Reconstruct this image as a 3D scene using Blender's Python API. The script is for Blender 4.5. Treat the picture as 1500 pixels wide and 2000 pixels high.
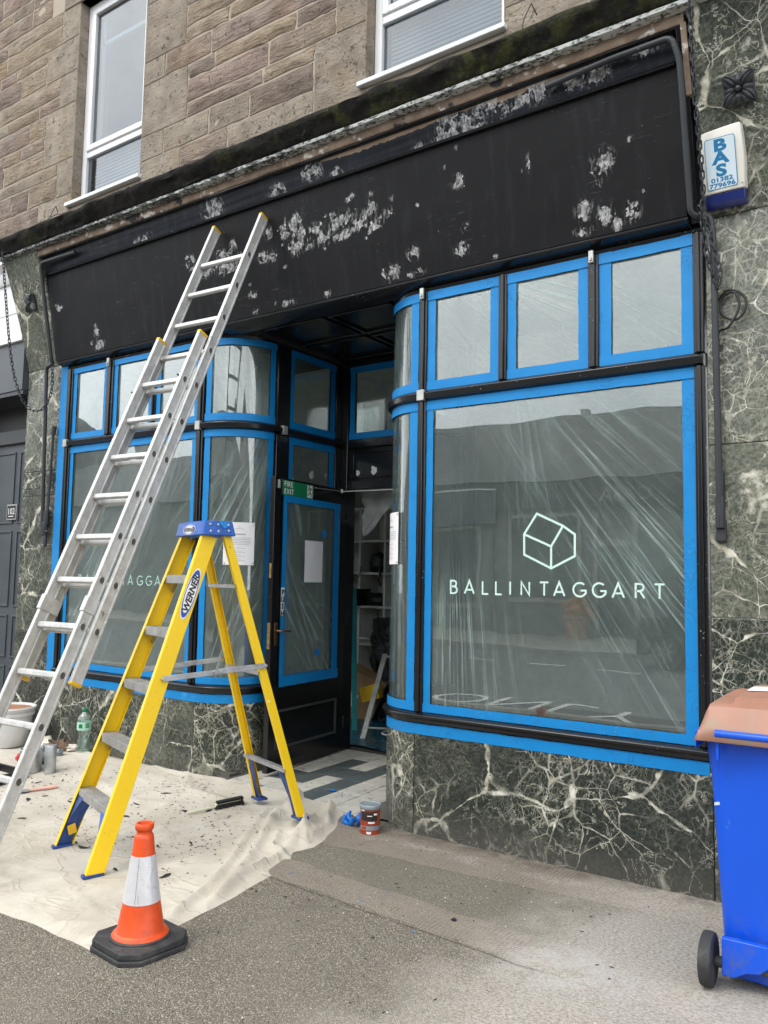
import bpy, bmesh, math, random
import numpy as np
from mathutils import Vector, Matrix, noise as mnoise
R = math.radians
random.seed(7); rng = np.random.default_rng(7)
for o in list(bpy.data.objects): bpy.data.objects.remove(o)
sc = bpy.context.scene
C = sc.collection
# ------------------------------------------------------------------ camera, sky, sun, exposure
cam_d = bpy.data.cameras.new('camera'); cam = bpy.data.objects.new('camera', cam_d); C.objects.link(cam)
sc.camera = cam
cam_d.sensor_fit = 'VERTICAL'; cam_d.sensor_height = 24.0; cam_d.lens = 24.0*1600.4/2000.0
cam_d.clip_start = 0.05; cam_d.clip_end = 500
yaw, pitch, roll = R(34.8817), R(4.7501), R(1.0209)
fw = Vector((-math.sin(yaw)*math.cos(pitch), math.cos(yaw)*math.cos(pitch), math.sin(pitch)))
rt = Vector((math.cos(yaw), math.sin(yaw), 0)); up = rt.cross(fw)
rt2 = rt*math.cos(roll)+up*math.sin(roll); up2 = up*math.cos(roll)-rt*math.sin(roll)
CAM = Vector((2.7349, -4.3928, 1.55))
cam.matrix_world = Matrix(((rt2.x, up2.x, -fw.x, CAM.x), (rt2.y, up2.y, -fw.y, CAM.y), (rt2.z, up2.z, -fw.z, CAM.z), (0, 0, 0, 1)))

SUN_EL, SUN_AZ = R(52), R(200)      # azimuth measured clockwise from +y
world = bpy.data.worlds.new('World'); sc.world = world; world.use_nodes = True
wt = world.node_tree; wt.nodes.clear()
wo = wt.nodes.new('ShaderNodeOutputWorld'); bg = wt.nodes.new('ShaderNodeBackground')
sky = wt.nodes.new('ShaderNodeTexSky'); sky.sky_type = 'NISHITA'; sky.sun_disc = False
sky.sun_elevation = SUN_EL; sky.sun_rotation = SUN_AZ; sky.air_density = 1.0; sky.dust_density = 1.0
hs = wt.nodes.new('ShaderNodeHueSaturation'); hs.inputs['Saturation'].default_value = 0.16
tc = wt.nodes.new('ShaderNodeTexCoord'); nz = wt.nodes.new('ShaderNodeTexNoise')
nz.inputs['Scale'].default_value = 2.6; nz.inputs['Detail'].default_value = 6; nz.inputs['Roughness'].default_value = 0.55
cr = wt.nodes.new('ShaderNodeValToRGB')
cr.color_ramp.elements[0].position = 0.36; cr.color_ramp.elements[0].color = (6.0, 6.35, 6.9, 1)
cr.color_ramp.elements[1].position = 0.66; cr.color_ramp.elements[1].color = (11.5, 11.6, 11.6, 1)
mx = wt.nodes.new('ShaderNodeMix'); mx.data_type = 'RGBA'; mx.blend_type = 'MIX'; mx.inputs[0].default_value = 0.86   # cloud layer over the clear sky
L = wt.links.new
L(tc.outputs['Generated'], nz.inputs['Vector']); L(nz.outputs['Fac'], cr.inputs[0]); L(sky.outputs[0], hs.inputs['Color'])
L(hs.outputs[0], mx.inputs[6]); L(cr.outputs[0], mx.inputs[7]); L(mx.outputs[2], bg.inputs[0]); L(bg.outputs[0], wo.inputs[0])
bg.inputs[1].default_value = 0.15
sun_d = bpy.data.lights.new('sun', 'SUN'); sun_d.energy = 0.8; sun_d.angle = R(20); sun_d.color = (1.0, 0.95, 0.87)
sun = bpy.data.objects.new('sun', sun_d); C.objects.link(sun)
sd = Vector((math.sin(SUN_AZ)*math.cos(SUN_EL), math.cos(SUN_AZ)*math.cos(SUN_EL), math.sin(SUN_EL)))
sun.rotation_euler = (-sd).to_track_quat('-Z', 'Y').to_euler(); sun.location = sd*30
vs = sc.view_settings
vs.view_transform = 'Standard'; vs.look = 'None'; vs.gamma = 1.0; vs.use_curve_mapping = False; vs.exposure = 0.90
sc.render.engine = 'CYCLES'
cy = sc.cycles
cy.max_bounces = 10; cy.transparent_max_bounces = 24; cy.glossy_bounces = 5; cy.diffuse_bounces = 4; cy.transmission_bounces = 6
cy.caustics_reflective = False; cy.caustics_refractive = False

# ------------------------------------------------------------------ material helpers
class G:
    def __init__(s, name):
        s.m = bpy.data.materials.new(name); s.m.use_nodes = True; s.t = s.m.node_tree; s.t.nodes.clear()
        s.o = s.t.nodes.new('ShaderNodeOutputMaterial')
    def n(s, typ, props=None, **ins):
        nd = s.t.nodes.new('ShaderNode'+typ)
        for k, v in (props or {}).items(): setattr(nd, k, v)
        for k, v in ins.items():
            key = int(k[1:]) if k[0] == 'i' and k[1:].isdigit() else k.replace('_', ' ')
            s.set(nd.inputs[key], v)
        return nd
    def set(s, sock, v):
        if isinstance(v, bpy.types.Node): v = v.outputs[0]
        if isinstance(v, bpy.types.NodeSocket): s.t.links.new(v, sock)
        elif isinstance(v, (tuple, list)) and len(v) == 3 and sock.type == 'RGBA': sock.default_value = (*v, 1)
        else: sock.default_value = v
    def m_(s, op, a, b=0.0, c=0.0, clamp=False):
        nd = s.t.nodes.new('ShaderNodeMath'); nd.operation = op; nd.use_clamp = clamp
        for i, v in enumerate((a, b, c)): s.set(nd.inputs[i], v)
        return nd.outputs[0]
    def v_(s, op, a, b=(0, 0, 0)):
        nd = s.t.nodes.new('ShaderNodeVectorMath'); nd.operation = op
        s.set(nd.inputs[0], a); s.set(nd.inputs[1], b)
        return nd.outputs[0]
    def vs_(s, a, k):
        nd = s.t.nodes.new('ShaderNodeVectorMath'); nd.operation = 'SCALE'; s.set(nd.inputs[0], a); s.set(nd.inputs[3], k)
        return nd.outputs[0]
    def mix(s, f, a, b, mode='MIX'):
        nd = s.t.nodes.new('ShaderNodeMix'); nd.data_type = 'RGBA'; nd.blend_type = mode
        s.set(nd.inputs[0], f); s.set(nd.inputs[6], a); s.set(nd.inputs[7], b)
        return nd.outputs[2]
    def noise(s, vec, scale, detail=4, rough=0.55, dist=0.0, col=False):
        nd = s.n('TexNoise', None, Vector=vec, Scale=scale, Detail=detail, Roughness=rough, Distortion=dist)
        return nd.outputs[1] if col else nd.outputs[0]
    def voro(s, vec, scale, feature='F1', rnd=1.0):
        return s.n('TexVoronoi', {'feature': feature}, Vector=vec, Scale=scale, Randomness=rnd)
    def ss(s, v, a, b, lo=0.0, hi=1.0):
        nd = s.t.nodes.new('ShaderNodeMapRange'); nd.interpolation_type = 'SMOOTHSTEP'; nd.clamp = True
        s.set(nd.inputs[0], v); s.set(nd.inputs[1], a); s.set(nd.inputs[2], b); s.set(nd.inputs[3], lo); s.set(nd.inputs[4], hi)
        return nd.outputs[0]
    def ramp(s, f, stops):
        nd = s.t.nodes.new('ShaderNodeValToRGB'); s.set(nd.inputs[0], f)
        e = nd.color_ramp.elements
        while len(e) < len(stops): e.new(0.5)
        for x, (p, c) in zip(e, stops): x.position = p; x.color = (*c, 1) if len(c) == 3 else c
        return nd.outputs[0]
    def pos(s): return s.n('NewGeometry').outputs['Position']
    def obj(s): return s.n('TexCoord').outputs['Object']
    def rnd(s): return s.n('ObjectInfo').outputs['Random']
    def attr(s, name): return s.n('Attribute', {'attribute_name': name})
    def sep(s, v):
        nd = s.n('SeparateXYZ'); s.set(nd.inputs[0], v); return nd.outputs
    def comb(s, x, y, z):
        nd = s.n('CombineXYZ'); s.set(nd.inputs[0], x); s.set(nd.inputs[1], y); s.set(nd.inputs[2], z); return nd.outputs[0]
    def bump(s, h, strength=0.5, dist=0.01, normal=None):
        nd = s.n('Bump', None, Height=h, Strength=strength, Distance=dist)
        if normal is not None: s.set(nd.inputs['Normal'], normal)
        return nd.outputs[0]
    def pr(s, base, rough=0.5, metal=0.0, bump=None, spec=0.5, **k):
        nd = s.n('BsdfPrincipled'); s.set(nd.inputs['Base Color'], base); s.set(nd.inputs['Roughness'], rough)
        s.set(nd.inputs['Metallic'], metal); s.set(nd.inputs['Specular IOR Level'], spec)
        if bump is not None: s.set(nd.inputs['Normal'], bump)
        for a, b in k.items(): s.set(nd.inputs[a.replace('_', ' ')], b)
        return nd
    def out(s, nd):
        s.set(s.o.inputs[0], nd); return s.m
def thin_fresnel(g, ior, normal=None):
    # a thin sheet reflects alike from both sides: undo the node's inversion on back faces
    bf = g.n('NewGeometry').outputs['Backfacing']
    nd = g.n('Fresnel', None, IOR=g.m_('ADD', ior, g.m_('MULTIPLY', bf, 1.0/ior-ior)))
    if normal is not None: g.set(nd.inputs['Normal'], normal)
    return nd
M = {}
def simple(name, base, rough=0.5, metal=0.0, var=0.12, sc_=8.0, bmp=0.15, bscale=60.0, bdist=0.002, spec=0.5, dirt=None):
    g = G(name); p = g.obj()
    n1 = g.noise(p, sc_, 6, 0.6)
    col = g.mix(g.ss(n1, 0.3, 0.72), tuple(c*(1-var) for c in base), tuple(min(1, c*(1+var)) for c in base))
    if dirt:
        n2 = g.noise(p, dirt[1], 8, 0.65); col = g.mix(g.m_('MULTIPLY', g.ss(n2, 0.5, 0.72), dirt[2]), col, dirt[0])
    n3 = g.noise(p, bscale, 3)
    rr = g.m_('ADD', rough-0.08, g.m_('MULTIPLY', n1, 0.16))
    M[name] = g.out(g.pr(col, rr, metal, g.bump(n3, bmp, bdist), spec)); return M[name]

# black gloss paint with chips
def paint_black(name, base, rough, chips):
    g = G(name); p = g.pos()
    n = g.noise(p, 5, 5); n2 = g.noise(p, 55, 8, 0.7); n4 = g.noise(p, 2.2, 3)
    col = g.mix(n, tuple(c*0.75 for c in base), tuple(c*1.35 for c in base))
    chip = g.m_('MULTIPLY', g.ss(n2, 0.63, 0.67), g.ss(n4, 0.48, 0.6)); chip = g.m_('MULTIPLY', chip, chips)
    col = g.mix(chip, col, (0.42, 0.42, 0.40))
    st = g.noise(g.v_('MULTIPLY', p, (40, 40, 6)), 3, 3)
    h = g.m_('ADD', g.m_('MULTIPLY', st, 0.6), g.m_('MULTIPLY', chip, -1.0))
    M[name] = g.out(g.pr(col, g.m_('ADD', rough, g.m_('MULTIPLY', chip, 0.4)), 0, g.bump(h, 0.22, 0.002)))
paint_black('frame_black', (0.0085, 0.009, 0.0105), 0.22, 0.8)
paint_black('door_black', (0.006, 0.006, 0.007), 0.2, 0.35)
paint_black('iron_black', (0.022, 0.026, 0.031), 0.5, 0.5)

# fascia: scuff / bare are painted as masks on the board, edges broken up by noise
def fascia_mat(name, base, glossy):
    g = G(name); p = g.pos()
    s = g.attr('scuff').outputs['Fac']; b = g.attr('bare').outputs['Fac']
    nb = g.noise(p, 34, 6, 0.65); ns = g.noise(g.v_('MULTIPLY', p, (1, 1, 0.45)), 42, 6, 0.62, 1.0); nf = g.noise(p, 150, 4, 0.7)
    low = g.noise(p, 2.3, 4)
    drag = g.noise(g.v_('MULTIPLY', p, (3.0, 1, 0.5)), 6, 5)
    col = g.mix(low, tuple(c*0.72 for c in base), tuple(c*1.3 for c in base))
    col = g.mix(g.m_('MULTIPLY', g.ss(drag, 0.50, 0.75), 0.5), col, tuple(c*3.4 for c in base)); scl = g.noise(g.v_('MULTIPLY', p, (0.35, 1, 3.2)), 26, 4, 0.6, 0.4); col = g.mix(g.m_('MULTIPLY', g.m_('MULTIPLY', g.ss(scl, 0.60, 0.72), g.ss(low, 0.45, 0.65)), 0.16), col, (0.3, 0.3, 0.3))
    pw = g.v_('ADD', g.v_('MULTIPLY', p, (1, 1, 0.8)), g.vs_(g.noise(p, 24, 3, 0.6, col=True), 0.035))
    vc_ = g.n('SeparateColor'); g.set(vc_.inputs[0], g.voro(pw, 26, 'F1').outputs['Color']); ve = g.voro(pw, 26, 'DISTANCE_TO_EDGE').outputs[0]
    mk = g.m_('ADD', s, g.m_('ADD', g.m_('MULTIPLY', g.m_('SUBTRACT', vc_.outputs[0], 0.5), 0.75), g.m_('MULTIPLY', g.m_('SUBTRACT', nb, 0.5), 0.9)))
    m1 = g.ss(mk, 0.60, 0.72)
    inner = g.ss(ns, 0.40, 0.60); rim = g.ss(ve, 0.16, 0.02)
    m1 = g.m_('MULTIPLY', m1, g.m_('ADD', 0.10, g.m_('ADD', g.m_('MULTIPLY', inner, 0.50), g.m_('MULTIPLY', g.m_('MULTIPLY', rim, g.ss(nb, 0.4, 0.55)), 0.34)), clamp=True))
    smear = g.m_('MULTIPLY', g.m_('MULTIPLY', g.ss(s, 0.08, 0.5), g.ss(g.noise(g.v_('MULTIPLY', p, (1, 1, 0.25)), 60, 4, 0.6), 0.50, 0.68)), 0.30); m1 = g.m_('MAXIMUM', m1, smear)
    mb = g.ss(g.m_('ADD', b, g.m_('MULTIPLY', g.m_('SUBTRACT', g.noise(p, 16, 6, 0.65), 0.5), 1.2)), 0.42, 0.48)
    bare_c = g.mix(g.noise(p, 14, 5), (0.15, 0.10, 0.065), (0.36, 0.285, 0.215))
    col = g.mix(mb, col, bare_c)
    wc = g.mix(nb, (0.30, 0.31, 0.32), (0.80, 0.80, 0.79))
    col = g.mix(m1, col, wc)
    # hairline scratches and specks
    scr = g.noise(g.v_('MULTIPLY', p, (6, 1, 90)), 1.5, 2); spk = g.noise(p, 130, 2)
    tiny = g.m_('MULTIPLY', g.ss(spk, 0.735, 0.76), g.ss(g.noise(p, 3.1, 4), 0.5, 0.62))
    col = g.mix(g.m_('MULTIPLY', tiny, 0.55), col, (0.5, 0.5, 0.5))
    h = g.m_('ADD', g.m_('MULTIPLY', nb, 0.25), g.m_('ADD', g.m_('MULTIPLY', m1, 1.2), g.m_('MULTIPLY', mb, -0.8)))
    M[name] = g.out(g.pr(col, g.m_('ADD', glossy, g.m_('MULTIPLY', g.m_('MAXIMUM', m1, mb), 0.35)), 0, g.bump(h, 0.35, 0.003), 0.18))
fascia_mat('fascia_paint', (0.0052, 0.0055, 0.0065), 0.5)
fascia_mat('upper_paint', (0.0075, 0.010, 0.015), 0.42)

# bare brown strip with filler
g = G('brown_strip'); p = g.pos()
n = g.noise(p, 9, 7, 0.65); n2 = g.noise(g.v_('MULTIPLY', p, (1, 1, 1.5)), 7.5, 6, 0.6); n3 = g.noise(p, 4.2, 5, 0.6)
col = g.ramp(n, [(0.25, (0.10, 0.065, 0.042)), (0.5, (0.24, 0.17, 0.12)), (0.75, (0.40, 0.33, 0.25))])
col = g.mix(g.ss(n3, 0.58, 0.62), col, (0.012, 0.014, 0.017))
col = g.mix(g.m_('MULTIPLY', g.ss(n2, 0.575, 0.63), 0.85), col, (0.72, 0.69, 0.63))
M['brown_strip'] = g.out(g.pr(col, 0.6, 0, g.bump(n, 0.5, 0.004)))
# flaking lead edge
g = G('flaking_lead'); p = g.pos()
n = g.noise(g.v_('MULTIPLY', p, (0.6, 1, 1.6)), 55, 8, 0.7); n2 = g.noise(p, 12, 4)
xx = g.sep(p)[0]; mm = g.ss(g.m_('ADD', g.m_('ADD', n, g.m_('MULTIPLY', g.ss(xx, -3.5, 1.5), 0.10)), g.m_('MULTIPLY', g.m_('SUBTRACT', n2, 0.5), 0.4)), 0.48, 0.62)
col = g.mix(mm, (0.022, 0.027, 0.025), (0.50, 0.52, 0.50)); col = g.mix(g.ss(g.noise(p, 20, 4), 0.6, 0.68), col, (0.09, 0.13, 0.11))
M['flaking_lead'] = g.out(g.pr(col, 0.6, 0, g.bump(mm, 0.5, 0.004)))
# weathered mossy cornice
g = G('mossy_stone'); p = g.pos()
n = g.noise(p, 7, 9, 0.7); n2 = g.noise(p, 2.4, 5, 0.6); n3 = g.noise(p, 38, 6, 0.7); sx = g.sep(p)
col = g.mix(n3, (0.006, 0.006, 0.0055), (0.030, 0.028, 0.026))
moss = g.m_('MULTIPLY', g.ss(g.m_('ADD', n2, g.m_('MULTIPLY', g.ss(sx[0], -2.5, 1.2), 0.16)), 0.53, 0.68), g.ss(n, 0.42, 0.62))
col = g.mix(moss, col, g.mix(n3, (0.028, 0.033, 0.010), (0.11, 0.115, 0.04)))
col = g.mix(g.m_('MULTIPLY', g.ss(n, 0.64, 0.74), 0.6), col, (0.24, 0.24, 0.22))
M['mossy_stone'] = g.out(g.pr(col, 0.9, 0, g.bump(g.m_('ADD', n, g.m_('MULTIPLY', n3, 1.6)), 1.0, 0.03), 0.2))

# sandstone: tint per block from the mesh
def stone(name, cols, rough_h, fine):
    g = G(name); p = g.pos(); t = g.attr('tint').outputs['Fac']
    off = g.v_('ADD', p, g.comb(g.m_('MULTIPLY', t, 31.0), 0, g.m_('MULTIPLY', t, 17.0)))
    n = g.noise(off, 6, 8, 0.62); lay = g.noise(g.v_('MULTIPLY', off, (2.2, 2, 13)), 2.0, 7, 0.65, 0.6); f = g.noise(off, 60, 6, 0.65)
    col = g.ramp(t, cols)
    col = g.mix(g.ss(n, 0.3, 0.7), g.mix(0.36, col, (0.14, 0.118, 0.105)), g.mix(0.30, col, (0.52, 0.45, 0.39)))
    och = g.m_('MULTIPLY', g.ss(g.noise(off, 2.0, 3), 0.53, 0.68), g.ss(f, 0.42, 0.62)); col = g.mix(g.m_('MULTIPLY', och, 0.42), col, (0.34, 0.21, 0.085))
    soot = g.m_('MULTIPLY', g.ss(lay, 0.54, 0.74), 0.48); col = g.mix(soot, col, (0.075, 0.062, 0.055))
    col = g.mix(g.m_('MULTIPLY', g.ss(f, 0.55, 0.75), 0.35), col, (0.5, 0.43, 0.35))
    pit = g.ss(g.noise(off, 24, 5, 0.7), 0.58, 0.72)
    col = g.mix(g.m_('MULTIPLY', pit, 0.45), col, (0.07, 0.055, 0.045))
    h = g.m_('ADD', g.m_('MULTIPLY', lay, rough_h), g.m_('ADD', g.m_('MULTIPLY', n, rough_h*0.8), g.m_('ADD', g.m_('MULTIPLY', f, fine), g.m_('MULTIPLY', pit, -0.35))))
    M[name] = g.out(g.pr(col, 0.9, 0, g.bump(h, 1.0, 0.055), 0.2))
stone('rubble_stone', [(0.0, (0.19, 0.145, 0.115)), (0.2, (0.27, 0.205, 0.17)), (0.42, (0.32, 0.225, 0.19)), (0.6, (0.27, 0.21, 0.155)), (0.8, (0.34, 0.25, 0.15)), (1.0, (0.33, 0.28, 0.22))], 0.9, 0.25)
stone('dressed_stone', [(0.0, (0.22, 0.185, 0.14)), (0.5, (0.275, 0.235, 0.18)), (1.0, (0.32, 0.275, 0.21))], 0.25, 0.28)
g = G('mortar'); p = g.pos(); n = g.noise(p, 26, 8, 0.65); n2 = g.noise(p, 3, 4)
M['mortar'] = g.out(g.pr(g.mix(n2, g.mix(n, (0.27, 0.225, 0.175), (0.46, 0.39, 0.315)), (0.40, 0.345, 0.28)), 0.95, 0, g.bump(n, 0.6, 0.01), 0.2))

# serpentine marble; object colour: r = vein density, g = how light the ground is
g = G('green_marble'); p = g.pos(); oi = g.n('ObjectInfo')
oc = g.n('SeparateColor'); g.set(oc.inputs[0], oi.outputs['Color']); dens, lite = oc.outputs[0], oc.outputs[1]
v = g.v_('ADD', p, g.vs_(g.comb(1, 0.37, 0.71), g.m_('MULTIPLY', oi.outputs['Random'], 40.0)))
h5 = (0.5, 0.5, 0.5)
d1 = g.vs_(g.v_('SUBTRACT', g.noise(v, 1.7, 2, 0.5, col=True), h5), 0.22); d2 = g.vs_(g.v_('SUBTRACT', g.noise(v, 9, 3, 0.6, col=True), h5), 0.042); d3 = g.vs_(g.v_('SUBTRACT', g.noise(v, 42, 3, 0.6, col=True), h5), 0.009)
w = g.v_('ADD', g.v_('ADD', v, d1), g.v_('ADD', d2, d3))
reg = g.noise(v, 1.5, 3, 0.5); reg2 = g.noise(g.v_('ADD', v, (9, 4, 2)), 2.7, 4, 0.55)
e1 = g.voro(w, 2.1, 'DISTANCE_TO_EDGE').outputs[0]; e2 = g.voro(w, 5.2, 'DISTANCE_TO_EDGE').outputs[0]; e3 = g.voro(g.v_('ADD', v, g.v_('ADD', d2, d3)), 13, 'DISTANCE_TO_EDGE').outputs[0]; e4 = g.voro(g.v_('ADD', g.v_('MULTIPLY', v, (1, 1, 0.7)), d3), 36, 'DISTANCE_TO_EDGE').outputs[0]
wn = g.noise(v, 4.5, 5, 0.65)
bw = g.m_('ADD', 0.004, g.m_('MULTIPLY', g.ss(wn, 0.46, 0.74), 0.075))
V1 = g.m_('SUBTRACT', 1.0, g.ss(e1, g.m_('MULTIPLY', bw, 0.35), bw)); V2 = g.m_('SUBTRACT', 1.0, g.ss(e2, 0.002, g.m_('ADD', 0.012, g.m_('MULTIPLY', bw, 0.9)))); V3 = g.m_('SUBTRACT', 1.0, g.ss(e3, 0.0, 0.055)); V5 = g.m_('SUBTRACT', 1.0, g.ss(e4, 0.0, 0.10))
rg = g.n('TexNoise', None, Vector=g.v_('ADD', v, d3), Scale=7.0, Detail=5.0, Roughness=0.62, Distortion=0.5).outputs[0]
V4 = g.m_('SUBTRACT', 1.0, g.ss(g.m_('ABSOLUTE', g.m_('SUBTRACT', rg, 0.5)), 0.0, 0.012))
dd_ = g.m_('SUBTRACT', dens, 0.5)
k1 = g.ss(g.m_('ADD', g.noise(v, 3.1, 2), g.m_('MULTIPLY', dd_, 0.25)), 0.32, 0.46); k2 = g.ss(g.m_('ADD', reg2, g.m_('MULTIPLY', dd_, 0.35)), 0.42, 0.58); k3 = g.ss(g.m_('ADD', reg, g.m_('MULTIPLY', dd_, 0.4)), 0.46, 0.66)
brk = g.ss(g.noise(v, 13, 5, 0.65), 0.38, 0.56)
vein = g.m_('MAXIMUM', g.m_('MULTIPLY', V1, k1), g.m_('MULTIPLY', g.m_('MULTIPLY', V2, k2), 0.85))
vein = g.m_('MULTIPLY', vein, g.m_('ADD', 0.4, g.m_('MULTIPLY', brk, 0.6)))
vein = g.m_('MAXIMUM', vein, g.m_('MULTIPLY', g.m_('MULTIPLY', g.m_('MULTIPLY', V3, k3), g.m_('MULTIPLY', brk, g.ss(g.noise(v, 7.5, 3, 0.6), 0.42, 0.58))), 0.6)); vein = g.m_('MAXIMUM', vein, g.m_('MULTIPLY', g.m_('MULTIPLY', V4, g.m_('ADD', 0.25, g.m_('MULTIPLY', k2, 0.75))), 0.75))
vein = g.m_('MAXIMUM', vein, g.m_('MULTIPLY', g.m_('MULTIPLY', g.m_('MULTIPLY', V5, k3), brk), 0.22))
blot = g.m_('MULTIPLY', g.ss(g.m_('ADD', g.noise(w, 3.6, 6, 0.6), g.m_('MULTIPLY', g.m_('SUBTRACT', lite, 0.6), 0.22)), 0.63, 0.70), g.ss(g.noise(v, 36, 5, 0.7), 0.36, 0.6)); vein = g.m_('MAXIMUM', vein, g.m_('MULTIPLY', blot, 0.70))
fine = g.noise(w, 50, 8, 0.74); cl = g.noise(w, 3.2, 6, 0.62)
dark = g.mix(g.ss(fine, 0.35, 0.72), (0.013, 0.017, 0.0145), (0.062, 0.072, 0.060))
pale = g.mix(g.ss(fine, 0.33, 0.68), (0.052, 0.060, 0.047), (0.20, 0.21, 0.165))
base = g.mix(g.ss(g.m_('ADD', cl, g.m_('ADD', g.m_('MULTIPLY', g.m_('SUBTRACT', fine, 0.5), 0.3), g.m_('MULTIPLY', g.m_('SUBTRACT', lite, 0.5), 0.62))), 0.30, 0.80), dark, pale)
base = g.mix(g.m_('MULTIPLY', g.ss(reg, 0.54, 0.7), 0.4), base, (0.026, 0.042, 0.03))
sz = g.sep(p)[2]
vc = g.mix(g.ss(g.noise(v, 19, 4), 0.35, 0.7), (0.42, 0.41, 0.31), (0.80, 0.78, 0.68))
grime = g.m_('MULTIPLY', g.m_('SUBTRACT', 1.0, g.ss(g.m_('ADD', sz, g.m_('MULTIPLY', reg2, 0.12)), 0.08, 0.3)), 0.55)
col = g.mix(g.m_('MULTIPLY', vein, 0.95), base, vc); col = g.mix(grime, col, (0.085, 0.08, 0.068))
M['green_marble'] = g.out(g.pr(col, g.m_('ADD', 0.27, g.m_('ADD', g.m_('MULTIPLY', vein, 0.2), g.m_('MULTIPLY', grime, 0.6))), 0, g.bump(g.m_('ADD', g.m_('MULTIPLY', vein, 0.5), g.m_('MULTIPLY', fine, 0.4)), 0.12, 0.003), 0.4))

# masking tape
g = G('masking_tape_blue'); p = g.pos()
n = g.noise(p, 9, 4); cr_ = g.noise(g.v_('ADD', p, g.vs_(g.noise(p, 6, 3, col=True), 0.3)), 20, 3, 0.5); rid = g.m_('SUBTRACT', 1.0, g.ss(g.m_('ABSOLUTE', g.m_('SUBTRACT', cr_, 0.5)), 0.0, 0.02))
rid = g.m_('MULTIPLY', rid, g.ss(g.noise(p, 3.5, 3), 0.5, 0.62))
col = g.mix(n, (0.0015, 0.185, 0.50), (0.003, 0.245, 0.61)); col = g.mix(g.m_('MULTIPLY', rid, 0.5), col, (0.07, 0.34, 0.72))
h = g.m_('ADD', rid, g.m_('MULTIPLY', g.noise(p, 220, 2), 0.35))
M['tape'] = g.out(g.pr(col, 0.5, 0, g.bump(h, 0.75, 0.004), 0.35))

# window glass
def glass(name, tint, boost):
    g = G(name)
    fr = thin_fresnel(g, 1.5); f = g.m_('MULTIPLY', fr.outputs[0], boost, clamp=True)
    tr = g.n('BsdfTransparent', None, Color=tint); gl = g.n('BsdfGlossy', None, Color=(1, 1, 1), Roughness=0.0)
    wob = g.bump(g.noise(g.pos(), 1.3, 2), 0.10, 0.02); g.set(gl.inputs['Normal'], wob)
    ms = g.n('MixShader'); g.set(ms.inputs[0], f); g.set(ms.inputs[1], tr.outputs[0]); g.set(ms.inputs[2], gl.outputs[0])
    M[name] = g.out(ms)
glass('glass', (0.86, 0.93, 0.90), 5.4)
glass('glass_curved', (0.80, 0.90, 0.86), 2.2)
glass('glass_upper', (0.6, 0.66, 0.7), 1.8)

# wrinkled plastic masking film: fans of tension creases come from the sheet's own fan coordinates
g = G('plastic_film_sheet')
fans = []
for k in ('fan1', 'fan2'):
    a = g.attr(k).outputs['Vector']; x = g.sep(a)
    vec = g.comb(x[0], g.m_('MULTIPLY', x[1], 0.22), 0.0)
    n1 = g.noise(vec, 2.0, 4, 0.6); n2 = g.noise(g.comb(g.m_('MULTIPLY', x[0], 0.5), g.m_('MULTIPLY', x[1], 0.55), 3.0), 1.0, 2)
    r1 = g.m_('SUBTRACT', 1.0, g.ss(g.m_('ABSOLUTE', g.m_('SUBTRACT', n1, 0.52)), 0.0, 0.040))
    fans.append((g.m_('MULTIPLY', g.m_('MULTIPLY', r1, g.ss(n2, 0.44, 0.66)), x[2]), g.m_('MULTIPLY', n1, x[2])))
st = g.m_('MAXIMUM', fans[0][0], fans[1][0]); hh = g.m_('ADD', fans[0][1], fans[1][1])
p = g.pos(); bl = g.noise(p, 1.6, 3)
veil = g.m_('ADD', g.m_('ADD', 0.065, g.m_('MULTIPLY', g.ss(bl, 0.45, 0.7), 0.04)), g.m_('MULTIPLY', st, 0.44))  # creases also whitened, painted in for the sky glinting on the folds
bmp = g.bump(g.m_('ADD', hh, g.m_('MULTIPLY', g.noise(p, 5, 2), 0.06)), 0.35, 0.012)
tr = g.n('BsdfTransparent', None, Color=(0.94, 0.97, 0.96))
di = g.n('BsdfDiffuse', None, Color=(0.52, 0.68, 0.65)); g.set(di.inputs['Normal'], bmp)
gl = g.n('BsdfGlossy', None, Color=(1, 1, 1), Roughness=0.05); g.set(gl.inputs['Normal'], bmp)
fr = thin_fresnel(g, 1.42, bmp)
m1 = g.n('MixShader'); g.set(m1.inputs[0], veil); g.set(m1.inputs[1], tr.outputs[0]); g.set(m1.inputs[2], di.outputs[0])
m2 = g.n('MixShader'); g.set(m2.inputs[0], g.m_('MULTIPLY', fr.outputs[0], 0.7, clamp=True)); g.set(m2.inputs[1], m1.outputs[0]); g.set(m2.inputs[2], gl.outputs[0])
M['film'] = g.out(m2)

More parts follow.
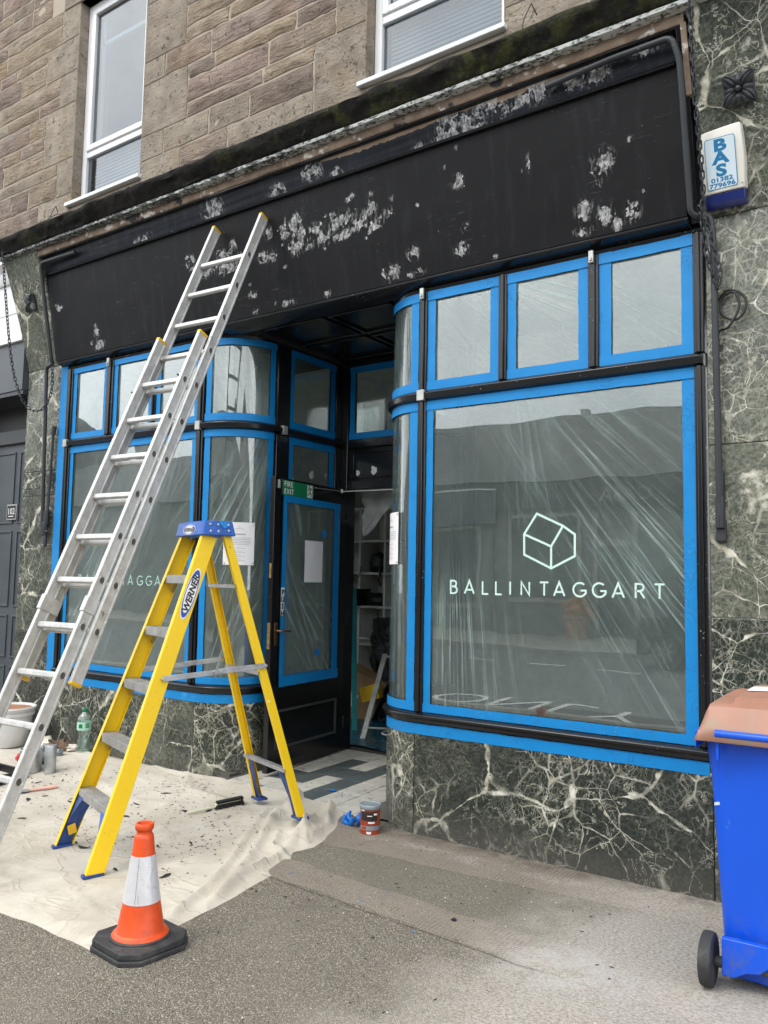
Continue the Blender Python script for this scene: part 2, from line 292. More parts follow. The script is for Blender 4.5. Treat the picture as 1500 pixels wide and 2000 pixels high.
# pavement: one recipe; the worn ribbed strips are the same asphalt with the remains of moulded ribs
def pavement(name, ribs):
    g = G(name); p = g.pos(); x = g.sep(p)
    ag = g.voro(p, 210, 'F1'); agc = g.n('SeparateColor'); g.set(agc.inputs[0], ag.outputs['Color']); fine = g.noise(p, 120, 5, 0.7); big = g.noise(p, 1.3, 6, 0.6); med = g.noise(p, 8, 6, 0.65)
    col = g.mix(g.ss(fine, 0.34, 0.66), (0.108, 0.094, 0.075), (0.305, 0.270, 0.215))
    col = g.mix(g.m_('MULTIPLY', g.ss(agc.outputs[0], 0.80, 0.93), 0.75), col, (0.52, 0.49, 0.42))
    col = g.mix(g.m_('MULTIPLY', g.ss(agc.outputs[1], 0.84, 0.95), 0.7), col, (0.035, 0.033, 0.03))
    col = g.mix(g.m_('MULTIPLY', g.ss(big, 0.42, 0.68), 0.35), col, (0.255, 0.232, 0.192))
    tr_ = g.m_('MULTIPLY', g.ss(g.noise(p, 0.75, 5, 0.6), 0.5, 0.66), 0.4); col = g.mix(tr_, col, (0.13, 0.117, 0.097))
    patch = g.m_('MULTIPLY', g.ss(g.m_('ADD', x[1], g.m_('MULTIPLY', g.m_('SUBTRACT', med, 0.5), 0.1)), -0.98, -0.88), g.ss(x[1], -0.32, -0.46))
    col = g.mix(g.m_('MULTIPLY', patch, 0.28), col, (0.225, 0.222, 0.165))
    hb = g.ss(g.noise(p, 110, 4, 0.7), 0.38, 0.62)
    if ribs:
        wob = g.m_('MULTIPLY', g.m_('SUBTRACT', g.noise(p, 5, 3), 0.5), 0.03)
        fx = g.m_('FRACT', g.m_('MULTIPLY', g.m_('ADD', x[0], wob), 46)); fy = g.m_('FRACT', g.m_('MULTIPLY', g.m_('ADD', x[1], g.m_('ADD', wob, g.m_('MULTIPLY', x[0], 0.07))), 60))
        dot = g.m_('MULTIPLY', g.ss(g.m_('ABSOLUTE', g.m_('SUBTRACT', fx, 0.5)), 0.40, 0.15), g.ss(g.m_('ABSOLUTE', g.m_('SUBTRACT', fy, 0.5)), 0.40, 0.15))
        worn = g.ss(g.noise(p, 3.4, 6, 0.68), 0.42, 0.66)
        col = g.mix(0.55, col, g.mix(hb, (0.27, 0.225, 0.18), (0.43, 0.37, 0.31)))
        col = g.mix(g.m_('MULTIPLY', g.m_('MULTIPLY', dot, worn), 0.65), col, (0.42, 0.375, 0.325))
        col = g.mix(g.m_('MULTIPLY', g.m_('MULTIPLY', g.m_('SUBTRACT', 1.0, dot), worn), 0.35), col, (0.09, 0.075, 0.062))
    dr = g.m_('ADD', g.m_('SUBTRACT', x[0], g.m_('MULTIPLY', x[1], 0.12)), g.m_('MULTIPLY', g.m_('SUBTRACT', med, 0.5), 0.35))
    dust = g.ss(g.m_('ADD', dr, g.m_('MULTIPLY', g.m_('SUBTRACT', g.noise(p, 2.6, 4), 0.5), 0.6)), 0.95, 1.55)
    dust = g.m_('MULTIPLY', dust, g.m_('ADD', 0.30, g.m_('MULTIPLY', g.ss(g.noise(g.v_('MULTIPLY', p, (1, 1.5, 1)), 60, 6, 0.75), 0.38, 0.6), 0.7)))
    col = g.mix(g.m_('MULTIPLY', dust, 0.9), col, (0.60, 0.555, 0.49))
    dd = g.ss(g.n('VectorMath', {'operation': 'DISTANCE'}, i0=g.v_('MULTIPLY', p, (1, 1.2, 0)), i1=(1.42, -1.36, 0)).outputs['Value'], 0.42, 0.05)
    col = g.mix(g.m_('MULTIPLY', g.m_('MULTIPLY', dd, g.ss(med, 0.36, 0.6)), 0.55), col, (0.60, 0.585, 0.56))
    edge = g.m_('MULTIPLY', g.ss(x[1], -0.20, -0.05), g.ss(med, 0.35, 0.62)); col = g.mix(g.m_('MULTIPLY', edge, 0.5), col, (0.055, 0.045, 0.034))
    chalk = g.m_('MULTIPLY', g.m_('MULTIPLY', g.ss(g.m_('ABSOLUTE', g.m_('ADD', x[1], 0.24)), 0.09, 0.02), g.ss(g.noise(p, 3, 4), 0.48, 0.6)), hb); col = g.mix(g.m_('MULTIPLY', chalk, 0.55), col, (0.55, 0.52, 0.48))
    h = g.m_('ADD', g.m_('MULTIPLY', ag.outputs['Distance'], -2.2), fine)
    if ribs: h = g.m_('ADD', h, g.m_('MULTIPLY', dot, g.m_('ADD', 0.3, worn)))
    gum = g.voro(p, 2.3, 'F1'); gs = g.ss(g.m_('ADD', gum.outputs['Distance'], g.m_('MULTIPLY', g.m_('SUBTRACT', fine, 0.5), 0.03)), 0.045, 0.03); gc = g.n('SeparateColor'); g.set(gc.inputs[0], gum.outputs['Color'])
    col = g.mix(g.m_('MULTIPLY', g.m_('MULTIPLY', gs, g.ss(gc.outputs[0], 0.55, 0.6)), 0.6), col, (0.09, 0.085, 0.075))
    M[name] = g.out(g.pr(col, 0.88, 0, g.bump(h, 0.8, 0.004), 0.25))
pavement('asphalt', False); pavement('worn_strip', True)
# dust sheet
g = G('canvas'); p = g.pos(); n = g.noise(p, 2.2, 6, 0.6); n2 = g.noise(p, 9, 6, 0.65); wv = g.noise(g.v_('MULTIPLY', p, (1, 1.0, 1)), 260, 2)
col = g.mix(g.ss(n, 0.32, 0.7), (0.46, 0.42, 0.35), (0.60, 0.56, 0.485)); col = g.mix(g.m_('MULTIPLY', g.ss(n2, 0.55, 0.75), 0.4), col, (0.34, 0.28, 0.20))
spk = g.m_('MULTIPLY', g.ss(g.noise(p, 85, 4, 0.7), 0.665, 0.70), g.ss(g.noise(p, 2.4, 3), 0.40, 0.6)); col = g.mix(g.m_('MULTIPLY', spk, 0.8), col, (0.03, 0.028, 0.025))
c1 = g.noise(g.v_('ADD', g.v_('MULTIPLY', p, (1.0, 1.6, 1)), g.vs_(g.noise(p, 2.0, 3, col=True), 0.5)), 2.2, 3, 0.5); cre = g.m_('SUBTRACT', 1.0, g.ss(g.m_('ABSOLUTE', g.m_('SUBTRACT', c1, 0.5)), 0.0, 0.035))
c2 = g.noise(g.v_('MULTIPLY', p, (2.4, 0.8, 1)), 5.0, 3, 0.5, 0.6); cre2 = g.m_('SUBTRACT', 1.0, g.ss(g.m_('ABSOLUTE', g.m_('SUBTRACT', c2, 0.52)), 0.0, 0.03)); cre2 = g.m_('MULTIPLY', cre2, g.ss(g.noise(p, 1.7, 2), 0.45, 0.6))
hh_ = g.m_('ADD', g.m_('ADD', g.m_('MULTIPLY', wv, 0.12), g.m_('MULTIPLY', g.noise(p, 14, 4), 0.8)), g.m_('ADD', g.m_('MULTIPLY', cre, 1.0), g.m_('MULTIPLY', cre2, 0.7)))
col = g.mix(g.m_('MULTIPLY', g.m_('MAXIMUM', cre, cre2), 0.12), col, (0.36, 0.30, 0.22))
M['canvas'] = g.out(g.pr(col, 0.95, 0, g.bump(hh_, 0.42, 0.006), 0.15))
# aluminium ladder
g = G('aluminium'); p = g.obj(); n = g.noise(g.v_('MULTIPLY', p, (3, 3, 3)), 5, 7, 0.65); sm = g.noise(p, 26, 6, 0.7)
col = g.mix(g.ss(n, 0.3, 0.7), (0.50, 0.50, 0.485), (0.66, 0.66, 0.645)); col = g.mix(g.m_('MULTIPLY', g.ss(sm, 0.63, 0.69), 0.75), col, (0.10, 0.10, 0.095))
col = g.mix(g.m_('MULTIPLY', g.ss(g.noise(p, 40, 3), 0.68, 0.72), 0.8), col, (0.85, 0.85, 0.83))
M['aluminium'] = g.out(g.pr(col, g.m_('ADD', 0.42, g.m_('MULTIPLY', n, 0.2)), 0.35, g.bump(sm, 0.15, 0.002)))
# yellow fibreglass
g = G('yellow_fibreglass'); p = g.obj(); n = g.noise(p, 3, 5); sm = g.noise(p, 20, 7, 0.7); fb = g.noise(g.v_('MULTIPLY', p, (30, 30, 3)), 6, 3)
col = g.mix(n, (0.84, 0.54, 0.003), (0.93, 0.64, 0.004)); col = g.mix(g.m_('MULTIPLY', g.ss(sm, 0.58, 0.74), 0.35), col, (0.50, 0.33, 0.02))
col = g.mix(g.m_('MULTIPLY', g.ss(g.noise(p, 48, 4), 0.70, 0.73), 0.7), col, (0.12, 0.09, 0.03))
spl = g.m_('MULTIPLY', g.ss(g.noise(p, 30, 3, 0.6), 0.70, 0.715), g.ss(g.noise(p, 4, 2), 0.52, 0.58)); col = g.mix(spl, col, (0.78, 0.77, 0.70))
M['yellow'] = g.out(g.pr(col, 0.42, 0, g.bump(fb, 0.12, 0.002)))
simple('step_alu', (0.40, 0.40, 0.395), 0.5, 0.55, 0.25, 12, 0.2, 90, dirt=((0.17, 0.155, 0.13), 6, 0.7))
simple('cap_blue', (0.012, 0.10, 0.44), 0.42, 0, 0.12, 6, dirt=((0.25, 0.3, 0.42), 30, 0.3))
simple('foot_blue', (0.014, 0.055, 0.22), 0.5, 0, 0.2, 14, dirt=((0.12, 0.13, 0.15), 16, 0.7))
simple('yellow_cap', (0.78, 0.46, 0.012), 0.45)
simple('rubber', (0.030, 0.031, 0.033), 0.75, 0, 0.2, 18, 0.4, 120, dirt=((0.10, 0.10, 0.095), 7, 0.8))
simple('cone_orange', (0.72, 0.082, 0.014), 0.42, 0, 0.14, 9, 0.2, 50, dirt=((0.32, 0.06, 0.03), 10, 0.8))
g = G('reflective_sleeve'); p = g.obj(); x = g.sep(p)
a_ = g.m_('ARCTAN2', x[1], x[0]); cr2 = g.noise(g.comb(g.m_('MULTIPLY', a_, 1.3), 0, g.m_('MULTIPLY', x[2], 9)), 3.0, 4, 0.6); ln_ = g.m_('SUBTRACT', 1.0, g.ss(g.m_('ABSOLUTE', g.m_('SUBTRACT', g.m_('FRACT', g.m_('MULTIPLY', x[2], 90)), 0.5)), 0.0, 0.08))
col = g.mix(cr2, (0.66, 0.66, 0.69), (0.84, 0.84, 0.86)); col = g.mix(g.m_('MULTIPLY', g.ss(cr2, 0.58, 0.63), 0.3), col, (0.5, 0.5, 0.54)); col = g.mix(g.m_('MULTIPLY', ln_, 0.25), col, (0.5, 0.5, 0.53))
grm = g.ss(g.noise(p, 34, 7, 0.7), 0.56, 0.70); col = g.mix(g.m_('MULTIPLY', grm, 0.4), col, (0.36, 0.35, 0.33))
M['reflective'] = g.out(g.pr(col, 0.30, 0.30, g.bump(cr2, 0.6, 0.006)))
g = G('bin_blue'); p = g.obj(); n = g.noise(p, 3, 5); x = g.sep(p); sc1 = g.noise(g.v_('ADD', g.v_('MULTIPLY', p, (26, 26, 2.2)), g.vs_(g.noise(p, 4, 3, col=True), 5.0)), 1.0, 3)
col = g.mix(n, (0.001, 0.075, 0.62), (0.002, 0.10, 0.72)); scr_ = g.m_('MULTIPLY', g.ss(sc1, 0.70, 0.73), g.ss(g.noise(p, 2.6, 3), 0.5, 0.6)); col = g.mix(g.m_('MULTIPLY', scr_, 0.5), col, (0.12, 0.26, 0.72))
gr_ = g.m_('MULTIPLY', g.m_('SUBTRACT', 1.0, g.ss(g.m_('ADD', x[2], g.m_('MULTIPLY', g.noise(p, 5, 5), 0.25)), 0.12, 0.5)), g.ss(g.noise(p, 22, 6, 0.7), 0.42, 0.66)); col = g.mix(g.m_('MULTIPLY', gr_, 0.5), col, (0.10, 0.115, 0.16))
M['bin_blue'] = g.out(g.pr(col, g.m_('ADD', 0.3, g.m_('MULTIPLY', g.noise(p, 9, 4), 0.16)), 0, g.bump(g.m_('ADD', g.noise(p, 140, 2), g.m_('MULTIPLY', scr_, -1.0)), 0.15, 0.002)))
simple('bin_lid', (0.36, 0.175, 0.12), 0.5, 0, 0.14, 4, 0.2, 120, dirt=((0.27, 0.215, 0.15), 6, 0.9))
simple('white_upvc', (0.78, 0.79, 0.80), 0.32, 0, 0.03, 3, 0.03)
simple('white_paint', (0.72, 0.74, 0.75), 0.5, 0, 0.06, 5)
simple('grey_paint', (0.062, 0.074, 0.086), 0.42, 0, 0.12, 4, 0.15, 40)
simple('dark_grey_paint', (0.026, 0.031, 0.038), 0.4, 0, 0.15, 5, 0.15, 40, dirt=((0.25, 0.25, 0.25), 60, 0.15))
simple('paper', (0.80, 0.80, 0.82), 0.7, 0, 0.03, 4, 0.1, 20)
simple('ink', (0.10, 0.10, 0.11), 0.7)
simple('grey_ink', (0.42, 0.42, 0.43), 0.7)
simple('mint_vinyl', (0.76, 0.95, 0.89), 0.45, 0, 0.03)
simple('faint_vinyl', (0.46, 0.66, 0.58), 0.45, 0, 0.03)
simple('sign_green', (0.008, 0.20, 0.085), 0.35, 0, 0.05)
simple('sign_white', (0.82, 0.83, 0.82), 0.4, 0, 0.02)
simple('print_black', (0.012, 0.012, 0.013), 0.4)
simple('alarm_white', (0.74, 0.73, 0.66), 0.35, 0, 0.04, 5, dirt=((0.5, 0.5, 0.42), 5, 0.3))
simple('alarm_blue', (0.012, 0.022, 0.13), 0.2, 0, 0.12)
simple('label_blue', (0.60, 0.72, 0.79), 0.4, 0, 0.02)
simple('print_blue', (0.008, 0.17, 0.36), 0.4, 0, 0.03)
simple('brass', (0.42, 0.28, 0.10), 0.35, 0.9, 0.25, 30, dirt=((0.62, 0.6, 0.55), 40, 0.6))
simple('bronze', (0.17, 0.10, 0.055), 0.4, 0.8, 0.25, 20)
simple('steel', (0.55, 0.55, 0.53), 0.32, 0.85, 0.15, 20)
simple('clip_grey', (0.46, 0.47, 0.44), 0.45, 0.5, 0.15, 20)
simple('tile_white', (0.56, 0.54, 0.48), 0.4, 0, 0.08, 6, 0.1, 60, dirt=((0.24, 0.21, 0.17), 13, 0.75))
simple('tile_grey', (0.085, 0.105, 0.105), 0.45, 0, 0.15, 6, 0.1, 60, dirt=((0.17, 0.17, 0.155), 15, 0.6))
simple('grout', (0.085, 0.075, 0.062), 0.9, 0, 0.3, 20, 0.4, 80)
simple('room_wall', (0.68, 0.68, 0.65), 0.8)
simple('room_white', (0.62, 0.62, 0.60), 0.6)
simple('room_floor', (0.10, 0.095, 0.085), 0.7)
simple('cardboard', (0.33, 0.205, 0.11), 0.8, 0, 0.1)
simple('black_stuff', (0.012, 0.012, 0.013), 0.5, 0, 0.3, 14)
simple('teal', (0.008, 0.19, 0.22), 0.4)
simple('blue_sheet', (0.012, 0.09, 0.15), 0.18, 0, 0.4, 8, 0.8, 14, 0.03)
simple('blue_nitrile', (0.006, 0.16, 0.58), 0.4, 0, 0.2, 30, 0.4, 50)
simple('tape_scrap', (0.004, 0.20, 0.58), 0.5, 0, 0.15, 20)
simple('tin_grey', (0.26, 0.30, 0.33), 0.35, 0.2, 0.1, 20)
simple('tin_red', (0.38, 0.06, 0.025), 0.35, 0, 0.15, 25)
simple('tin_black', (0.03, 0.025, 0.024), 0.3, 0, 0.2, 25)
simple('galvanised', (0.46, 0.48, 0.49), 0.42, 0.7, 0.2, 12, dirt=((0.7, 0.7, 0.68), 9, 0.6))
simple('pot_white', (0.66, 0.67, 0.66), 0.4, 0, 0.06, 5, dirt=((0.42, 0.42, 0.38), 4, 0.4))
simple('terracotta', (0.36, 0.17, 0.09), 0.8)
simple('soil', (0.055, 0.03, 0.018), 0.95, 0, 0.5, 30, 1.0, 40, 0.02)
simple('bristle', (0.010, 0.010, 0.010), 0.8)
simple('cream_plastic', (0.62, 0.62, 0.45), 0.45)
simple('pink_handle', (0.66, 0.38, 0.32), 0.5)
simple('rag', (0.60, 0.56, 0.48), 0.9, 0, 0.2, 10, 0.6, 40)
simple('rag_brown', (0.14, 0.09, 0.06), 0.9, 0, 0.3, 14)
simple('orange_plastic', (0.72, 0.19, 0.02), 0.45)
simple('red_plastic', (0.48, 0.03, 0.03), 0.45)
simple('flake', (0.016, 0.015, 0.014), 0.6, 0, 0.4, 20)
simple('pebble', (0.55, 0.52, 0.47), 0.8, 0, 0.2, 20)
simple('road_asphalt', (0.10, 0.102, 0.105), 0.85, 0, 0.15, 2, 0.4, 90)
simple('road_paint', (0.75, 0.75, 0.72), 0.7, 0, 0.1, 8)
simple('far_pavement', (0.30, 0.285, 0.26), 0.9, 0, 0.12, 1.5)
simple('kerbstone', (0.30, 0.29, 0.27), 0.85, 0, 0.12, 5)
g = G('slate'); p = g.pos(); x = g.sep(p); row = g.m_('FRACT', g.m_('MULTIPLY', x[2], 5.2)); n = g.noise(p, 3, 6)
M['slate'] = g.out(g.pr(g.mix(g.ss(row, 0.0, 0.2), (0.03, 0.03, 0.03), g.mix(n, (0.07, 0.072, 0.075), (0.13, 0.13, 0.13))), 0.7, 0, g.bump(row, 0.5, 0.02)))
simple('far_wall', (0.16, 0.165, 0.165), 0.85, 0, 0.1, 1.5)
simple('far_dark', (0.045, 0.048, 0.052), 0.6, 0, 0.1, 3)
simple('car_grey', (0.035, 0.037, 0.04), 0.25, 0.3)
simple('leaf_green', (0.05, 0.085, 0.03), 0.6, 0, 0.4, 20)
simple('flower_orange', (0.45, 0.16, 0.05), 0.6, 0, 0.3, 20)
simple('blind', (0.58, 0.60, 0.64), 0.5, 0, 0.04, 3)
simple('window_backing', (0.46, 0.47, 0.48), 0.9, 0, 0.1, 3)
simple('room_dark', (0.20, 0.21, 0.22), 0.9)
g = G('clear_plastic'); lw = thin_fresnel(g, 1.35)
tr = g.n('BsdfTransparent', None, Color=(0.86, 0.95, 0.92)); gl = g.n('BsdfGlossy', None, Color=(1, 1, 1), Roughness=0.08); df = g.n('BsdfDiffuse', None, Color=(0.55, 0.68, 0.62))
bm_ = g.bump(g.noise(g.obj(), 30, 3), 0.6, 0.01); g.set(gl.inputs['Normal'], bm_)
m0 = g.n('MixShader'); g.set(m0.inputs[0], 0.12); g.set(m0.inputs[1], tr.outputs[0]); g.set(m0.inputs[2], df.outputs[0])
ms = g.n('MixShader'); g.set(ms.inputs[0], g.m_('ADD', 0.07, lw.outputs[0], clamp=True)); g.set(ms.inputs[1], m0.outputs[0]); g.set(ms.inputs[2], gl.outputs[0])
M['clear_plastic'] = g.out(ms)
g = G('water'); tr = g.n('BsdfTransparent', None, Color=(0.86, 0.93, 0.91)); gl = g.n('BsdfGlossy', None, Roughness=0.02); ms = g.n('MixShader'); g.set(ms.inputs[0], 0.08); g.set(ms.inputs[1], tr.outputs[0]); g.set(ms.inputs[2], gl.outputs[0])
M['water'] = g.out(ms)
g = G('black_film'); n = g.noise(g.obj(), 7, 5, 0.6, 1.2); M['black_film'] = g.out(g.pr((0.02, 0.022, 0.025), 0.2, 0, g.bump(n, 1.0, 0.08)))
g = G('hanging_film'); tr = g.n('BsdfTransparent', None, Color=(0.9, 0.92, 0.92)); df = g.n('BsdfDiffuse', None, Color=(0.7, 0.74, 0.74)); ms = g.n('MixShader'); g.set(ms.inputs[0], 0.45); g.set(ms.inputs[1], tr.outputs[0]); g.set(ms.inputs[2], df.outputs[0]); M['hanging_film'] = g.out(ms)

# ------------------------------------------------------------------ mesh helpers
ORG = {}
class MB:
    def __init__(s): s.v = []; s.f = []
    def add(s, vs_, fs):
        b = len(s.v); s.v += [tuple(map(float, q)) for q in vs_]; s.f += [tuple(i+b for i in f) for f in fs]
    def box(s, x0, x1, y0, y1, z0, z1):
        s.add([(x0, y0, z0), (x1, y0, z0), (x1, y1, z0), (x0, y1, z0), (x0, y0, z1), (x1, y0, z1), (x1, y1, z1), (x0, y1, z1)],
              [(0, 3, 2, 1), (4, 5, 6, 7), (0, 1, 5, 4), (1, 2, 6, 5), (2, 3, 7, 6), (3, 0, 4, 7)])
    def obox(s, c, a, b, d):
        c, a, b, d = map(Vector, (c, a, b, d))
        s.add([c+sx*a+sy*b+sz*d for sz in (-1, 1) for sx, sy in ((-1, -1), (1, -1), (1, 1), (-1, 1))],
              [(0, 3, 2, 1), (4, 5, 6, 7), (0, 1, 5, 4), (1, 2, 6, 5), (2, 3, 7, 6), (3, 0, 4, 7)])
    def bar(s, p, q, w, t, side=(0, 0, 1)):
        p, q = Vector(p), Vector(q); d = (q-p); a = d.normalized(); u = a.cross(Vector(side))
        if u.length < 1e-4: u = a.cross(Vector((1, 0, 0)))
        u.normalize(); v = u.cross(a)
        s.obox((p+q)/2, d/2, u*w/2, v*t/2)
    def tube(s, pts, r, n=8, closed=False):
        pts = [Vector(p) for p in pts]; N = len(pts); prev = None; rows = []
        for i, p in enumerate(pts):
            if closed: t = pts[(i+1) % N]-pts[i-1]
            else: t = pts[min(i+1, N-1)]-pts[max(i-1, 0)]
            t.normalize()
            if prev is None:
                u = t.cross(Vector((0, 0, 1)))
                if u.length < 0.05: u = t.cross(Vector((1, 0, 0)))
            else: u = prev-t*prev.dot(t)
            u.normalize(); prev = u; w_ = t.cross(u)
            rr = r[i] if isinstance(r, (list, tuple)) else r
            rows.append([p+u*math.cos(2*math.pi*k/n)*rr+w_*math.sin(2*math.pi*k/n)*rr for k in range(n)])
        vs_ = [q for row in rows for q in row]; fs = []
        for i in range(N if closed else N-1):
            j = (i+1) % N
            for k in range(n): fs.append((i*n+k, i*n+(k+1) % n, j*n+(k+1) % n, j*n+k))
        if not closed: fs += [tuple(range(n))[::-1], tuple((N-1)*n+k for k in range(n))]
        s.add(vs_, fs)
    def lathe(s, prof, n=24, c=(0, 0, 0), sq=1.0):
        vs_ = []; fs = []
        for r, z in prof:
            for k in range(n):
                a = 2*math.pi*k/n; vs_.append((c[0]+r*math.cos(a), c[1]+r*math.sin(a)*sq, c[2]+z))
        for i in range(len(prof)-1):
            for k in range(n): fs.append((i*n+k, i*n+(k+1) % n, (i+1)*n+(k+1) % n, (i+1)*n+k))
        if prof[0][0] > 1e-6: fs.append(tuple(range(n))[::-1])
        if prof[-1][0] > 1e-6: fs.append(tuple((len(prof)-1)*n+k for k in range(n)))
        s.add(vs_, fs)
    def prism(s, poly, vec, mapf=None):
        poly = [Vector(mapf(*q)) if mapf else Vector(q) for q in poly]; vec = Vector(vec); n = len(poly)
        s.add(poly+[q+vec for q in poly], [tuple(range(n))[::-1], tuple(range(n, 2*n))]+[(i, (i+1) % n, n+(i+1) % n, n+i) for i in range(n)])
    def grid(s, fn, nu, nv, flip=False):
        vs_ = [fn(i/nu, j/nv) for j in range(nv+1) for i in range(nu+1)]
        fs = [(j*(nu+1)+i, j*(nu+1)+i+1, (j+1)*(nu+1)+i+1, (j+1)*(nu+1)+i) for j in range(nv) for i in range(nu)]
        if flip: fs = [f[::-1] for f in fs]
        s.add(vs_, fs)
    def xform(s, mat): s.v = [tuple(mat @ Vector(q)) for q in s.v]; return s
    def build(s, name, mat, parent=None, smooth=None, bevel=0.0, seg=2, fix=True, local=False):
        me = bpy.data.meshes.new(name)
        v = np.array(s.v, dtype=float)
        if parent is not None: org = ORG[parent.name]
        elif local: org = Vector((0, 0, 0))
        else: org = Vector(((v[:, 0].min()+v[:, 0].max())/2, (v[:, 1].min()+v[:, 1].max())/2, v[:, 2].min()))
        v = v-np.array(org)
        me.from_pydata(v.tolist(), [], s.f)
        if fix:
            b = bmesh.new(); b.from_mesh(me); bmesh.ops.recalc_face_normals(b, faces=b.faces); b.to_mesh(me); b.free()
        if smooth is not None:
            me.polygons.foreach_set('use_smooth', [True]*len(me.polygons)); me.set_sharp_from_angle(angle=R(smooth))
        o = bpy.data.objects.new(name, me); C.objects.link(o)
        if mat: me.materials.append(M[mat] if isinstance(mat, str) else mat)
        if parent is not None: o.parent = parent; ORG[o.name] = ORG[parent.name]
        else: o.location = org; ORG[o.name] = org
        if bevel:
            bv = o.modifiers.new('Bevel', 'BEVEL'); bv.width = bevel; bv.segments = seg; bv.limit_method = 'ANGLE'; bv.angle_limit = R(35)
            if smooth is None:
                me.polygons.foreach_set('use_smooth', [True]*len(me.polygons)); me.set_sharp_from_angle(angle=R(30)); bv.harden_normals = False
        return o
def tag(o, label=None, cat=None, group=None, kind=None):
    if label: o['label'] = label
    if cat: o['category'] = cat
    if group: o['group'] = group
    if kind: o['kind'] = kind
    return o
def thing(name, label, cat, loc=(0, 0, 0), rotz=0.0, group=None, local=False):
    o = bpy.data.objects.new(name, None); C.objects.link(o); o.location = loc; o.rotation_euler = (0, 0, rotz); o.empty_display_size = 0.1
    ORG[o.name] = Vector((0, 0, 0)) if local else Vector(loc)
    return tag(o, label, cat, group)
def struct(name, mb, mat, **k): return tag(mb.build(name, mat, **k), kind='structure')
def fattr(o, name, vals):
    a = o.data.attributes.new(name, 'FLOAT', 'POINT'); a.data.foreach_set('value', np.asarray(vals, dtype=np.float32))
def vattr(o, name, vals):
    a = o.data.attributes.new(name, 'FLOAT_VECTOR', 'POINT'); a.data.foreach_set('vector', np.asarray(vals, dtype=np.float32).ravel())
def sstep(x): x = max(0.0, min(1.0, x)); return x*x*(3-2*x)
def gz(x, y): return 0.07*sstep((-0.25-x)/0.7)*sstep((y+1.1)/0.9)
def text(name, s, size, mat, parent, org, xd, yd, bold=0.0, sx=1.0, shear=0.0, align='LEFT', lift=0.0012, space=1.0, local=False):
    cu = bpy.data.curves.new(name, 'FONT'); cu.body = s; cu.size = size; cu.align_x = align; cu.offset = bold; cu.shear = shear; cu.space_character = space; cu.extrude = 0.0004; cu.resolution_u = 4
    ob = bpy.data.objects.new(name, cu); C.objects.link(ob)
    dg = bpy.context.evaluated_depsgraph_get(); me = bpy.data.meshes.new_from_object(ob.evaluated_get(dg))
    bpy.data.objects.remove(ob); bpy.data.curves.remove(cu)
    xd, yd = Vector(xd).normalized(), Vector(yd).normalized(); zd = xd.cross(yd); org = Vector(org)+zd*lift-(ORG[parent.name] if parent is not None else Vector((0, 0, 0)))
    me.transform(Matrix(((xd.x*sx, yd.x, zd.x, org.x), (xd.y*sx, yd.y, zd.y, org.y), (xd.z*sx, yd.z, zd.z, org.z), (0, 0, 0, 1))))
    me.name = name; me.materials.clear(); me.materials.append(M[mat])
    o = bpy.data.objects.new(name, me); C.objects.link(o)
    if parent is not None: o.parent = parent; ORG[o.name] = ORG[parent.name]
    return o
def strip(mb, pts, w, org, xd, yd, d, t=0.0006):
    """flat mitred ribbon along 2-D points, on the plane org/xd/yd, thickness t"""
    pts = [Vector(p) for p in pts]; closed = (pts[0]-pts[-1]).length < 1e-6
    if closed: pts = pts[:-1]
    n = len(pts); L_, R_ = [], []
    for i, p in enumerate(pts):
        a = (p-pts[i-1]).normalized() if (i > 0 or closed) else None
        b = (pts[(i+1) % n]-p).normalized() if (i < n-1 or closed) else None
        if a is None: a = b
        if b is None: b = a
        na, nb = Vector((-a.y, a.x)), Vector((-b.y, b.x)); m = (na+nb)
        m = m/max(0.5, m.length_squared)*2 if m.length > 1e-6 else na
        L_.append(p+m*w/2); R_.append(p-m*w/2)
    xd, yd = Vector(xd), Vector(yd); zd = xd.cross(yd); org = Vector(org)
    P3 = lambda q, h: org+xd*q.x+yd*q.y+zd*(d+h)
    vs_ = [P3(q, t) for q in L_]+[P3(q, t) for q in R_]+[P3(q, 0) for q in L_]+[P3(q, 0) for q in R_]; fs = []
    for i in range(n if closed else n-1):
        j = (i+1) % n
        fs += [(i, n+i, n+j, j), (2*n+i, 2*n+j, 3*n+j, 3*n+i), (i, j, 2*n+j, 2*n+i), (n+i, 3*n+i, 3*n+j, n+j)]
    mb.add(vs_, fs)
# ------------------------------------------------------------------ ground, road, kerbs
mb = MB()
def gfn(u, v):
    x = -14+24*u; y = -4.9+5.35*v
    return (x, y, gz(x, y)+0.0025*mnoise.noise(Vector((x*2.1, y*2.1, 0))))
mb.grid(gfn, 160, 50); struct('pavement', mb, 'asphalt', smooth=60, fix=False)
mb = MB(); mb.box(-14, 10, -5.03, -4.9, -0.25, 0.0); struct('kerb', mb, 'kerbstone')
mb = MB(); mb.box(-60, 60, -14.3, -5.03, -0.3, -0.11); struct('road', mb, 'road_asphalt')
mb = MB(); mb.box(-60, 60, -14.45, -14.3, -0.3, 0.01); struct('opposite_kerb', mb, 'kerbstone')
mb = MB(); mb.box(-60, 60, -18.6, -14.45, -0.3, 0.0); struct('opposite_pavement', mb, 'far_pavement')
mb = MB(); mb.box(-120, 120, -120, 120, -0.6, -0.32); struct('ground', mb, 'far_pavement')
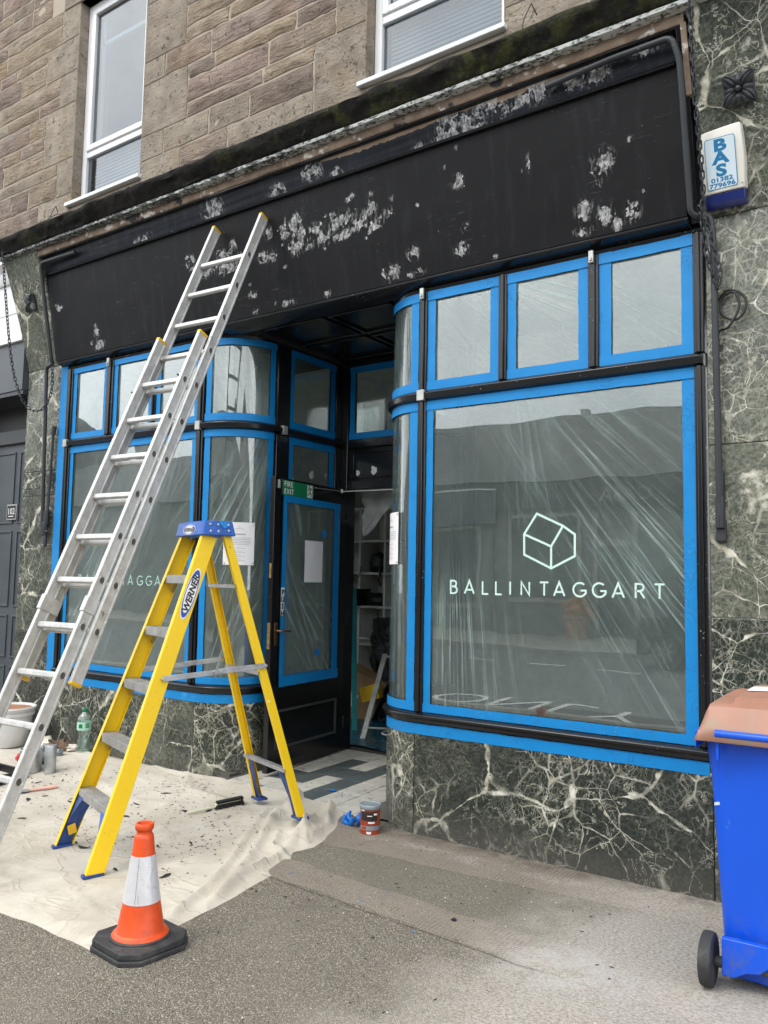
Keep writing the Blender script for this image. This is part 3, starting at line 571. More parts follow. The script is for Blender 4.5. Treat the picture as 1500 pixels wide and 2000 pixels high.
def band(name, x0, x1, f0, f1, zoff, mat):
    m_ = MB()
    def fn(u, v):
        x = x0+(x1-x0)*u; a, b = f0(x), f1(x); y = a+(b-a)*v; e = min(v, 1-v, u*8, (1-u)*8)
        y += 0.03*mnoise.noise(Vector((x*7, v*3+y, 1.3)))*(1 if v in (0, 1) else 0.3)
        return (x, y, gz(x, y)+(zoff if e > 0.01 else 0.001)+0.0025*mnoise.noise(Vector((x*2.1, y*2.1, 0))))
    m_.grid(fn, 70, 6); return struct(name, m_, mat, smooth=60, fix=False)
band('paving_strip', -2.4, 2.9, lambda x: -1.10-0.075*x, lambda x: -0.86-0.05*x, 0.0035, 'worn_strip')
band('paving_strip', -0.62, 2.9, lambda x: -0.47+0.07*x, lambda x: -0.02, 0.0035, 'worn_strip')
mb = MB()
for i in range(0, 60):
    pass
crk = [(-2.2+0.1*i, -1.125-0.075*(-2.2+0.1*i)+0.012*mnoise.noise(Vector((i*0.9, 0, 0)))) for i in range(38)]
for a, b in zip(crk, crk[1:]):
    if a[0] > 1.25: break
    for sgn, w in ((1, 0.0018+0.0016*mnoise.noise(Vector((a[0]*9, 0, 3)))),):
        mb.add([(a[0], a[1]-w, gz(*a)+0.0045), (b[0], b[1]-w, gz(*b)+0.0045), (b[0], b[1]+w, gz(*b)+0.0045), (a[0], a[1]+w, gz(*a)+0.0045)], [(0, 1, 2, 3)])
struct('pavement_crack', mb, 'grout', fix=False)
for k, (x0, x1, y) in enumerate([(-6.3, -5.67, -11.95), (-4.76, -3.92, -11.78), (-3.06, -2.28, -11.4), (-1.3, -0.4, -11.2), (-8.0, -7.2, -12.1), (0.5, 1.3, -11.0)]):
    mb = MB(); mb.box(x0, x1, y-0.05, y+0.05, -0.112, -0.105); struct('road_marking', mb, 'road_paint')
o = text('road_marking', 'ONLY', 1.18, 'road_paint', None, (-3.62, -6.42, -0.106), (1, 0, 0), (0, 1, 0), bold=-0.01, sx=0.98); tag(o, kind='structure')
mb = MB(); mb.box(-0.3, 6, -5.6, -5.5, -0.112, -0.105); struct('road_marking', mb, 'road_paint')
# road surface sits at -0.11: markings are 5 mm above it

# ------------------------------------------------------------------ tenement wall above the shop
T = thing('tenement_building', 'brown sandstone tenement upper storey with white framed windows above the shopfront', 'building', (-1.1, 0.0, 4.5))
WIN = [(-3.965, -2.97, 5.02, 7.02), (-0.545, 0.53, 5.02, 7.02)]
mb = MB()
X0, X1, ZB, ZT, TH = -9.0, 6.0, 4.5, 10.5, 0.34
xs = [X0, WIN[0][0], WIN[0][1], WIN[1][0], WIN[1][1], X1]
for i in (0, 2, 4): mb.box(xs[i], xs[i+1], -0.004, TH, ZB, ZT)
for (a, b, z0, z1) in WIN: mb.box(a, b, -0.003, TH, ZB, z0); mb.box(a, b, -0.003, TH, z1, ZT)
mb.build('backing_wall', 'mortar', T)
mb = MB(); mb.box(2.245, 6.0, 0.0, TH, 0.0, 4.499); o = mb.build('ground_floor_wall', 'dressed_stone', T); fattr(o, 'tint', [0.5]*8)
blocks = []   # (x0, x1, z0, z1, kind)
zc = [4.60]; hs_ = [0.15, 0.21, 0.14, 0.19, 0.235, 0.13, 0.20]
while zc[-1] < 8.4: zc.append(zc[-1]+hs_[len(zc) % 7]*random.uniform(0.93, 1.08))
def jambs():
    out = {}; i = 0; wide = True
    for side in ('L0', 'R0', 'L1', 'R1'):
        i = 0; wide = side in ('R0', 'R1'); lst = []
        while i < len(zc)-1:
            n = random.choice((2, 3, 3)) if wide else random.choice((1, 2, 2)); j = min(i+n, len(zc)-1)
            lst.append((i, j, random.uniform(0.46, 0.60) if wide else random.uniform(0.24, 0.30))); i = j; wide = not wide
        out[side] = lst
    return out
J = jambs()
def jw(side, c):
    for (i, j, w) in J[side]:
        if i <= c < j: return w
    return 0.3
for k, (a, b, z0, z1) in enumerate(WIN):
    for side, x, sg in (('L%d' % k, a, -1), ('R%d' % k, b, 1)):
        for (i, j, w) in J[side]:
            if zc[j] > 7.45: continue
            blocks.append((min(x, x+sg*w), max(x, x+sg*w), zc[i], zc[j], 'jamb%+d' % sg))
for c in range(len(zc)-1):
    if zc[c+1] > 8.3: break
    for s, (xa, xb) in enumerate([(-9.0, WIN[0][0]-jw('L0', c)), (WIN[0][1]+jw('R0', c), WIN[1][0]-jw('L1', c)), (WIN[1][1]+jw('R1', c), 6.0)]):
        if zc[c] > (8.3, 7.5, 7.5)[s]: continue
        if zc[c] > 7.25:
            if s == 0: xb = -2.0
            elif s == 1: xa = -2.0+0.002
        x = xa
        while x < xb-0.02:
            w = random.uniform(0.30, 0.62) if random.random() < .6 else random.uniform(0.6, 1.0)
            if xb-x-w < 0.26: w = xb-x
            if c % 2 == 0 and random.random() < 0.10 and w < 0.5: pass
            blocks.append((x, x+w, zc[c], zc[c+1], 'rubble')); x += w
def block_mesh(m_, x0, x1, z0, z1, kind):
    jt = 0.010 if kind == 'rubble' else 0.005
    x0 += jt; x1 -= jt; z0 += jt; z1 -= jt
    nu, nv = (5, 3) if kind == 'rubble' else (4, 3)
    sd = Vector((x0*3.1, z0*5.3, 0)); V = []
    pr0 = random.uniform(0.012, 0.03) if kind == 'rubble' else 0.016
    for j in range(nv+1):
        for i in range(nu+1):
            u, v = i/nu, j/nv; e = min(u, 1-u)*2, min(v, 1-v)*2
            rim = (i in (0, nu)) or (j in (0, nv))
            if kind == 'rubble':
                y = -(0.009 if rim else pr0+0.030*mnoise.noise(sd+Vector((u*4, v*3, 2))))
                dx = (0.020*mnoise.noise(sd+Vector((u*5, v*5, 7))) if rim else 0); dz = (0.016*mnoise.noise(sd+Vector((u*5, v*5, 9))) if rim else 0)
            else: y = -(0.010 if rim else pr0)+0.002*mnoise.noise(sd+Vector((u*4, v*4, 3))); dx = dz = 0
            uu = u if kind == 'rubble' else (0, 0.06, 0.5, 0.94, 1)[i]
            V.append((x0+(x1-x0)*uu+dx, y, z0+(z1-z0)*v+dz))
    F = [(j*(nu+1)+i, j*(nu+1)+i+1, (j+1)*(nu+1)+i+1, (j+1)*(nu+1)+i) for j in range(nv) for i in range(nu)]
    # skirt back to the wall
    ring = [i for i in range(nu+1)]+[(j)*(nu+1)+nu for j in range(1, nv+1)]+[nv*(nu+1)+i for i in range(nu-1, -1, -1)]+[j*(nu+1) for j in range(nv-1, 0, -1)]
    b = len(V); dpt = 0.004
    if kind.startswith('jamb'): dpt = 0.004
    V += [(V[i][0], dpt, V[i][2]) for i in ring]; n = len(ring)
    F += [(ring[(k+1) % n], ring[k], b+k, b+(k+1) % n) for k in range(n)]
    m_.add(V, F)
def in_view(bk):
    p = Vector(((bk[0]+bk[1])/2, 0, (bk[2]+bk[3])/2))-CAM
    d = p.dot(fw); sx, sy = p.dot(rt2)/d*1600, p.dot(up2)/d*1600
    return -850 < sx < 850 and sy < 1100
blocks.sort(key=lambda b: (not in_view(b), -(b[1]-b[0])*(b[3]-b[2])))
rest = MB(); rest_t = []
for k, bk in enumerate(blocks):
    jam = bk[4] != 'rubble'; tnt = random.random()
    if k < 285 and in_view(bk):
        m_ = MB(); block_mesh(m_, *bk); o = m_.build('stone_block' if not jam else 'jamb_stone', 'dressed_stone' if jam or random.random() < 0.08 else 'rubble_stone', T, smooth=50, fix=False)
        fattr(o, 'tint', [tnt]*len(o.data.vertices))
    else:
        n0 = len(rest.v); block_mesh(rest, *bk); rest_t += [tnt]*(len(rest.v)-n0)
if rest.v:
    o = rest.build('stone_block', 'rubble_stone', T, smooth=50, fix=False); fattr(o, 'tint', rest_t); tag(o, kind='stuff')
# reveals of the two windows (tooled margins)
for k, (a, b, z0, z1) in enumerate(WIN):
    for xa, xb in ((a-0.012, a+0.004), (b-0.004, b+0.012)):
        m_ = MB(); m_.box(xa, xb, -0.012, 0.30, z0, z1); o = m_.build('window_reveal', 'dressed_stone', T, bevel=0.006); fattr(o, 'tint', [0.6]*len(o.data.vertices))
    m_ = MB(); m_.box(a-0.25, b+0.25, -0.022, 0.28, z1, z1+0.36); o = m_.build('lintel', 'dressed_stone', T, bevel=0.008); fattr(o, 'tint', [0.35]*len(o.data.vertices))
    m_ = MB(); m_.box(a-0.05, b+0.02, -0.05, 0.14, z0-0.035, z0); m_.build('window_sill', 'white_paint', T, bevel=0.006)
    yf = 0.085; fr_ = MB()
    def ring(mb_, x0, x1, zz0, zz1, w, y0, y1):
        mb_.box(x0, x0+w, y0, y1, zz0, zz1); mb_.box(x1-w, x1, y0, y1, zz0, zz1); mb_.box(x0+w, x1-w, y0, y1, zz0, zz0+w); mb_.box(x0+w, x1-w, y0, y1, zz1-w, zz1)
    xa, xb = a+0.006, b-0.006
    ring(fr_, xa, xb, z0+0.002, z1-0.003, 0.062, yf, yf+0.07); zt = z0+0.46
    fr_.box(xa+0.062, xb-0.062, yf+0.004, yf+0.066, zt, zt+0.06)
    W_ = fr_.build('window', 'white_upvc', T, bevel=0.006)
    s_ = MB(); ring(s_, xa+0.064, xb-0.064, zt+0.062, z1-0.067, 0.055, yf-0.012, yf+0.05); s_.build('sash', 'white_upvc', W_, bevel=0.008)
    s_ = MB(); s_.box(xa+0.119, xb-0.119, yf+0.02, yf+0.024, zt+0.117, z1-0.122); s_.build('pane', 'glass_upper', W_)
    s_ = MB(); s_.box(xa+0.062, xb-0.062, yf+0.03, yf+0.034, z0+0.064, zt); s_.build('pane', 'glass_upper', W_)
    s_ = MB()
    for i in range(12):
        zz = z0+0.075+i*0.0325; s_.obox(((xa+xb)/2, yf+0.085, zz), ((xb-xa)/2-0.085, 0, 0), (0, 0.004, 0.0125), (0, 0.0006, -0.00016))
    s_.build('blind', 'blind', W_)
    if k == 0:
        s_ = MB(); s_.box(xa+0.118, xa+0.15, yf+0.08, yf+0.1, zt+0.06, z1-0.06); s_.box(xa+0.1, xb-0.1, yf+0.08, yf+0.1, z1-0.40, z1-0.36); s_.build('inner_frame', 'white_upvc', W_)
    s_ = MB(); s_.box(xa-1.6, xb+1.0, 0.60, 0.63, z0-0.6, z1+1.2); s_.build('window_backing', 'room_dark', W_)  # dark board added behind the glass to block sky seen through the rooms
mb = MB(); mb.box(X0, X1, TH, 5.2, 10.3, 10.5); mb.box(X0, X1, 5.0, 5.2, ZB, 10.3); mb.build('roof_slab', 'dark_grey_paint', T)
# loose wires and weeds on the ledge
for (px, pz, dx, dz) in [(-4.02, 4.80, -0.06, 0.18), (-4.12, 4.78, 0.14, 0.12), (-1.0, 4.72, 0.16, 0.13), (-2.95, 4.78, -0.05, 0.10), (-3.55, 4.78, -0.03, 0.07), (0.72, 4.72, 0.05, 0.3)]:
    mb = MB(); mb.tube([(px, -0.2, pz-0.05), (px+dx*0.2, -0.15, pz+dz*0.6), (px+dx*0.7, -0.1, pz+dz), (px+dx*1.1, -0.06, pz+dz*0.8)], 0.004, 5); mb.build('loose_wire', 'black_stuff', T, smooth=60)

# ------------------------------------------------------------------ shopfront
S = thing('shopfront', 'old black shopfront with curved corner windows masked in blue tape and green marble stall risers', 'shopfront', (-1.1, 0.0, 0.0))
XL, XR = -3.975, 1.70
def board(name, p0, p1, mat, nx, nz_, x0, x1, spots, bares, thick=0.02):
    """inclined board, p0/p1 = (y, z) of lower and upper edge; masks stored per vertex"""
    m_ = MB()
    m_.grid(lambda u, v: (x0+(x1-x0)*u, p0[0]+(p1[0]-p0[0])*v+0.0015*mnoise.noise(Vector((u*14, v*5, 4.4))), p0[1]+(p1[1]-p0[1])*v), nx, nz_)
    nf = len(m_.v)
    m_.box(x0, x1, max(p0[0], p1[0])+0.004, max(p0[0], p1[0])+0.004+thick, p0[1]+0.002, p1[1]-0.002)
    o = m_.build(name, mat, S, fix=False)
    V = np.array(m_.v)
    def acc(lst, pw):
        a = np.zeros(len(V))
        for (cx, cz, rx, rz) in lst:
            d = ((V[:, 0]-cx)/(rx*1.12+0.005))**2+((V[:, 2]-cz)/(rz*1.12+0.005))**2
            a = np.maximum(a, np.exp(-d*pw))
        return a
    fattr(o, 'scuff', acc(spots, 0.75)); fattr(o, 'bare', acc(bares, 0.6)); o.data.polygons.foreach_set('use_smooth', [True]*nx*nz_+[False]*(len(o.data.polygons)-nx*nz_))
    return o
LOW = [(-1.034,4.052,.065,.048),(-.995,3.98,.046,.034),(-1.015,3.897,.051,.044),(-1.116,4.007,.024,.031),(-.828,3.968,.045,.033),(-.888,3.898,.036,.027),(-.782,3.899,.066,.033),(-.651,3.979,.06,.046),(-.558,3.985,.051,.033),(-.491,3.93,.042,.032),(-.423,3.97,.037,.032),(-.355,4.01,.032,.029),(-.305,3.904,.032,.025),(-.228,3.935,.028,.025),(-.432,3.89,.029,.019),(-.658,3.883,.035,.02),(-.582,3.89,.038,.026),(-.357,3.883,.024,.019),(-1.336,3.882,.039,.028),(-1.252,3.875,.034,.028),(-1.275,4.042,.029,.035),(-1.629,4.027,.026,.032),(-2.103,3.999,.04,.041),(-1.769,3.887,.048,.037),(-1.924,3.89,.049,.03),(-1.76,3.983,.053,.026),(-1.705,3.874,.037,.037),(-1.637,3.894,.042,.029),(-1.713,3.97,.042,.022),(-1.471,3.644,.04,.018),(-1.456,3.523,.02,.018),(-.063,3.642,.034,.028),(-.055,3.525,.046,.016),(-.247,3.562,.052,.038),(-.78,3.527,.022,.014),(-1.173,3.526,.019,.014),(-1.1,3.524,.019,.014),(.302,3.994,.028,.036),(1.207,3.876,.048,.048),(1.179,3.773,.023,.013),(.77,3.983,.006,.039),(1.087,3.649,.038,.038),(1.202,3.595,.031,.051),(1.352,3.574,.03,.037),(1.057,3.53,.036,.017),(1.108,3.527,.015,.016),(1.27,3.533,.014,.022),(.291,3.6,.032,.03),(-.061,3.658,.031,.025),(-.231,3.942,.028,.022),(.331,3.72,.021,.015),(-3.339,3.653,.028,.038),(-3.322,3.546,.056,.03),(-3.83,3.945,.03,.017)]
rs = random.Random(4)
for _ in range(45):   # small chips round the bigger scrapes
    q = rs.choice(LOW[:54]); LOW.append((q[0]+rs.gauss(0, .16), min(4.2, max(3.51, q[1]+rs.gauss(0, .10))), rs.uniform(.004, .013), rs.uniform(.004, .012)))
HI = [(-1.77,4.404,.047,.055),(-1.792,4.312,.094,.062),(-2.601,4.281,.078,.026),(-.806,4.342,.074,.037),(-.608,4.276,.038,.028),(-1.149,4.282,.056,.045),(.242,4.381,.035,.033),(.36,4.325,.128,.044),(.455,4.255,.116,.03),(.513,4.39,.072,.035),(.866,4.358,.078,.047),(.735,4.337,.05,.024),(1.069,4.332,.038,.025),(1.195,4.324,.073,.03),(1.232,4.385,.083,.017),(1.466,4.365,.065,.017),(.045,4.264,.029,.023),(.635,4.323,.045,.037),(.298,4.269,.103,.033)]
BARE = [(-.41,4.395,.22,.018),(-.08,4.40,.26,.02),(.3,4.405,.3,.012),(.964,4.404,.2,.016),(1.115,4.404,.15,.018),(.675,4.395,.12,.02)]
xc = -1.135   # joint between the two fascia boards
board('fascia_board', (-0.075, 3.49), (-0.215, 4.25), 'fascia_paint', 190, 66, XL+0.006, xc-0.0015, LOW, [])
board('fascia_board', (-0.0757, 3.49), (-0.2157, 4.25), 'fascia_paint', 190, 66, xc+0.0015, XR-0.065, LOW, [])
board('upper_fascia_board', (-0.225, 4.262), (-0.262, 4.405), 'upper_paint', 360, 22, XL+0.02, XR-0.075, HI, BARE)
def sweepx(name, prof, x0, x1, mat, nx=1, jig=0.0, smooth=40, closed=True, sd=0, **k):
    m_ = MB(); n = len(prof)
    V = []; F = []
    for i in range(nx+1):
        x = x0+(x1-x0)*i/nx
        for j, (y, z) in enumerate(prof):
            a = jig*mnoise.noise(Vector((x*4.1, j*1.7, sd))); b = jig*mnoise.noise(Vector((x*4.1+50, j*1.7, sd)))
            c = jig*0.5*mnoise.noise(Vector((x*17, j*3.1, sd+5)))
            V.append((x, y+a+c, z+b+c))
    for i in range(nx):
        for j in range(n if closed else n-1): F.append((i*n+j, i*n+(j+1) % n, (i+1)*n+(j+1) % n, (i+1)*n+j))
    if closed: F += [tuple(range(n))[::-1], tuple(nx*n+j for j in range(n))]
    m_.add(V, F); return m_.build(name, mat, S, smooth=smooth, **k)
sweepx('moulding', [(-0.19, 4.247), (-0.238, 4.243), (-0.243, 4.252), (-0.238, 4.263), (-0.20, 4.265)], XL+0.02, XR-0.075, 'frame_black', 1)
sweepx('moulding', [(-0.22, 4.385), (-0.288, 4.40), (-0.292, 4.412), (-0.24, 4.418)], XL+0.0, XR-0.03, 'frame_black', 30, 0.003)  # black also puts the shadow line under the brown strip into the colour
sweepx('frieze_strip', [(-0.24, 4.412), (-0.299, 4.409), (-0.306, 4.418), (-0.31, 4.462), (-0.24, 4.464)], XL-0.03, XR-0.01, 'brown_strip', 60, 0.003)
sweepx('lead_flashing', [(-0.20, 4.468), (-0.358, 4.462), (-0.372, 4.464), (-0.376, 4.484), (-0.366, 4.488), (-0.20, 4.489)], -4.53, 2.26, 'flaking_lead', 260, 0.004, sd=3)
sweepx('cornice', [(0.0, 4.487), (-0.345, 4.487), (-0.375, 4.505), (-0.385, 4.53), (-0.408, 4.555), (-0.428, 4.58), (-0.435, 4.607), (-0.42, 4.632), (-0.34, 4.665), (0.0, 4.80)], -4.545, 2.28, 'mossy_stone', 300, 0.018, smooth=70)
sweepx('soffit_board', [(-0.073, 3.487), (-0.071, 3.474), (0.02, 3.432), (0.06, 3.43), (0.06, 3.487)], XL+0.02, XR-0.06, 'frame_black', 1, bevel=0.003)
mb = MB(); mb.prism([(-0.03, 3.46), (-0.225, 4.25), (-0.30, 4.41), (0.0, 4.45), (0.04, 3.46)], (0.04, 0, 0), lambda y, z: (XR-0.055, y, z)); mb.build('fascia_end', 'frame_black', S, bevel=0.003)
mb = MB(); mb.prism([(-0.20, 4.08), (-0.305, 4.41), (-0.24, 4.41), (-0.15, 4.08)], (0.028, 0, 0), lambda y, z: (XR-0.028, y, z)); mb.build('end_strip', 'brown_strip', S)
mb = MB(); mb.box(XL, XR, 0.02, 0.36, 3.50, 4.50); mb.build('fascia_core', 'dark_grey_paint', S)
# marble: corbels, pilasters, stall risers
def marble(m_, dens, lite, bevel=0.004, smooth=None):
    o = m_.build('marble_slab', 'green_marble', S, bevel=bevel, smooth=smooth); o.color = (dens, lite, 0, 1); return o
prof = [(0.05, 3.475)]+[(-0.012-0.335*(t**1.12), 3.475+1.05*t) for t in np.linspace(0, 1, 9)]+[(0.05, 4.525)]
for x0, x1, d, l in [(-4.5, -4.166, 0.35, 0.8), (-4.163, -3.977, 0.35, 0.8), (1.712, 2.24, 0.6, 0.6)]:
    mb = MB(); mb.prism([(y, z) for y, z in prof], (x1-x0, 0, 0), lambda y, z: (x0, y, z)); marble(mb, d, l, smooth=40)
for x0, x1, tab in [(-4.5, -3.977, [(0.0, 1.02, 0.4, 0.4), (1.023, 2.27, 0.5, 0.55), (2.273, 2.34, 0.35, 0.5), (2.343, 2.50, 0.8, 0.15), (2.503, 3.472, 0.65, 0.7)]),
                    (1.712, 2.24, [(0.0, 1.39, 0.7, 0.3), (1.393, 2.27, 0.4, 0.9), (2.273, 3.472, 0.75, 0.8)])]:
    for z0, z1, d, l in tab:
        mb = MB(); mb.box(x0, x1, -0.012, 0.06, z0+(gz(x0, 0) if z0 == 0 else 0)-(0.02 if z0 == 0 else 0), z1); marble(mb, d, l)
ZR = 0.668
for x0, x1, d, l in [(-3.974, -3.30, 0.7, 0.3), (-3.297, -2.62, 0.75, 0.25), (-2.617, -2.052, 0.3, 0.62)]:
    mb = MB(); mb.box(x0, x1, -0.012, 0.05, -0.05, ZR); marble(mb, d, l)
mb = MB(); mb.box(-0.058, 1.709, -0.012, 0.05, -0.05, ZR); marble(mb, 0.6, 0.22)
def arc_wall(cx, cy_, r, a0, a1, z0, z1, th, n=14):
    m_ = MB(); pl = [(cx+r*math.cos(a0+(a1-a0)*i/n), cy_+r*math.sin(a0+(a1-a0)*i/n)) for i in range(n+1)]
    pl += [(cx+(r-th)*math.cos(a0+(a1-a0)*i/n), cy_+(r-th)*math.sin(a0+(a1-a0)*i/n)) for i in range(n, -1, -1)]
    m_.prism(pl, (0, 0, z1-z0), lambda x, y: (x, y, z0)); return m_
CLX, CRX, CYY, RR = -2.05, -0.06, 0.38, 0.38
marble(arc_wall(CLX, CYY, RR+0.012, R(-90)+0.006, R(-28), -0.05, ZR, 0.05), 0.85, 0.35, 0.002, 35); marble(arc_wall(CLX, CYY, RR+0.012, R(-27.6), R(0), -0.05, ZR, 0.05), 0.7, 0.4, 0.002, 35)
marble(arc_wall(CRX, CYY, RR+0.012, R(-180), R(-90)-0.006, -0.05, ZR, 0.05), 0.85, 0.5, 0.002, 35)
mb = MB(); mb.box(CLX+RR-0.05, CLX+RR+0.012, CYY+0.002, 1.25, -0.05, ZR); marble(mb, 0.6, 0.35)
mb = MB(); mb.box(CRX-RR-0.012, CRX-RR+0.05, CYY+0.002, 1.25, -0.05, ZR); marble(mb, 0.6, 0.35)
# plan paths of the two window bays: (x, y, nx, ny)
def bay(side):
    P_ = []
    if side == 'L':
        P_ += [(-3.86, 0, 0, -1), (CLX, 0, 0, -1)]; P_ += [(CLX+RR*math.cos(a), CYY+RR*math.sin(a), math.cos(a), math.sin(a)) for a in np.linspace(R(-90), 0, 17)[1:]]; P_ += [(CLX+RR, 1.22, 1, 0)]
    else:
        P_ += [(1.695, 0, 0, -1), (CRX, 0, 0, -1)]; P_ += [(CRX+RR*math.cos(a), CYY+RR*math.sin(a), math.cos(a), math.sin(a)) for a in np.linspace(R(-90), R(-180), 17)[1:]]; P_ += [(CRX-RR, 1.22, -1, 0)]
    return P_
def sweep_plan(name, path, prof, mat, bevel=0.003, jig=0.0):
    m_ = MB(); n = len(prof); V = []; F = []
    if jig:   # denser path so that a torn edge can wander
        q = []
        for a, b in zip(path, path[1:]):
            k = max(1, int(math.hypot(b[0]-a[0], b[1]-a[1])/0.03))
            q += [tuple(a[c]+(b[c]-a[c])*i/k for c in range(4)) for i in range(k)]
        path = q+[path[-1]]
    for i, (x, y, nx, ny) in enumerate(path):
        for j, (d, z) in enumerate(prof):
            e = jig*mnoise.noise(Vector((x*9, y*9, j*2.0))); V.append((x+nx*(d+e*0.4), y+ny*(d+e*0.4), z+e))
    for i in range(len(path)-1):
        for j in range(n): F.append((i*n+j, i*n+(j+1) % n, (i+1)*n+(j+1) % n, (i+1)*n+j))
    F += [tuple(range(n))[::-1], tuple((len(path)-1)*n+j for j in range(n))]
    m_.add(V, F); return m_.build(name, mat, S, smooth=40, bevel=bevel)
TZ0, TZ1, SZ0, SZ1, HZ = 2.694, 2.764, 0.670, 0.742, 3.41
for sd_ in 'LR':
    pb = bay(sd_)
    sweep_plan('window_sill', pb, [(-0.06, SZ0), (0.012, SZ0), (0.028, SZ0+0.007), (0.031, SZ0+0.028), (0.043, SZ0+0.036), (0.043, SZ0+0.052), (0.02, SZ1-0.005), (-0.06, SZ1)], 'frame_black')
    sweep_plan('transom', pb, [(-0.05, TZ0), (0.018, TZ0), (0.04, TZ0+0.012), (0.044, TZ0+0.05), (0.018, TZ1), (-0.05, TZ1)], 'frame_black')
    sweep_plan('head_rail', pb, [(-0.05, HZ+0.002), (0.006, HZ+0.002), (0.012, HZ+0.028), (-0.05, HZ+0.03)], 'frame_black')
    sweep_plan('masking_tape', pb, [(0.012, SZ0-0.067), (0.0155, SZ0-0.067), (0.0155, SZ0-0.002), (0.012, SZ0-0.002)], 'tape', 0, 0.004)
# mullions
def mull(x0, x1, z0, z1, y0=-0.022, y1=0.05):
    m_ = MB(); m_.box(x0, x1, y0, y1, z0, z1); xm = (x0+x1)/2; w = (x1-x0)
    m_.box(xm-w*0.22, xm+w*0.22, y0-0.012, y0, z0, z1); m_.build('mullion', 'frame_black', S, bevel=0.004)
for x0, x1 in [(-3.862, -3.778), (-2.127, CLX-0.002), (CRX+0.0, -0.003), (1.647, 1.70)]:
    mull(x0, x1, SZ1, TZ0); mull(x0, x1, TZ1, HZ+0.002)
for x0, x1 in [(-3.291, -3.198), (-2.687, -2.633), (0.508, 0.562), (1.072, 1.134)]: mull(x0, x1, TZ1, HZ+0.002)
for xs_, sg in [(CLX+RR, 1), (CRX-RR, -1)]:
    for z0, z1 in ((SZ1, TZ0), (TZ1, HZ+0.002)):
        m_ = MB(); a, b = sorted((xs_-sg*0.05, xs_+sg*0.02)); m_.box(a, b, CYY+0.012, 0.545, z0, z1); m_.build('mullion', 'frame_black', S, bevel=0.005)
        m_ = MB(); m_.box(a, b, 1.145, 1.23, z0, z1); m_.build('mullion', 'frame_black', S, bevel=0.005)
for x, y, nx, ny in [(-2.088, 0, 0, -1), (CLX+RR, 0.46, 1, 0), (-0.03, 0, 0, -1), (-3.82, 0, 0, -1)]:
    m_ = MB(); c = Vector((x, y, (TZ0+TZ1)/2+0.001)); n_ = Vector((nx, ny, 0)); t_ = Vector((-ny, nx, 0)); m_.obox(c+n_*0.030, t_*0.026, n_*0.020, Vector((0, 0, 0.034))); m_.build('transom_clip', 'clip_grey', S, bevel=0.002)
for x in (-0.03, 1.10, -3.245):
    m_ = MB(); m_.box(x-0.014, x+0.014, -0.05, -0.036, 3.36, 3.43); m_.box(x-0.006, x+0.006, -0.06, -0.05, 3.37, 3.39); m_.build('head_clip', 'clip_grey', S, bevel=0.002)
# blue tape down the edge of the left pilaster
m_ = MB(); m_.grid(lambda u, v: (-3.972+0.104*u+0.004*mnoise.noise(Vector((u*2, v*40, 0))), -0.0142, 0.66+2.83*v), 2, 60); m_.build('masking_tape', 'tape', S, fix=False)

# ---- glazed openings
def flat(org, xd):
    org, xd = Vector(org), Vector(xd); n = xd.cross(Vector((0, 0, 1)))
    return lambda u, z, d: org+xd*u+Vector((0, 0, z))+n*d
def arcs(cx, a0, a1):
    L_ = RR*abs(a1-a0); sg = 1 if a1 > a0 else -1
    return lambda u, z, d: Vector((cx+(RR+d)*math.cos(a0+sg*u/RR), CYY+(RR+d)*math.sin(a0+sg*u/RR), z))
def fan_attr(uz, anchors):
    """crease fans of a sheet: (anchor u, z, mean angle, spread, frequency, strength[, box u0 u1 z0 z1]); first one alone, the rest share the second slot"""
    out = []
    for a in anchors:
        au, az, a0, w, k, amt = a[:6]
        dx, dz = uz[:, 0]-au, uz[:, 1]-az; an = np.arctan2(dz, dx); r = np.hypot(dx, dz)
        da = (an-a0+np.pi) % (2*np.pi)-np.pi; m = amt*np.exp(-(da/w)**2)
        if len(a) > 6:
            b = a[6]; sp_ = lambda t: 1/(1+np.exp(-t*14)); m = m*sp_(uz[:, 0]-b[0])*sp_(b[1]-uz[:, 0])*sp_(uz[:, 1]-b[2])*sp_(b[3]-uz[:, 1])
        f = np.stack([da*k+au*7.3+50, r*1.2+az, m], 1)
        if len(out) < 2: out.append(f)
        else: out[1] = np.where((f[:, 2] > out[1][:, 2])[:, None], f, out[1])
    return out
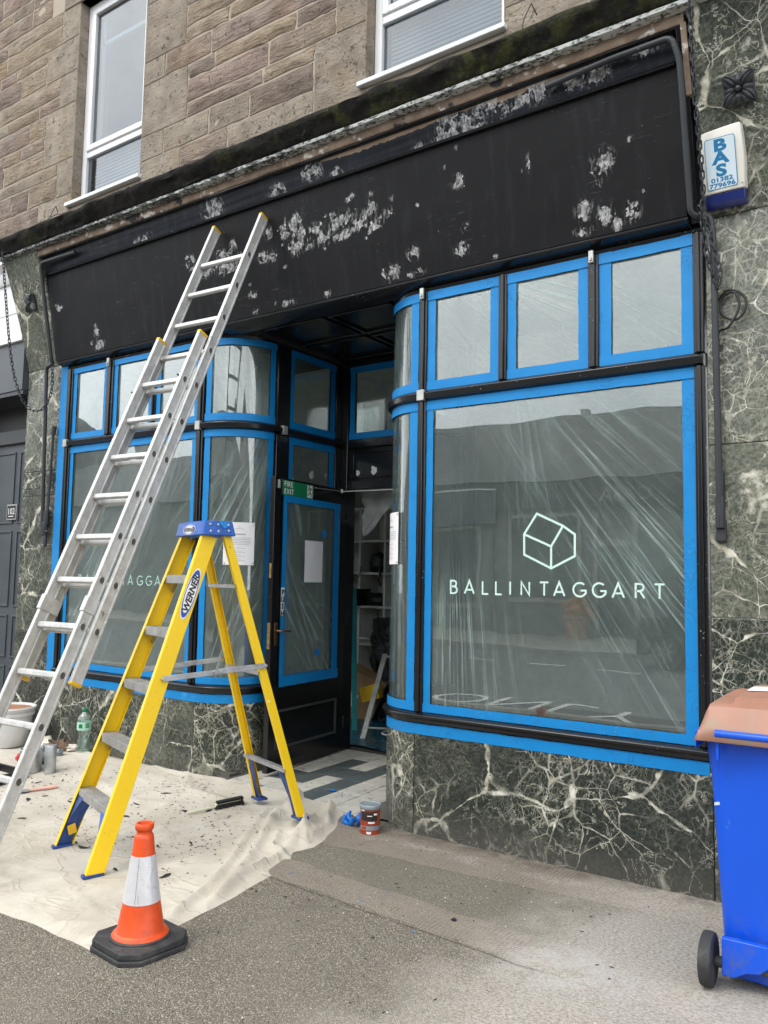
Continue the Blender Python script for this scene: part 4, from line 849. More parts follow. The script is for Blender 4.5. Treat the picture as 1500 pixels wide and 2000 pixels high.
def window(surf, u0, u1, z0, z1, tw, anchors, film=True, parent=None, nu=None, name='window', ttop=None, frame_mat='frame_black', glass_mat='glass', sub='', dense=0.035):
    W, H = u1-u0, z1-z0; par = parent
    tl, tr_, tb, tt = tw
    if par is None:
        m_ = MB(); w = 0.03; nn = 12 if nu else 1
        for (a, b, c, d) in [(u0, u0+w, z0, z1), (u1-w, u1, z0, z1), (u0+w, u1-w, z0, z0+w), (u0+w, u1-w, z1-w, z1)]:
            k = nn if b-a > 0.1 else 1
            m_.grid(lambda s, t: surf(a+(b-a)*s, c+(d-c)*t, -0.0005), k, 1); m_.grid(lambda s, t: surf(a+(b-a)*s, c+(d-c)*t, -0.03), k, 1, True)
        par = m_.build(name, frame_mat, S, fix=False, smooth=30)
    n1 = nu or max(8, int(W/dense)); n2 = max(12, int(H/dense))
    m_ = MB(); m_.grid(lambda s, t: surf(u0+0.005+(W-0.01)*s, z0+0.005+(H-0.01)*t, -0.006), nu or 1, 1); m_.build('pane', glass_mat, par, fix=False, smooth=60)
    if film:
        m_ = MB(); sd = u0*3.7+z0
        def ff(s, t):
            e = min(s, 1-s, t, 1-t); b = min(1, e*7)
            return surf(u0+0.02+(W-0.04)*s, z0+0.02+(H-0.04)*t, 0.0015+b*(0.003+0.003*mnoise.noise(Vector((s*3+sd, t*3, 1)))))
        m_.grid(ff, n1, n2); o = m_.build('plastic_film', 'film', par, fix=False, smooth=60)
        uz = np.array([(u0+0.02+(W-0.04)*(i/n1), z0+0.02+(H-0.04)*(j/n2)) for j in range(n2+1) for i in range(n1+1)])
        fa = fan_attr(uz, anchors)
        vattr(o, 'fan1', fa[0]); vattr(o, 'fan2', fa[1] if len(fa) > 1 else np.zeros((len(uz), 3)))
    def tape(a, b, c, d, lift, vertical):
        mm = MB(); k1 = max(1, int((b-a)/0.03)) ; k2 = max(1, int((d-c)/0.03)); sdd = random.random()*90
        def tf(s, t):
            u = a+(b-a)*s; z = c+(d-c)*t; j = 0.0022
            if vertical: u += j*mnoise.noise(Vector((z*9, sdd+s*4, 0)))+j*0.6*mnoise.noise(Vector((z*60, sdd+s*4, 0)))
            else: z += j*mnoise.noise(Vector((u*9, sdd+t*4, 0)))+j*0.6*mnoise.noise(Vector((u*60, sdd+t*4, 0)))
            return surf(u, z, lift+0.0015*abs(mnoise.noise(Vector((u*11, z*11, sdd))))+0.0022*max(0, mnoise.noise(Vector((u*34, z*34, sdd)))))
        mm.grid(tf, k1, k2); mm.build('masking_tape', 'tape', par, fix=False, smooth=60)
    e = 0.002
    j_ = lambda: random.uniform(-0.001, 0.009)
    tape(u0-e, u0+tl, z0-j_(), z1+j_(), 0.008, True); tape(u1-tr_, u1+e, z0-j_(), z1+j_(), 0.008, True)
    tape(u0-e-j_(), u1+e+j_(), z0-e, z0+tb, 0.0130, False); tape(u0-e-j_(), u1+e+j_(), z1-tt, z1+e, 0.0130, False)
    return par
FL = flat((0, 0, 0), (1, 0, 0))
tw = (0.056, 0.058, 0.055, 0.058)
LW = window(FL, -3.775, -2.13, 0.744, 2.692, (0.045, 0.05, 0.05, 0.055), [(-2.0, 3.4, R(-125), 0.30, 70, 0.9), (-3.9, 0.4, R(60), 0.35, 60, 0.8)])
for a, b, an in [(-3.775, -3.294, [(-4.2, 2.2, R(50), 0.2, 40, 0.3)]), (-3.195, -2.69, [(-2.2, 2.2, R(120), 0.25, 40, 0.35)]), (-2.63, -2.13, [(-1.9, 3.6, R(-135), 0.3, 40, 0.4)])]:
    window(FL, a, b, 2.766, 3.41, (0.05, 0.04, 0.05, 0.045), an)
SA = arcs(CLX, R(-90), 0); SB = arcs(CRX, R(-90), R(-180)); aL = RR*math.pi/2
window(SA, 0.012, aL-0.012, 2.766, 3.41, (0.05, 0.05, 0.055, 0.05), [(0.2, 4.5, R(-90), 0.25, 70, 1.0), (0.6, 2.2, R(110), 0.4, 40, 0.6)], nu=20)
CLW = window(SA, 0.012, aL-0.012, 0.744, 2.692, (0.055, 0.055, 0.055, 0.055), [(0.75, 3.2, R(-112), 0.34, 70, 1.5), (0.0, 0.55, R(62), 0.40, 60, 1.4)], nu=20)
window(SB, 0.012, aL-0.012, 2.766, 3.41, (0.06, 0.05, 0.055, 0.055), [(0.2, 4.5, R(-90), 0.2, 70, 0.4)], nu=20, glass_mat='glass_curved')
CRW = window(SB, 0.012, aL-0.012, 0.744, 2.692, (0.06, 0.05, 0.055, 0.055), [(0.2, 4.5, R(-90), 0.2, 70, 0.4)], nu=20, glass_mat='glass_curved')
SL = flat((CLX+RR, 0, 0), (0, 1, 0)); SR = flat((CRX-RR, 0, 0), (0, -1, 0))
window(SL, 0.555, 1.135, 2.766, 3.41, (0.045, 0.06, 0.055, 0.05), [(1.4, 2.6, R(140), 0.2, 24, 0.25)])
window(SL, 0.555, 1.135, 0.744, 2.692, (0.045, 0.06, 0.055, 0.055), [(1.4, 2.0, R(150), 0.3, 24, 0.25)])
window(SR, -1.135, -0.555, 2.766, 3.41, (0.05, 0.05, 0.055, 0.05), [(0, 2.6, R(140), 0.2, 24, 0.25)])
window(SR, -1.135, -0.555, 0.744, 2.692, (0.05, 0.05, 0.055, 0.055), [(0, 2.0, R(150), 0.3, 24, 0.25)])
window(FL, 0.0, 0.505, 2.766, 3.41, tw, [(-0.25, 3.75, R(-42), 0.38, 60, 1.0), (0.9, 2.5, R(150), 0.3, 30, 0.4)])
window(FL, 0.565, 1.069, 2.766, 3.41, tw, [(0.0, 3.65, R(-28), 0.34, 60, 1.0), (1.3, 2.6, R(155), 0.3, 40, 0.7)])
window(FL, 1.137, 1.644, 2.766, 3.41, (0.066, 0.06, 0.055, 0.058), [(0.75, 3.5, R(-38), 0.16, 55, 1.0), (1.75, 2.6, R(130), 0.28, 50, 0.5)])
RW = window(FL, 0.0, 1.644, 0.744, 2.692, (0.048, 0.062, 0.05, 0.058), [(-0.53, 4.1, R(-50), 0.17, 100, 1.0), (0.12, 4.6, R(-87), 0.16, 120, 1.0, (-.2, .62, .3, 1.55)), (1.66, 0.78, R(118), 0.16, 60, 0.9, (.9, 1.8, .7, 1.9)), (0.55, 3.4, R(-80), 0.30, 80, 0.55, (.0, .9, 1.9, 3.0))], dense=0.022)

# ---- lettering on the glass (drawn from strokes)
GL = {'B': [[(0, 0), (0, 1), (.3, 1), (.46, .93), (.52, .79), (.47, .62), (.33, .54), (0, .54)], [(.33, .54), (.52, .46), (.6, .29), (.54, .09), (.36, 0), (-.04, 0)]],
      'A': [[(0, 0), (.42, 1.02), (.84, 0)], [(.13, .3), (.71, .3)]], 'L': [[(0, 1), (0, 0), (.5, 0)]], 'I': [[(0, 0), (0, 1)]],
      'N': [[(0, 0), (0, 1), (.66, 0), (.66, 1)]], 'T': [[(-.02, .99), (.66, .99)], [(.32, .99), (.32, 0)]],
      'G': [[(.52+.5*math.cos(a), .5+.5*math.sin(a)) for a in np.linspace(R(48), R(325), 18)]+[(.98, .25), (.98, .44), (.58, .44)]],
      'R': [[(0, 0), (0, 1), (.32, 1), (.5, .93), (.57, .76), (.5, .58), (.32, .5), (0, .5)], [(.3, .5), (.62, 0)]]}
WORD = [('B', .181), ('A', .280), ('L', .402), ('L', .491), ('I', .584), ('N', .656), ('T', .774), ('A', .858), ('G', .972), ('G', 1.085), ('A', 1.198), ('R', 1.325), ('T', 1.427)]
def word(par, shift, z, h, w, mat, d):
    m_ = MB(); k = 0
    for ch, x in WORD:
        for pl in GL[ch]:
            strip(m_, [(x+shift+px*h, z+py*h) for px, py in pl], w, (0, 0, 0), (1, 0, 0), (0, 0, 1), d+0.0007*(k % 3), 0.0005); k += 1
    m_.build('lettering', mat, par)
word(RW, 0.0, 1.478, 0.076, 0.0105, 'mint_vinyl', -0.0035); word(LW, -3.767, 1.474, 0.074, 0.0095, 'faint_vinyl', -0.0035)
m_ = MB(); a = [(.672, 1.832), (.752, 1.95), (.913, 1.875), (.983, 1.825), (.983, 1.704), (.841, 1.634), (.673, 1.713), (.672, 1.832)]
strip(m_, a, 0.0125, (0, 0, 0), (1, 0, 0), (0, 0, 1), -0.0035, 0.0005); strip(m_, [(.672, 1.832), (.841, 1.759), (.841, 1.634)], 0.0125, (0, 0, 0), (1, 0, 0), (0, 0, 1), -0.0028, 0.0005); strip(m_, [(.841, 1.759), (.913, 1.875)], 0.0125, (0, 0, 0), (1, 0, 0), (0, 0, 1), -0.0021, 0.0005)
m_.build('logo', 'mint_vinyl', RW)

# ---- lobby: back wall, fanlight, ceiling, tiled floor
m_ = MB(); m_.box(CLX+RR-0.05, -1.585, 1.23, 1.36, 0.0, 3.47); m_.build('door_post', 'frame_black', S, bevel=0.006)
m_ = MB(); m_.box(-0.545, CRX-RR+0.05, 1.23, 1.36, 0.0, 3.47); m_.build('door_post', 'frame_black', S, bevel=0.006)
for z0, z1 in ((2.325, 2.40), (2.69, 2.765), (3.41, 3.47)):
    m_ = MB(); m_.box(-1.585, -0.545, 1.235, 1.35, z0, z1); m_.build('door_head', 'frame_black', S, bevel=0.005)
m_ = MB(); m_.box(-1.585, -0.545, 1.275, 1.33, 2.40, 2.69); o = m_.build('transom_panel', 'frame_black', S)
m_ = MB(); q0 = (-1.56, -0.57, 2.425, 2.665)
for (a, b, c, d) in [(q0[0], q0[1], q0[2], q0[2]+.022), (q0[0], q0[1], q0[3]-.022, q0[3]), (q0[0], q0[0]+.022, q0[2]+.022, q0[3]-.022), (q0[1]-.022, q0[1], q0[2]+.022, q0[3]-.022)]: m_.box(a, b, 1.262, 1.275, c, d)
m_.build('panel_moulding', 'frame_black', o, bevel=0.004)
for (x, z, r) in [(-1.5, 2.475, .02), (-1.33, 2.49, .03), (-1.1, 2.46, .018)]:
    m_ = MB(); m_.prism([(x+r*(1+.35*math.sin(k*2.3))*math.cos(k*math.pi/5), z+r*1.2*(1+.3*math.cos(k*1.7))*math.sin(k*math.pi/5)) for k in range(10)], (0, 0.0012, 0), lambda px, pz: (px, 1.2735, pz)); m_.build('filler_patch', 'white_paint', o)
FB = flat((0, 1.262, 0), (1, 0, 0))
window(FB, -1.60+0.02, -0.55, 2.768, 3.408, (0.05, 0.05, 0.055, 0.055), [(-1.3, 4.0, R(-85), 0.25, 40, 0.9), (-1.3, 2.4, R(80), 0.3, 40, 0.4)])
LC = MB(); LC.box(CLX-0.4, CRX+0.4, 0.06, 1.36, 3.475, 3.50); LCo = LC.build('lobby_ceiling', 'frame_black', S)
for (a, b, c, d) in [(-1.64, -1.02, 0.16, 0.64), (-0.98, -0.42, 0.16, 0.64), (-1.64, -1.02, 0.70, 1.2), (-0.98, -0.42, 0.70, 1.2)]:
    m_ = MB()
    for (e, f, g_, h_) in [(a, b, c, c+.03), (a, b, d-.03, d), (a, a+.03, c+.03, d-.03), (b-.03, b, c+.03, d-.03)]: m_.box(e, f, g_, h_, 3.458, 3.475)
    m_.build('ceiling_panel', 'frame_black', LCo, bevel=0.004)
def fz(x, y): g0 = gz(x, 0.0); return g0+0.014+(0.102-g0-0.014)*max(0, min(1, y/1.2))
m_ = MB(); m_.grid(lambda u, v: (-1.70+1.28*u, -0.02+1.40*v, fz(-1.70+1.28*u, -0.02+1.40*v)-0.004), 10, 10); LF = struct('lobby_floor', m_, 'grout', fix=False)
ORG[LF.name] = LF.location.copy()
DARK = {(2, 1), (2, 2), (2, 3), (3, 2), (4, 0), (4, 1), (4, 2), (4, 3), (1, 1)}
cw, rh = 0.1635, 0.272
for c in range(8):
    for r in range(5):
        x0, y0 = -1.655+c*cw, -0.03+r*rh; x1, y1 = x0+cw-0.005, y0+rh-0.005
        m_ = MB(); q = [(x0, y0), (x1, y0), (x1, y1), (x0, y1)]; dz = random.uniform(-0.0012, 0.0012)
        m_.add([(x, y, fz(x, y)-0.006) for x, y in q]+[(x, y, fz(x, y)+dz) for x, y in q], [(0, 3, 2, 1), (4, 5, 6, 7), (0, 1, 5, 4), (1, 2, 6, 5), (2, 3, 7, 6), (3, 0, 4, 7)])
        m_.build('floor_tile', 'tile_grey' if (c, r) in DARK else 'tile_white', LF, bevel=0.0015, seg=1)

# ---- the open door
dh = Vector((-1.571, 1.219, 0.0)); dU = Vector((0.0965, -0.9953, 0)).normalized(); dN = Vector((dU.y*-1, dU.x, 0))
def D(u, z, d=0.0): return dh+dU*u+Vector((0, 0, z))+dN*d
def dbox(m_, u0, u1, z0, z1, d0, d1): m_.obox(D((u0+u1)/2, (z0+z1)/2, (d0+d1)/2), dU*(u1-u0)/2, dN*(d1-d0)/2, Vector((0, 0, (z1-z0)/2)))
m_ = MB(); dbox(m_, 0, 0.10, 0.112, 2.32, -0.045, 0); dbox(m_, 0.945, 1.03, 0.112, 2.32, -0.045, 0); dbox(m_, 0.10, 0.945, 2.19, 2.32, -0.045, 0); dbox(m_, 0.10, 0.945, 0.56, 0.735, -0.045, 0); dbox(m_, 0.10, 0.945, 0.112, 0.27, -0.045, 0); dbox(m_, 0.10, 0.945, 0.27, 0.56, -0.036, -0.012)
DO = m_.build('door', 'door_black', S, bevel=0.003)
m_ = MB()
for (a, b, c, d) in [(0.10, 0.945, 0.27, 0.288), (0.10, 0.945, 0.542, 0.56), (0.10, 0.118, 0.288, 0.542), (0.927, 0.945, 0.288, 0.542)]: dbox(m_, a, b, c, d, -0.012, 0.004)
m_.build('panel_moulding', 'far_dark', DO, bevel=0.003)
sd_ = lambda u, z, d: D(-u, z, d)
window(sd_, -0.925, -0.122, 0.735, 2.185, (0.045, 0.085, 0.075, 0.05), [(-0.95, 1.75, R(-48), 0.38, 45, 1.7), (-0.2, 0.5, R(120), 0.45, 45, 1.4)], parent=DO, dense=0.02)
m_ = MB(); dbox(m_, 0.23, 0.27, 0.80, 2.14, -0.03, -0.012); m_.build('glazing_bar', 'door_black', DO)
for (u, z, r) in [(0.42, 0.96, .03), (0.36, 1.92, .03)]:
    m_ = MB(); m_.prism([(u+r*math.cos(k*1.05)*(1+.3*(k % 2)), z+r*math.sin(k*1.05)*(1+.25*((k+1) % 2))) for k in range(6)], dN*0.0012, lambda a, b: D(a, b, 0.012)); m_.build('tape_scrap', 'tape_scrap', DO)
for z0, z1, w in [(1.02, 1.215, .026), (1.55, 1.66, .02)]:
    m_ = MB(); m_.obox(D(1.0305, (z0+z1)/2, -0.022), dN*w/2, dU*0.0015, Vector((0, 0, (z1-z0)/2))); m_.build('lock_plate', 'brass', DO, bevel=0.001)
m_ = MB(); dbox(m_, 0.958, 0.995, 1.045, 1.215, 0.0, 0.008); HP = m_.build('handle', 'bronze', DO, bevel=0.003)
m_ = MB(); m_.tube([D(0.977, 1.155, 0.005), D(0.977, 1.155, 0.05), D(0.965, 1.154, 0.058), D(0.86, 1.150, 0.058)], [0.009, 0.009, 0.009, 0.008], 10); m_.build('lever', 'bronze', DO, smooth=50)
m_ = MB(); dbox(m_, 0.975, 0.995, 2.235, 2.30, 0.0, 0.012); m_.build('bolt_keep', 'clip_grey', DO, bevel=0.002)
m_ = MB(); m_.bar(D(0.52, 2.285, 0.02), D(0.16, 2.292, 0.045), 0.014, 0.006); m_.bar(D(0.16, 2.29, 0.052), Vector((-0.75, 1.215, 2.30)), 0.014, 0.006); m_.tube([D(0.16, 2.28, 0.05), D(0.16, 2.31, 0.05)], 0.012, 8); m_.build('closer_arm', 'steel', DO, smooth=40)
m_ = MB()
for z in (0.35, 1.2, 2.1): m_.tube([D(-0.006, z-0.045, 0.004), D(-0.006, z+0.045, 0.004)], 0.009, 8)
m_.build('hinge', 'frame_black', DO, smooth=40)
simple('label_mint', (0.45, 0.72, 0.58), 0.5)
# ------------------------------------------------------------------ shop interior
m_ = MB(); m_.box(-4.4, 1.65, 1.37, 5.0, 0.02, 0.098); m_.box(-4.4, -1.72, 0.06, 1.37, 0.02, 0.098); m_.box(-0.40, 1.65, 0.06, 1.37, 0.02, 0.098); struct('interior_floor', m_, 'room_floor')
m_ = MB(); m_.box(-4.5, 1.72, 4.8, 4.95, 0.0, 3.6); m_.box(-4.48, -4.38, 0.07, 4.8, 0.0, 3.6); m_.box(1.6, 1.71, 0.07, 4.8, 0.0, 3.6); struct('interior_wall', m_, 'room_wall')
m_ = MB(); m_.box(-4.5, 1.72, 0.37, 5.0, 3.52, 3.6); struct('interior_ceiling', m_, 'room_wall')
t = thing('shelving_unit', 'white open cube shelving unit inside the shop behind the open door', 'shelves', (-2.6, 3.1, 0.098))
def bxp(name, mat, par, *a, bevel=0.0):
    m_ = MB(); m_.box(*a); return m_.build(name, mat, par, bevel=bevel)
SXs = [-3.5, -3.12, -2.74, -2.40, -2.06, -1.72]
for x in SXs: bxp('upright', 'room_white', t, x-0.012, x+0.012, 3.0, 3.35, 0.1, 2.36)
for z in (0.45, 0.84, 1.25, 1.62, 1.98, 2.34):
    for a, b in zip(SXs, SXs[1:]): bxp('shelf', 'room_white', t, a+0.0125, b-0.0125, 3.004, 3.35, z-0.012, z+0.012)
bxp('back_panel', 'room_white', t, SXs[0], SXs[-1], 3.352, 3.36, 0.1, 2.36)
def lump(name, mat, label, cat, c, r, seed, par=None, n=14, rough=0.35):
    m_ = MB(); c = Vector(c)
    prof = []
    V = []; F = []
    for i in range(n+1):
        th = math.pi*i/n
        for k in range(n):
            ph = 2*math.pi*k/n; d = Vector((math.sin(th)*math.cos(ph), math.sin(th)*math.sin(ph), math.cos(th)))
            s = 1+rough*mnoise.noise(d*1.7+Vector((seed, 0, 0)))+rough*0.5*mnoise.noise(d*4+Vector((seed, 3, 0)))
            V.append(c+Vector((d.x*r[0]*s, d.y*r[1]*s, max(-r[2], d.z*r[2]*s))))
    for i in range(n):
        for k in range(n): F.append((i*n+k, i*n+(k+1) % n, (i+1)*n+(k+1) % n, (i+1)*n+k))
    m_.add(V, F); o = m_.build(name, mat, par, smooth=60)
    return tag(o, label, cat) if label else o
lump('camera_bag', 'black_stuff', 'black bag with dangling strap on the middle shelf inside the shop', 'bag', (-2.55, 3.1, 1.74), (0.12, 0.1, 0.11), 3)
m_ = MB(); m_.tube([(-2.45, 2.99, 1.70), (-2.44, 2.97, 1.6), (-2.45, 2.97, 1.55), (-2.43, 2.98, 1.48)], 0.014, 6); tag(m_.build('strap', 'black_stuff', smooth=60), 'short black strap hanging off the middle shelf beside the bag', 'strap')
m_ = MB(); m_.box(-3.0, -2.72, 2.92, 3.2, 1.262, 1.45); m_.box(-2.99, -2.73, 2.915, 2.92, 1.30, 1.43); tag(m_.build('speaker_box', 'black_stuff', bevel=0.006), 'square black box standing on the lower shelf beside the door edge', 'box')
lump('black_bundle', 'black_stuff', 'low black bundle lying on the lower shelf right of the square box', 'bundle', (-2.56, 3.1, 1.33), (0.15, 0.1, 0.075), 8)
m_ = MB(); m_.tube([(-2.93, 2.98, 1.75), (-2.86, 2.95, 1.87), (-2.78, 2.95, 1.80), (-2.84, 2.96, 1.68), (-2.92, 2.97, 1.70), (-2.80, 2.95, 1.62), (-2.70, 2.95, 1.58), (-2.68, 2.95, 1.70)], 0.006, 6); tag(m_.build('loose_cable', 'black_stuff', smooth=60), 'thin black cable looping over the shelf beside the door edge', 'cable')
def sheet(name, mat, pts4, n, amp, label, cat, seed=0, par=None):
    m_ = MB(); a, b, c, d = map(Vector, pts4)
    def f(u, v):
        p = (a*(1-u)+b*u)*(1-v)+(d*(1-u)+c*u)*v
        return p+Vector((mnoise.noise(Vector((u*4+seed, v*4, 0))), mnoise.noise(Vector((u*4+seed, v*4, 9))), mnoise.noise(Vector((u*4+seed, v*4, 5)))))*amp
    m_.grid(f, n, n); o = m_.build(name, mat, par, smooth=70, fix=False); return tag(o, label, cat)
m_ = MB(); m_.bar((-2.02, 2.0, 0.10), (-2.62, 2.75, 1.45), 0.05, 0.022); tag(m_.build('wooden_batten', 'teal', bevel=0.003), 'tall thin teal painted batten leaning inside the doorway', 'batten')
m_ = MB(); m_.tube([(-2.55+0.36*math.cos(a), 2.85, 0.50+0.42*math.sin(a)) for a in np.linspace(0, 2*math.pi, 28, endpoint=False)], 0.011, 8, True); tag(m_.build('hoop', 'room_white', smooth=60), 'pale round hoop standing against the shelves inside', 'hoop')
m_ = MB(); Rz = Matrix.Translation((-2.36, 2.60, 0.36)) @ Matrix.Rotation(R(25), 4, 'Y') @ Matrix.Rotation(R(20), 4, 'Z'); m_.box(-0.2, 0.2, -0.13, 0.13, -0.24, 0.24); m_.xform(Rz); t = tag(m_.build('cardboard_box', 'cardboard', bevel=0.004), 'brown cardboard box tipped over inside the shop doorway', 'box')
m_ = MB(); m_.box(-0.16, -0.02, -0.1335, -0.1315, -0.12, 0.02); m_.xform(Rz); m_.build('paper_label', 'paper', t)
m_ = MB(); m_.obox((-2.13, 2.42, 0.42), (0.09, 0.02, 0.03), (-0.01, 0.05, 0), (0.02, 0.0, -0.07)); tag(m_.build('yellow_card', 'yellow_cap', bevel=0.002), 'small yellow card tucked between the tipped box and the grey leg', 'card')
m_ = MB()
def tallf(u, v):
    w = 0.36*(1-0.25*v); x = -2.05+(u-0.5)*w*1.6-0.10*v; return Vector((x+0.05*mnoise.noise(Vector((u*5, v*6, 0))), 2.75+0.25*math.cos((u-0.5)*3.0)*-0.5+0.12*mnoise.noise(Vector((u*5, v*6, 3))), 0.12+1.05*v+0.06*mnoise.noise(Vector((u*3, 0, 7)))))
m_.grid(tallf, 20, 28); tag(m_.build('wrapped_panel', 'black_film', smooth=70, fix=False), 'tall bundle wrapped in creased black plastic inside the shop', 'bundle')
m_ = MB(); m_.bar((-1.72, 1.72, 0.10), (-1.92, 2.35, 0.82), 0.05, 0.022); m_.bar((-1.75, 1.80, 0.20), (-1.40, 1.98, 0.20), 0.03, 0.015); m_.bar((-1.40, 1.92, 0.10), (-1.60, 2.55, 0.82), 0.05, 0.022); m_.bar((-1.9, 2.33, 0.80), (-1.6, 2.5, 0.80), 0.04, 0.02)
tag(m_.build('trestle', 'step_alu', bevel=0.003), 'folding grey metal trestle legs standing just inside the shop doorway', 'trestle')
sheet('floor_film', 'blue_sheet', [(-2.1, 1.42, 0.118), (-0.7, 1.42, 0.118), (-0.9, 3.0, 0.118), (-2.9, 3.0, 0.118)], 36, 0.018, 'dark blue plastic sheet spread over the shop floor inside the door', 'sheet')
m_ = MB(); m_.tube([(-1.52+0.12*math.cos(a), 1.95+0.12*math.sin(a), 0.155) for a in np.linspace(0, 2*math.pi, 22, endpoint=False)], 0.008, 6, True); tag(m_.build('cable_ring', 'white_upvc', smooth=60), 'coil of thin white cable lying on the blue floor sheet', 'cable')
m_ = MB(); m_.box(-1.95, -1.6, 2.55, 2.8, 0.14, 0.30); tag(m_.build('storage_box', 'room_white', bevel=0.01), 'small white box on the shop floor behind the trestle', 'box')
sheet('hanging_film', 'hanging_film', [(-1.58, 1.45, 2.33), (-1.15, 1.45, 2.33), (-1.50, 1.5, 1.98), (-1.60, 1.5, 1.93)], 14, 0.03, 'torn clear plastic film hanging from the top of the doorway', 'film')
bxp('window_post', 'white_paint', S, -0.22, -0.16, 0.30, 0.34, 0.60, 3.45)
sheet('hanging_film', 'hanging_film', [(-2.0, 0.5, 2.72), (-1.72, 0.62, 2.72), (-1.75, 0.7, 3.42), (-2.02, 0.5, 3.42)], 14, 0.03, 'clear plastic film hanging inside the left curved corner window', 'film', 5)

# ------------------------------------------------------------------ neighbouring shop on the left
NB = thing('neighbouring_shop', 'neighbouring shop with white fascia, grey frieze and dark grey panelled door', 'shopfront', (-5.2, 0.0, 0.0))
x1 = -4.506
bxp('fascia_panel', 'white_paint', NB, -8.0, x1, -0.10, 0.05, 4.055, 4.36, bevel=0.003)
bxp('fascia_panel', 'white_paint', NB, -8.0, x1, -0.10, 0.05, 3.775, 4.05, bevel=0.003)
m_ = MB(); m_.prism([(0.05, 4.36), (-0.12, 4.36), (-0.15, 4.42), (-0.15, 4.47), (-0.22, 4.52), (-0.22, 4.60), (0.05, 4.62)], (x1-0.05+8.0, 0, 0), lambda y, z: (-8.0, y, z)); m_.build('cornice', 'white_upvc', NB, bevel=0.004)
bxp('frieze', 'grey_paint', NB, -8.0, x1, -0.07, 0.05, 3.30, 3.772, bevel=0.003)
bxp('soffit', 'dark_grey_paint', NB, -8.0, x1, -0.06, 0.35, 3.26, 3.297)
bxp('side_wall', 'dark_grey_paint', NB, x1-0.05, x1, 0.062, 0.30, 0.0, 3.258)
bxp('door_frame', 'dark_grey_paint', NB, -6.0, x1-0.052, 0.20, 0.32, 2.86, 3.0, bevel=0.005)
bxp('shade_strip', 'black_stuff', NB, -6.0, x1-0.052, 0.26, 0.28, 3.0, 3.258)  # black strip put in for the shade under the soffit
bxp('door_frame', 'dark_grey_paint', NB, x1-0.13, x1-0.052, 0.20, 0.32, 0.06, 2.858, bevel=0.005)
m_ = MB(); m_.box(-5.6, x1-0.132, 0.24, 0.28, 0.06, 2.855); DN = m_.build('door', 'grey_paint', NB)
for (z0, z1) in [(2.05, 2.78), (1.22, 1.98), (0.72, 1.14), (0.15, 0.64)]:
    for (xa, xb) in [(-4.98, -4.70), (-5.42, -5.06)]:
        m_ = MB()
        for (a, b, c, d) in [(xa, xb, z0, z0+.02), (xa, xb, z1-.02, z1), (xa, xa+.02, z0+.02, z1-.02), (xb-.02, xb, z0+.02, z1-.02)]: m_.box(a, b, 0.228, 0.24, c, d)
        m_.build('door_panel', 'grey_paint', DN, bevel=0.004)
bxp('shop_window', 'black_stuff', NB, -8.0, -5.62, 0.15, 0.3, 0.0, 3.258)
P_ = thing('number_plate', 'small black house number plate reading 102 on the dark grey door', 'number plate', (-5.065, 0.22, 2.16))
bxp('backplate', 'clip_grey', P_, -5.15, -4.98, 0.222, 0.2275, 2.088, 2.245, bevel=0.002)
bxp('face', 'print_black', P_, -5.137, -4.993, 0.219, 0.2218, 2.101, 2.232)
text('lettering', '102', 0.088, 'sign_white', P_, (-5.065, 0.219, 2.145), (1, 0, 0), (0, 0, 1), align='CENTER')
bxp('print_line', 'sign_white', P_, -5.11, -5.02, 0.2182, 0.2188, 2.12, 2.128)

# ------------------------------------------------------------------ ironwork on the pilasters
def iron(name, pts, r, label, cat, extra=None):
    m_ = MB(); m_.tube(pts, r, 10); o = m_.build(name, 'black_stuff', smooth=50); tag(o, label, cat); return o
def round_path(pts, rad=0.05, n=5):
    pts = [Vector(p) for p in pts]; out = [pts[0]]
    for a, b, c in zip(pts, pts[1:], pts[2:]):
        d1 = (a-b).normalized(); d2 = (c-b).normalized(); q = min(rad, (a-b).length*0.45, (c-b).length*0.45)
        for i in range(n+1):
            t = i/n; p0 = b+d1*q; p2 = b+d2*q; out.append(p0*(1-t)**2+b*2*t*(1-t)+p2*t*t)
    return out+[pts[-1]]
AR = thing('awning_arm', 'black iron awning arm bent over the right end of the shop fascia', 'awning arm', (1.7, -0.1, 1.84))
m_ = MB(); m_.tube(round_path([(0.93, -0.285, 4.335), (1.30, -0.29, 4.36), (1.635, -0.315, 4.345), (1.665, -0.29, 4.22), (1.668, -0.125, 3.462), (1.755, -0.085, 3.462), (1.765, -0.075, 3.36), (1.772, -0.05, 1.86)], 0.045), 0.017, 10); m_.build('rod', 'iron_black', AR, smooth=50)
m_ = MB(); m_.box(1.755, 1.79, -0.06, -0.012, 1.98, 2.13); m_.tube([(1.772, -0.045, 1.84), (1.772, -0.045, 2.0)], 0.024, 8); m_.obox((1.772, -0.03, 1.83), (0.025, 0, 0), (0, 0.012, 0), (0, 0, 0.055)); m_.build('bracket', 'iron_black', AR, bevel=0.004)
m_ = MB(); m_.tube([(1.71, -0.095, 3.462), (1.735, -0.092, 3.462)], 0.026, 10); m_.build('collar', 'iron_black', AR, smooth=40)
AL = thing('awning_arm', 'black iron awning arm bent over the left end of the shop fascia', 'awning arm', (-4.1, -0.1, 1.86))
m_ = MB(); m_.tube(round_path([(-3.46, -0.275, 4.345), (-3.93, -0.29, 4.345), (-3.955, -0.285, 4.30), (-3.96, -0.13, 3.50), (-3.965, -0.11, 3.465), (-4.085, -0.09, 3.455), (-4.095, -0.085, 3.40), (-4.088, -0.05, 1.90)], 0.04), 0.017, 10); m_.build('rod', 'iron_black', AL, smooth=50)
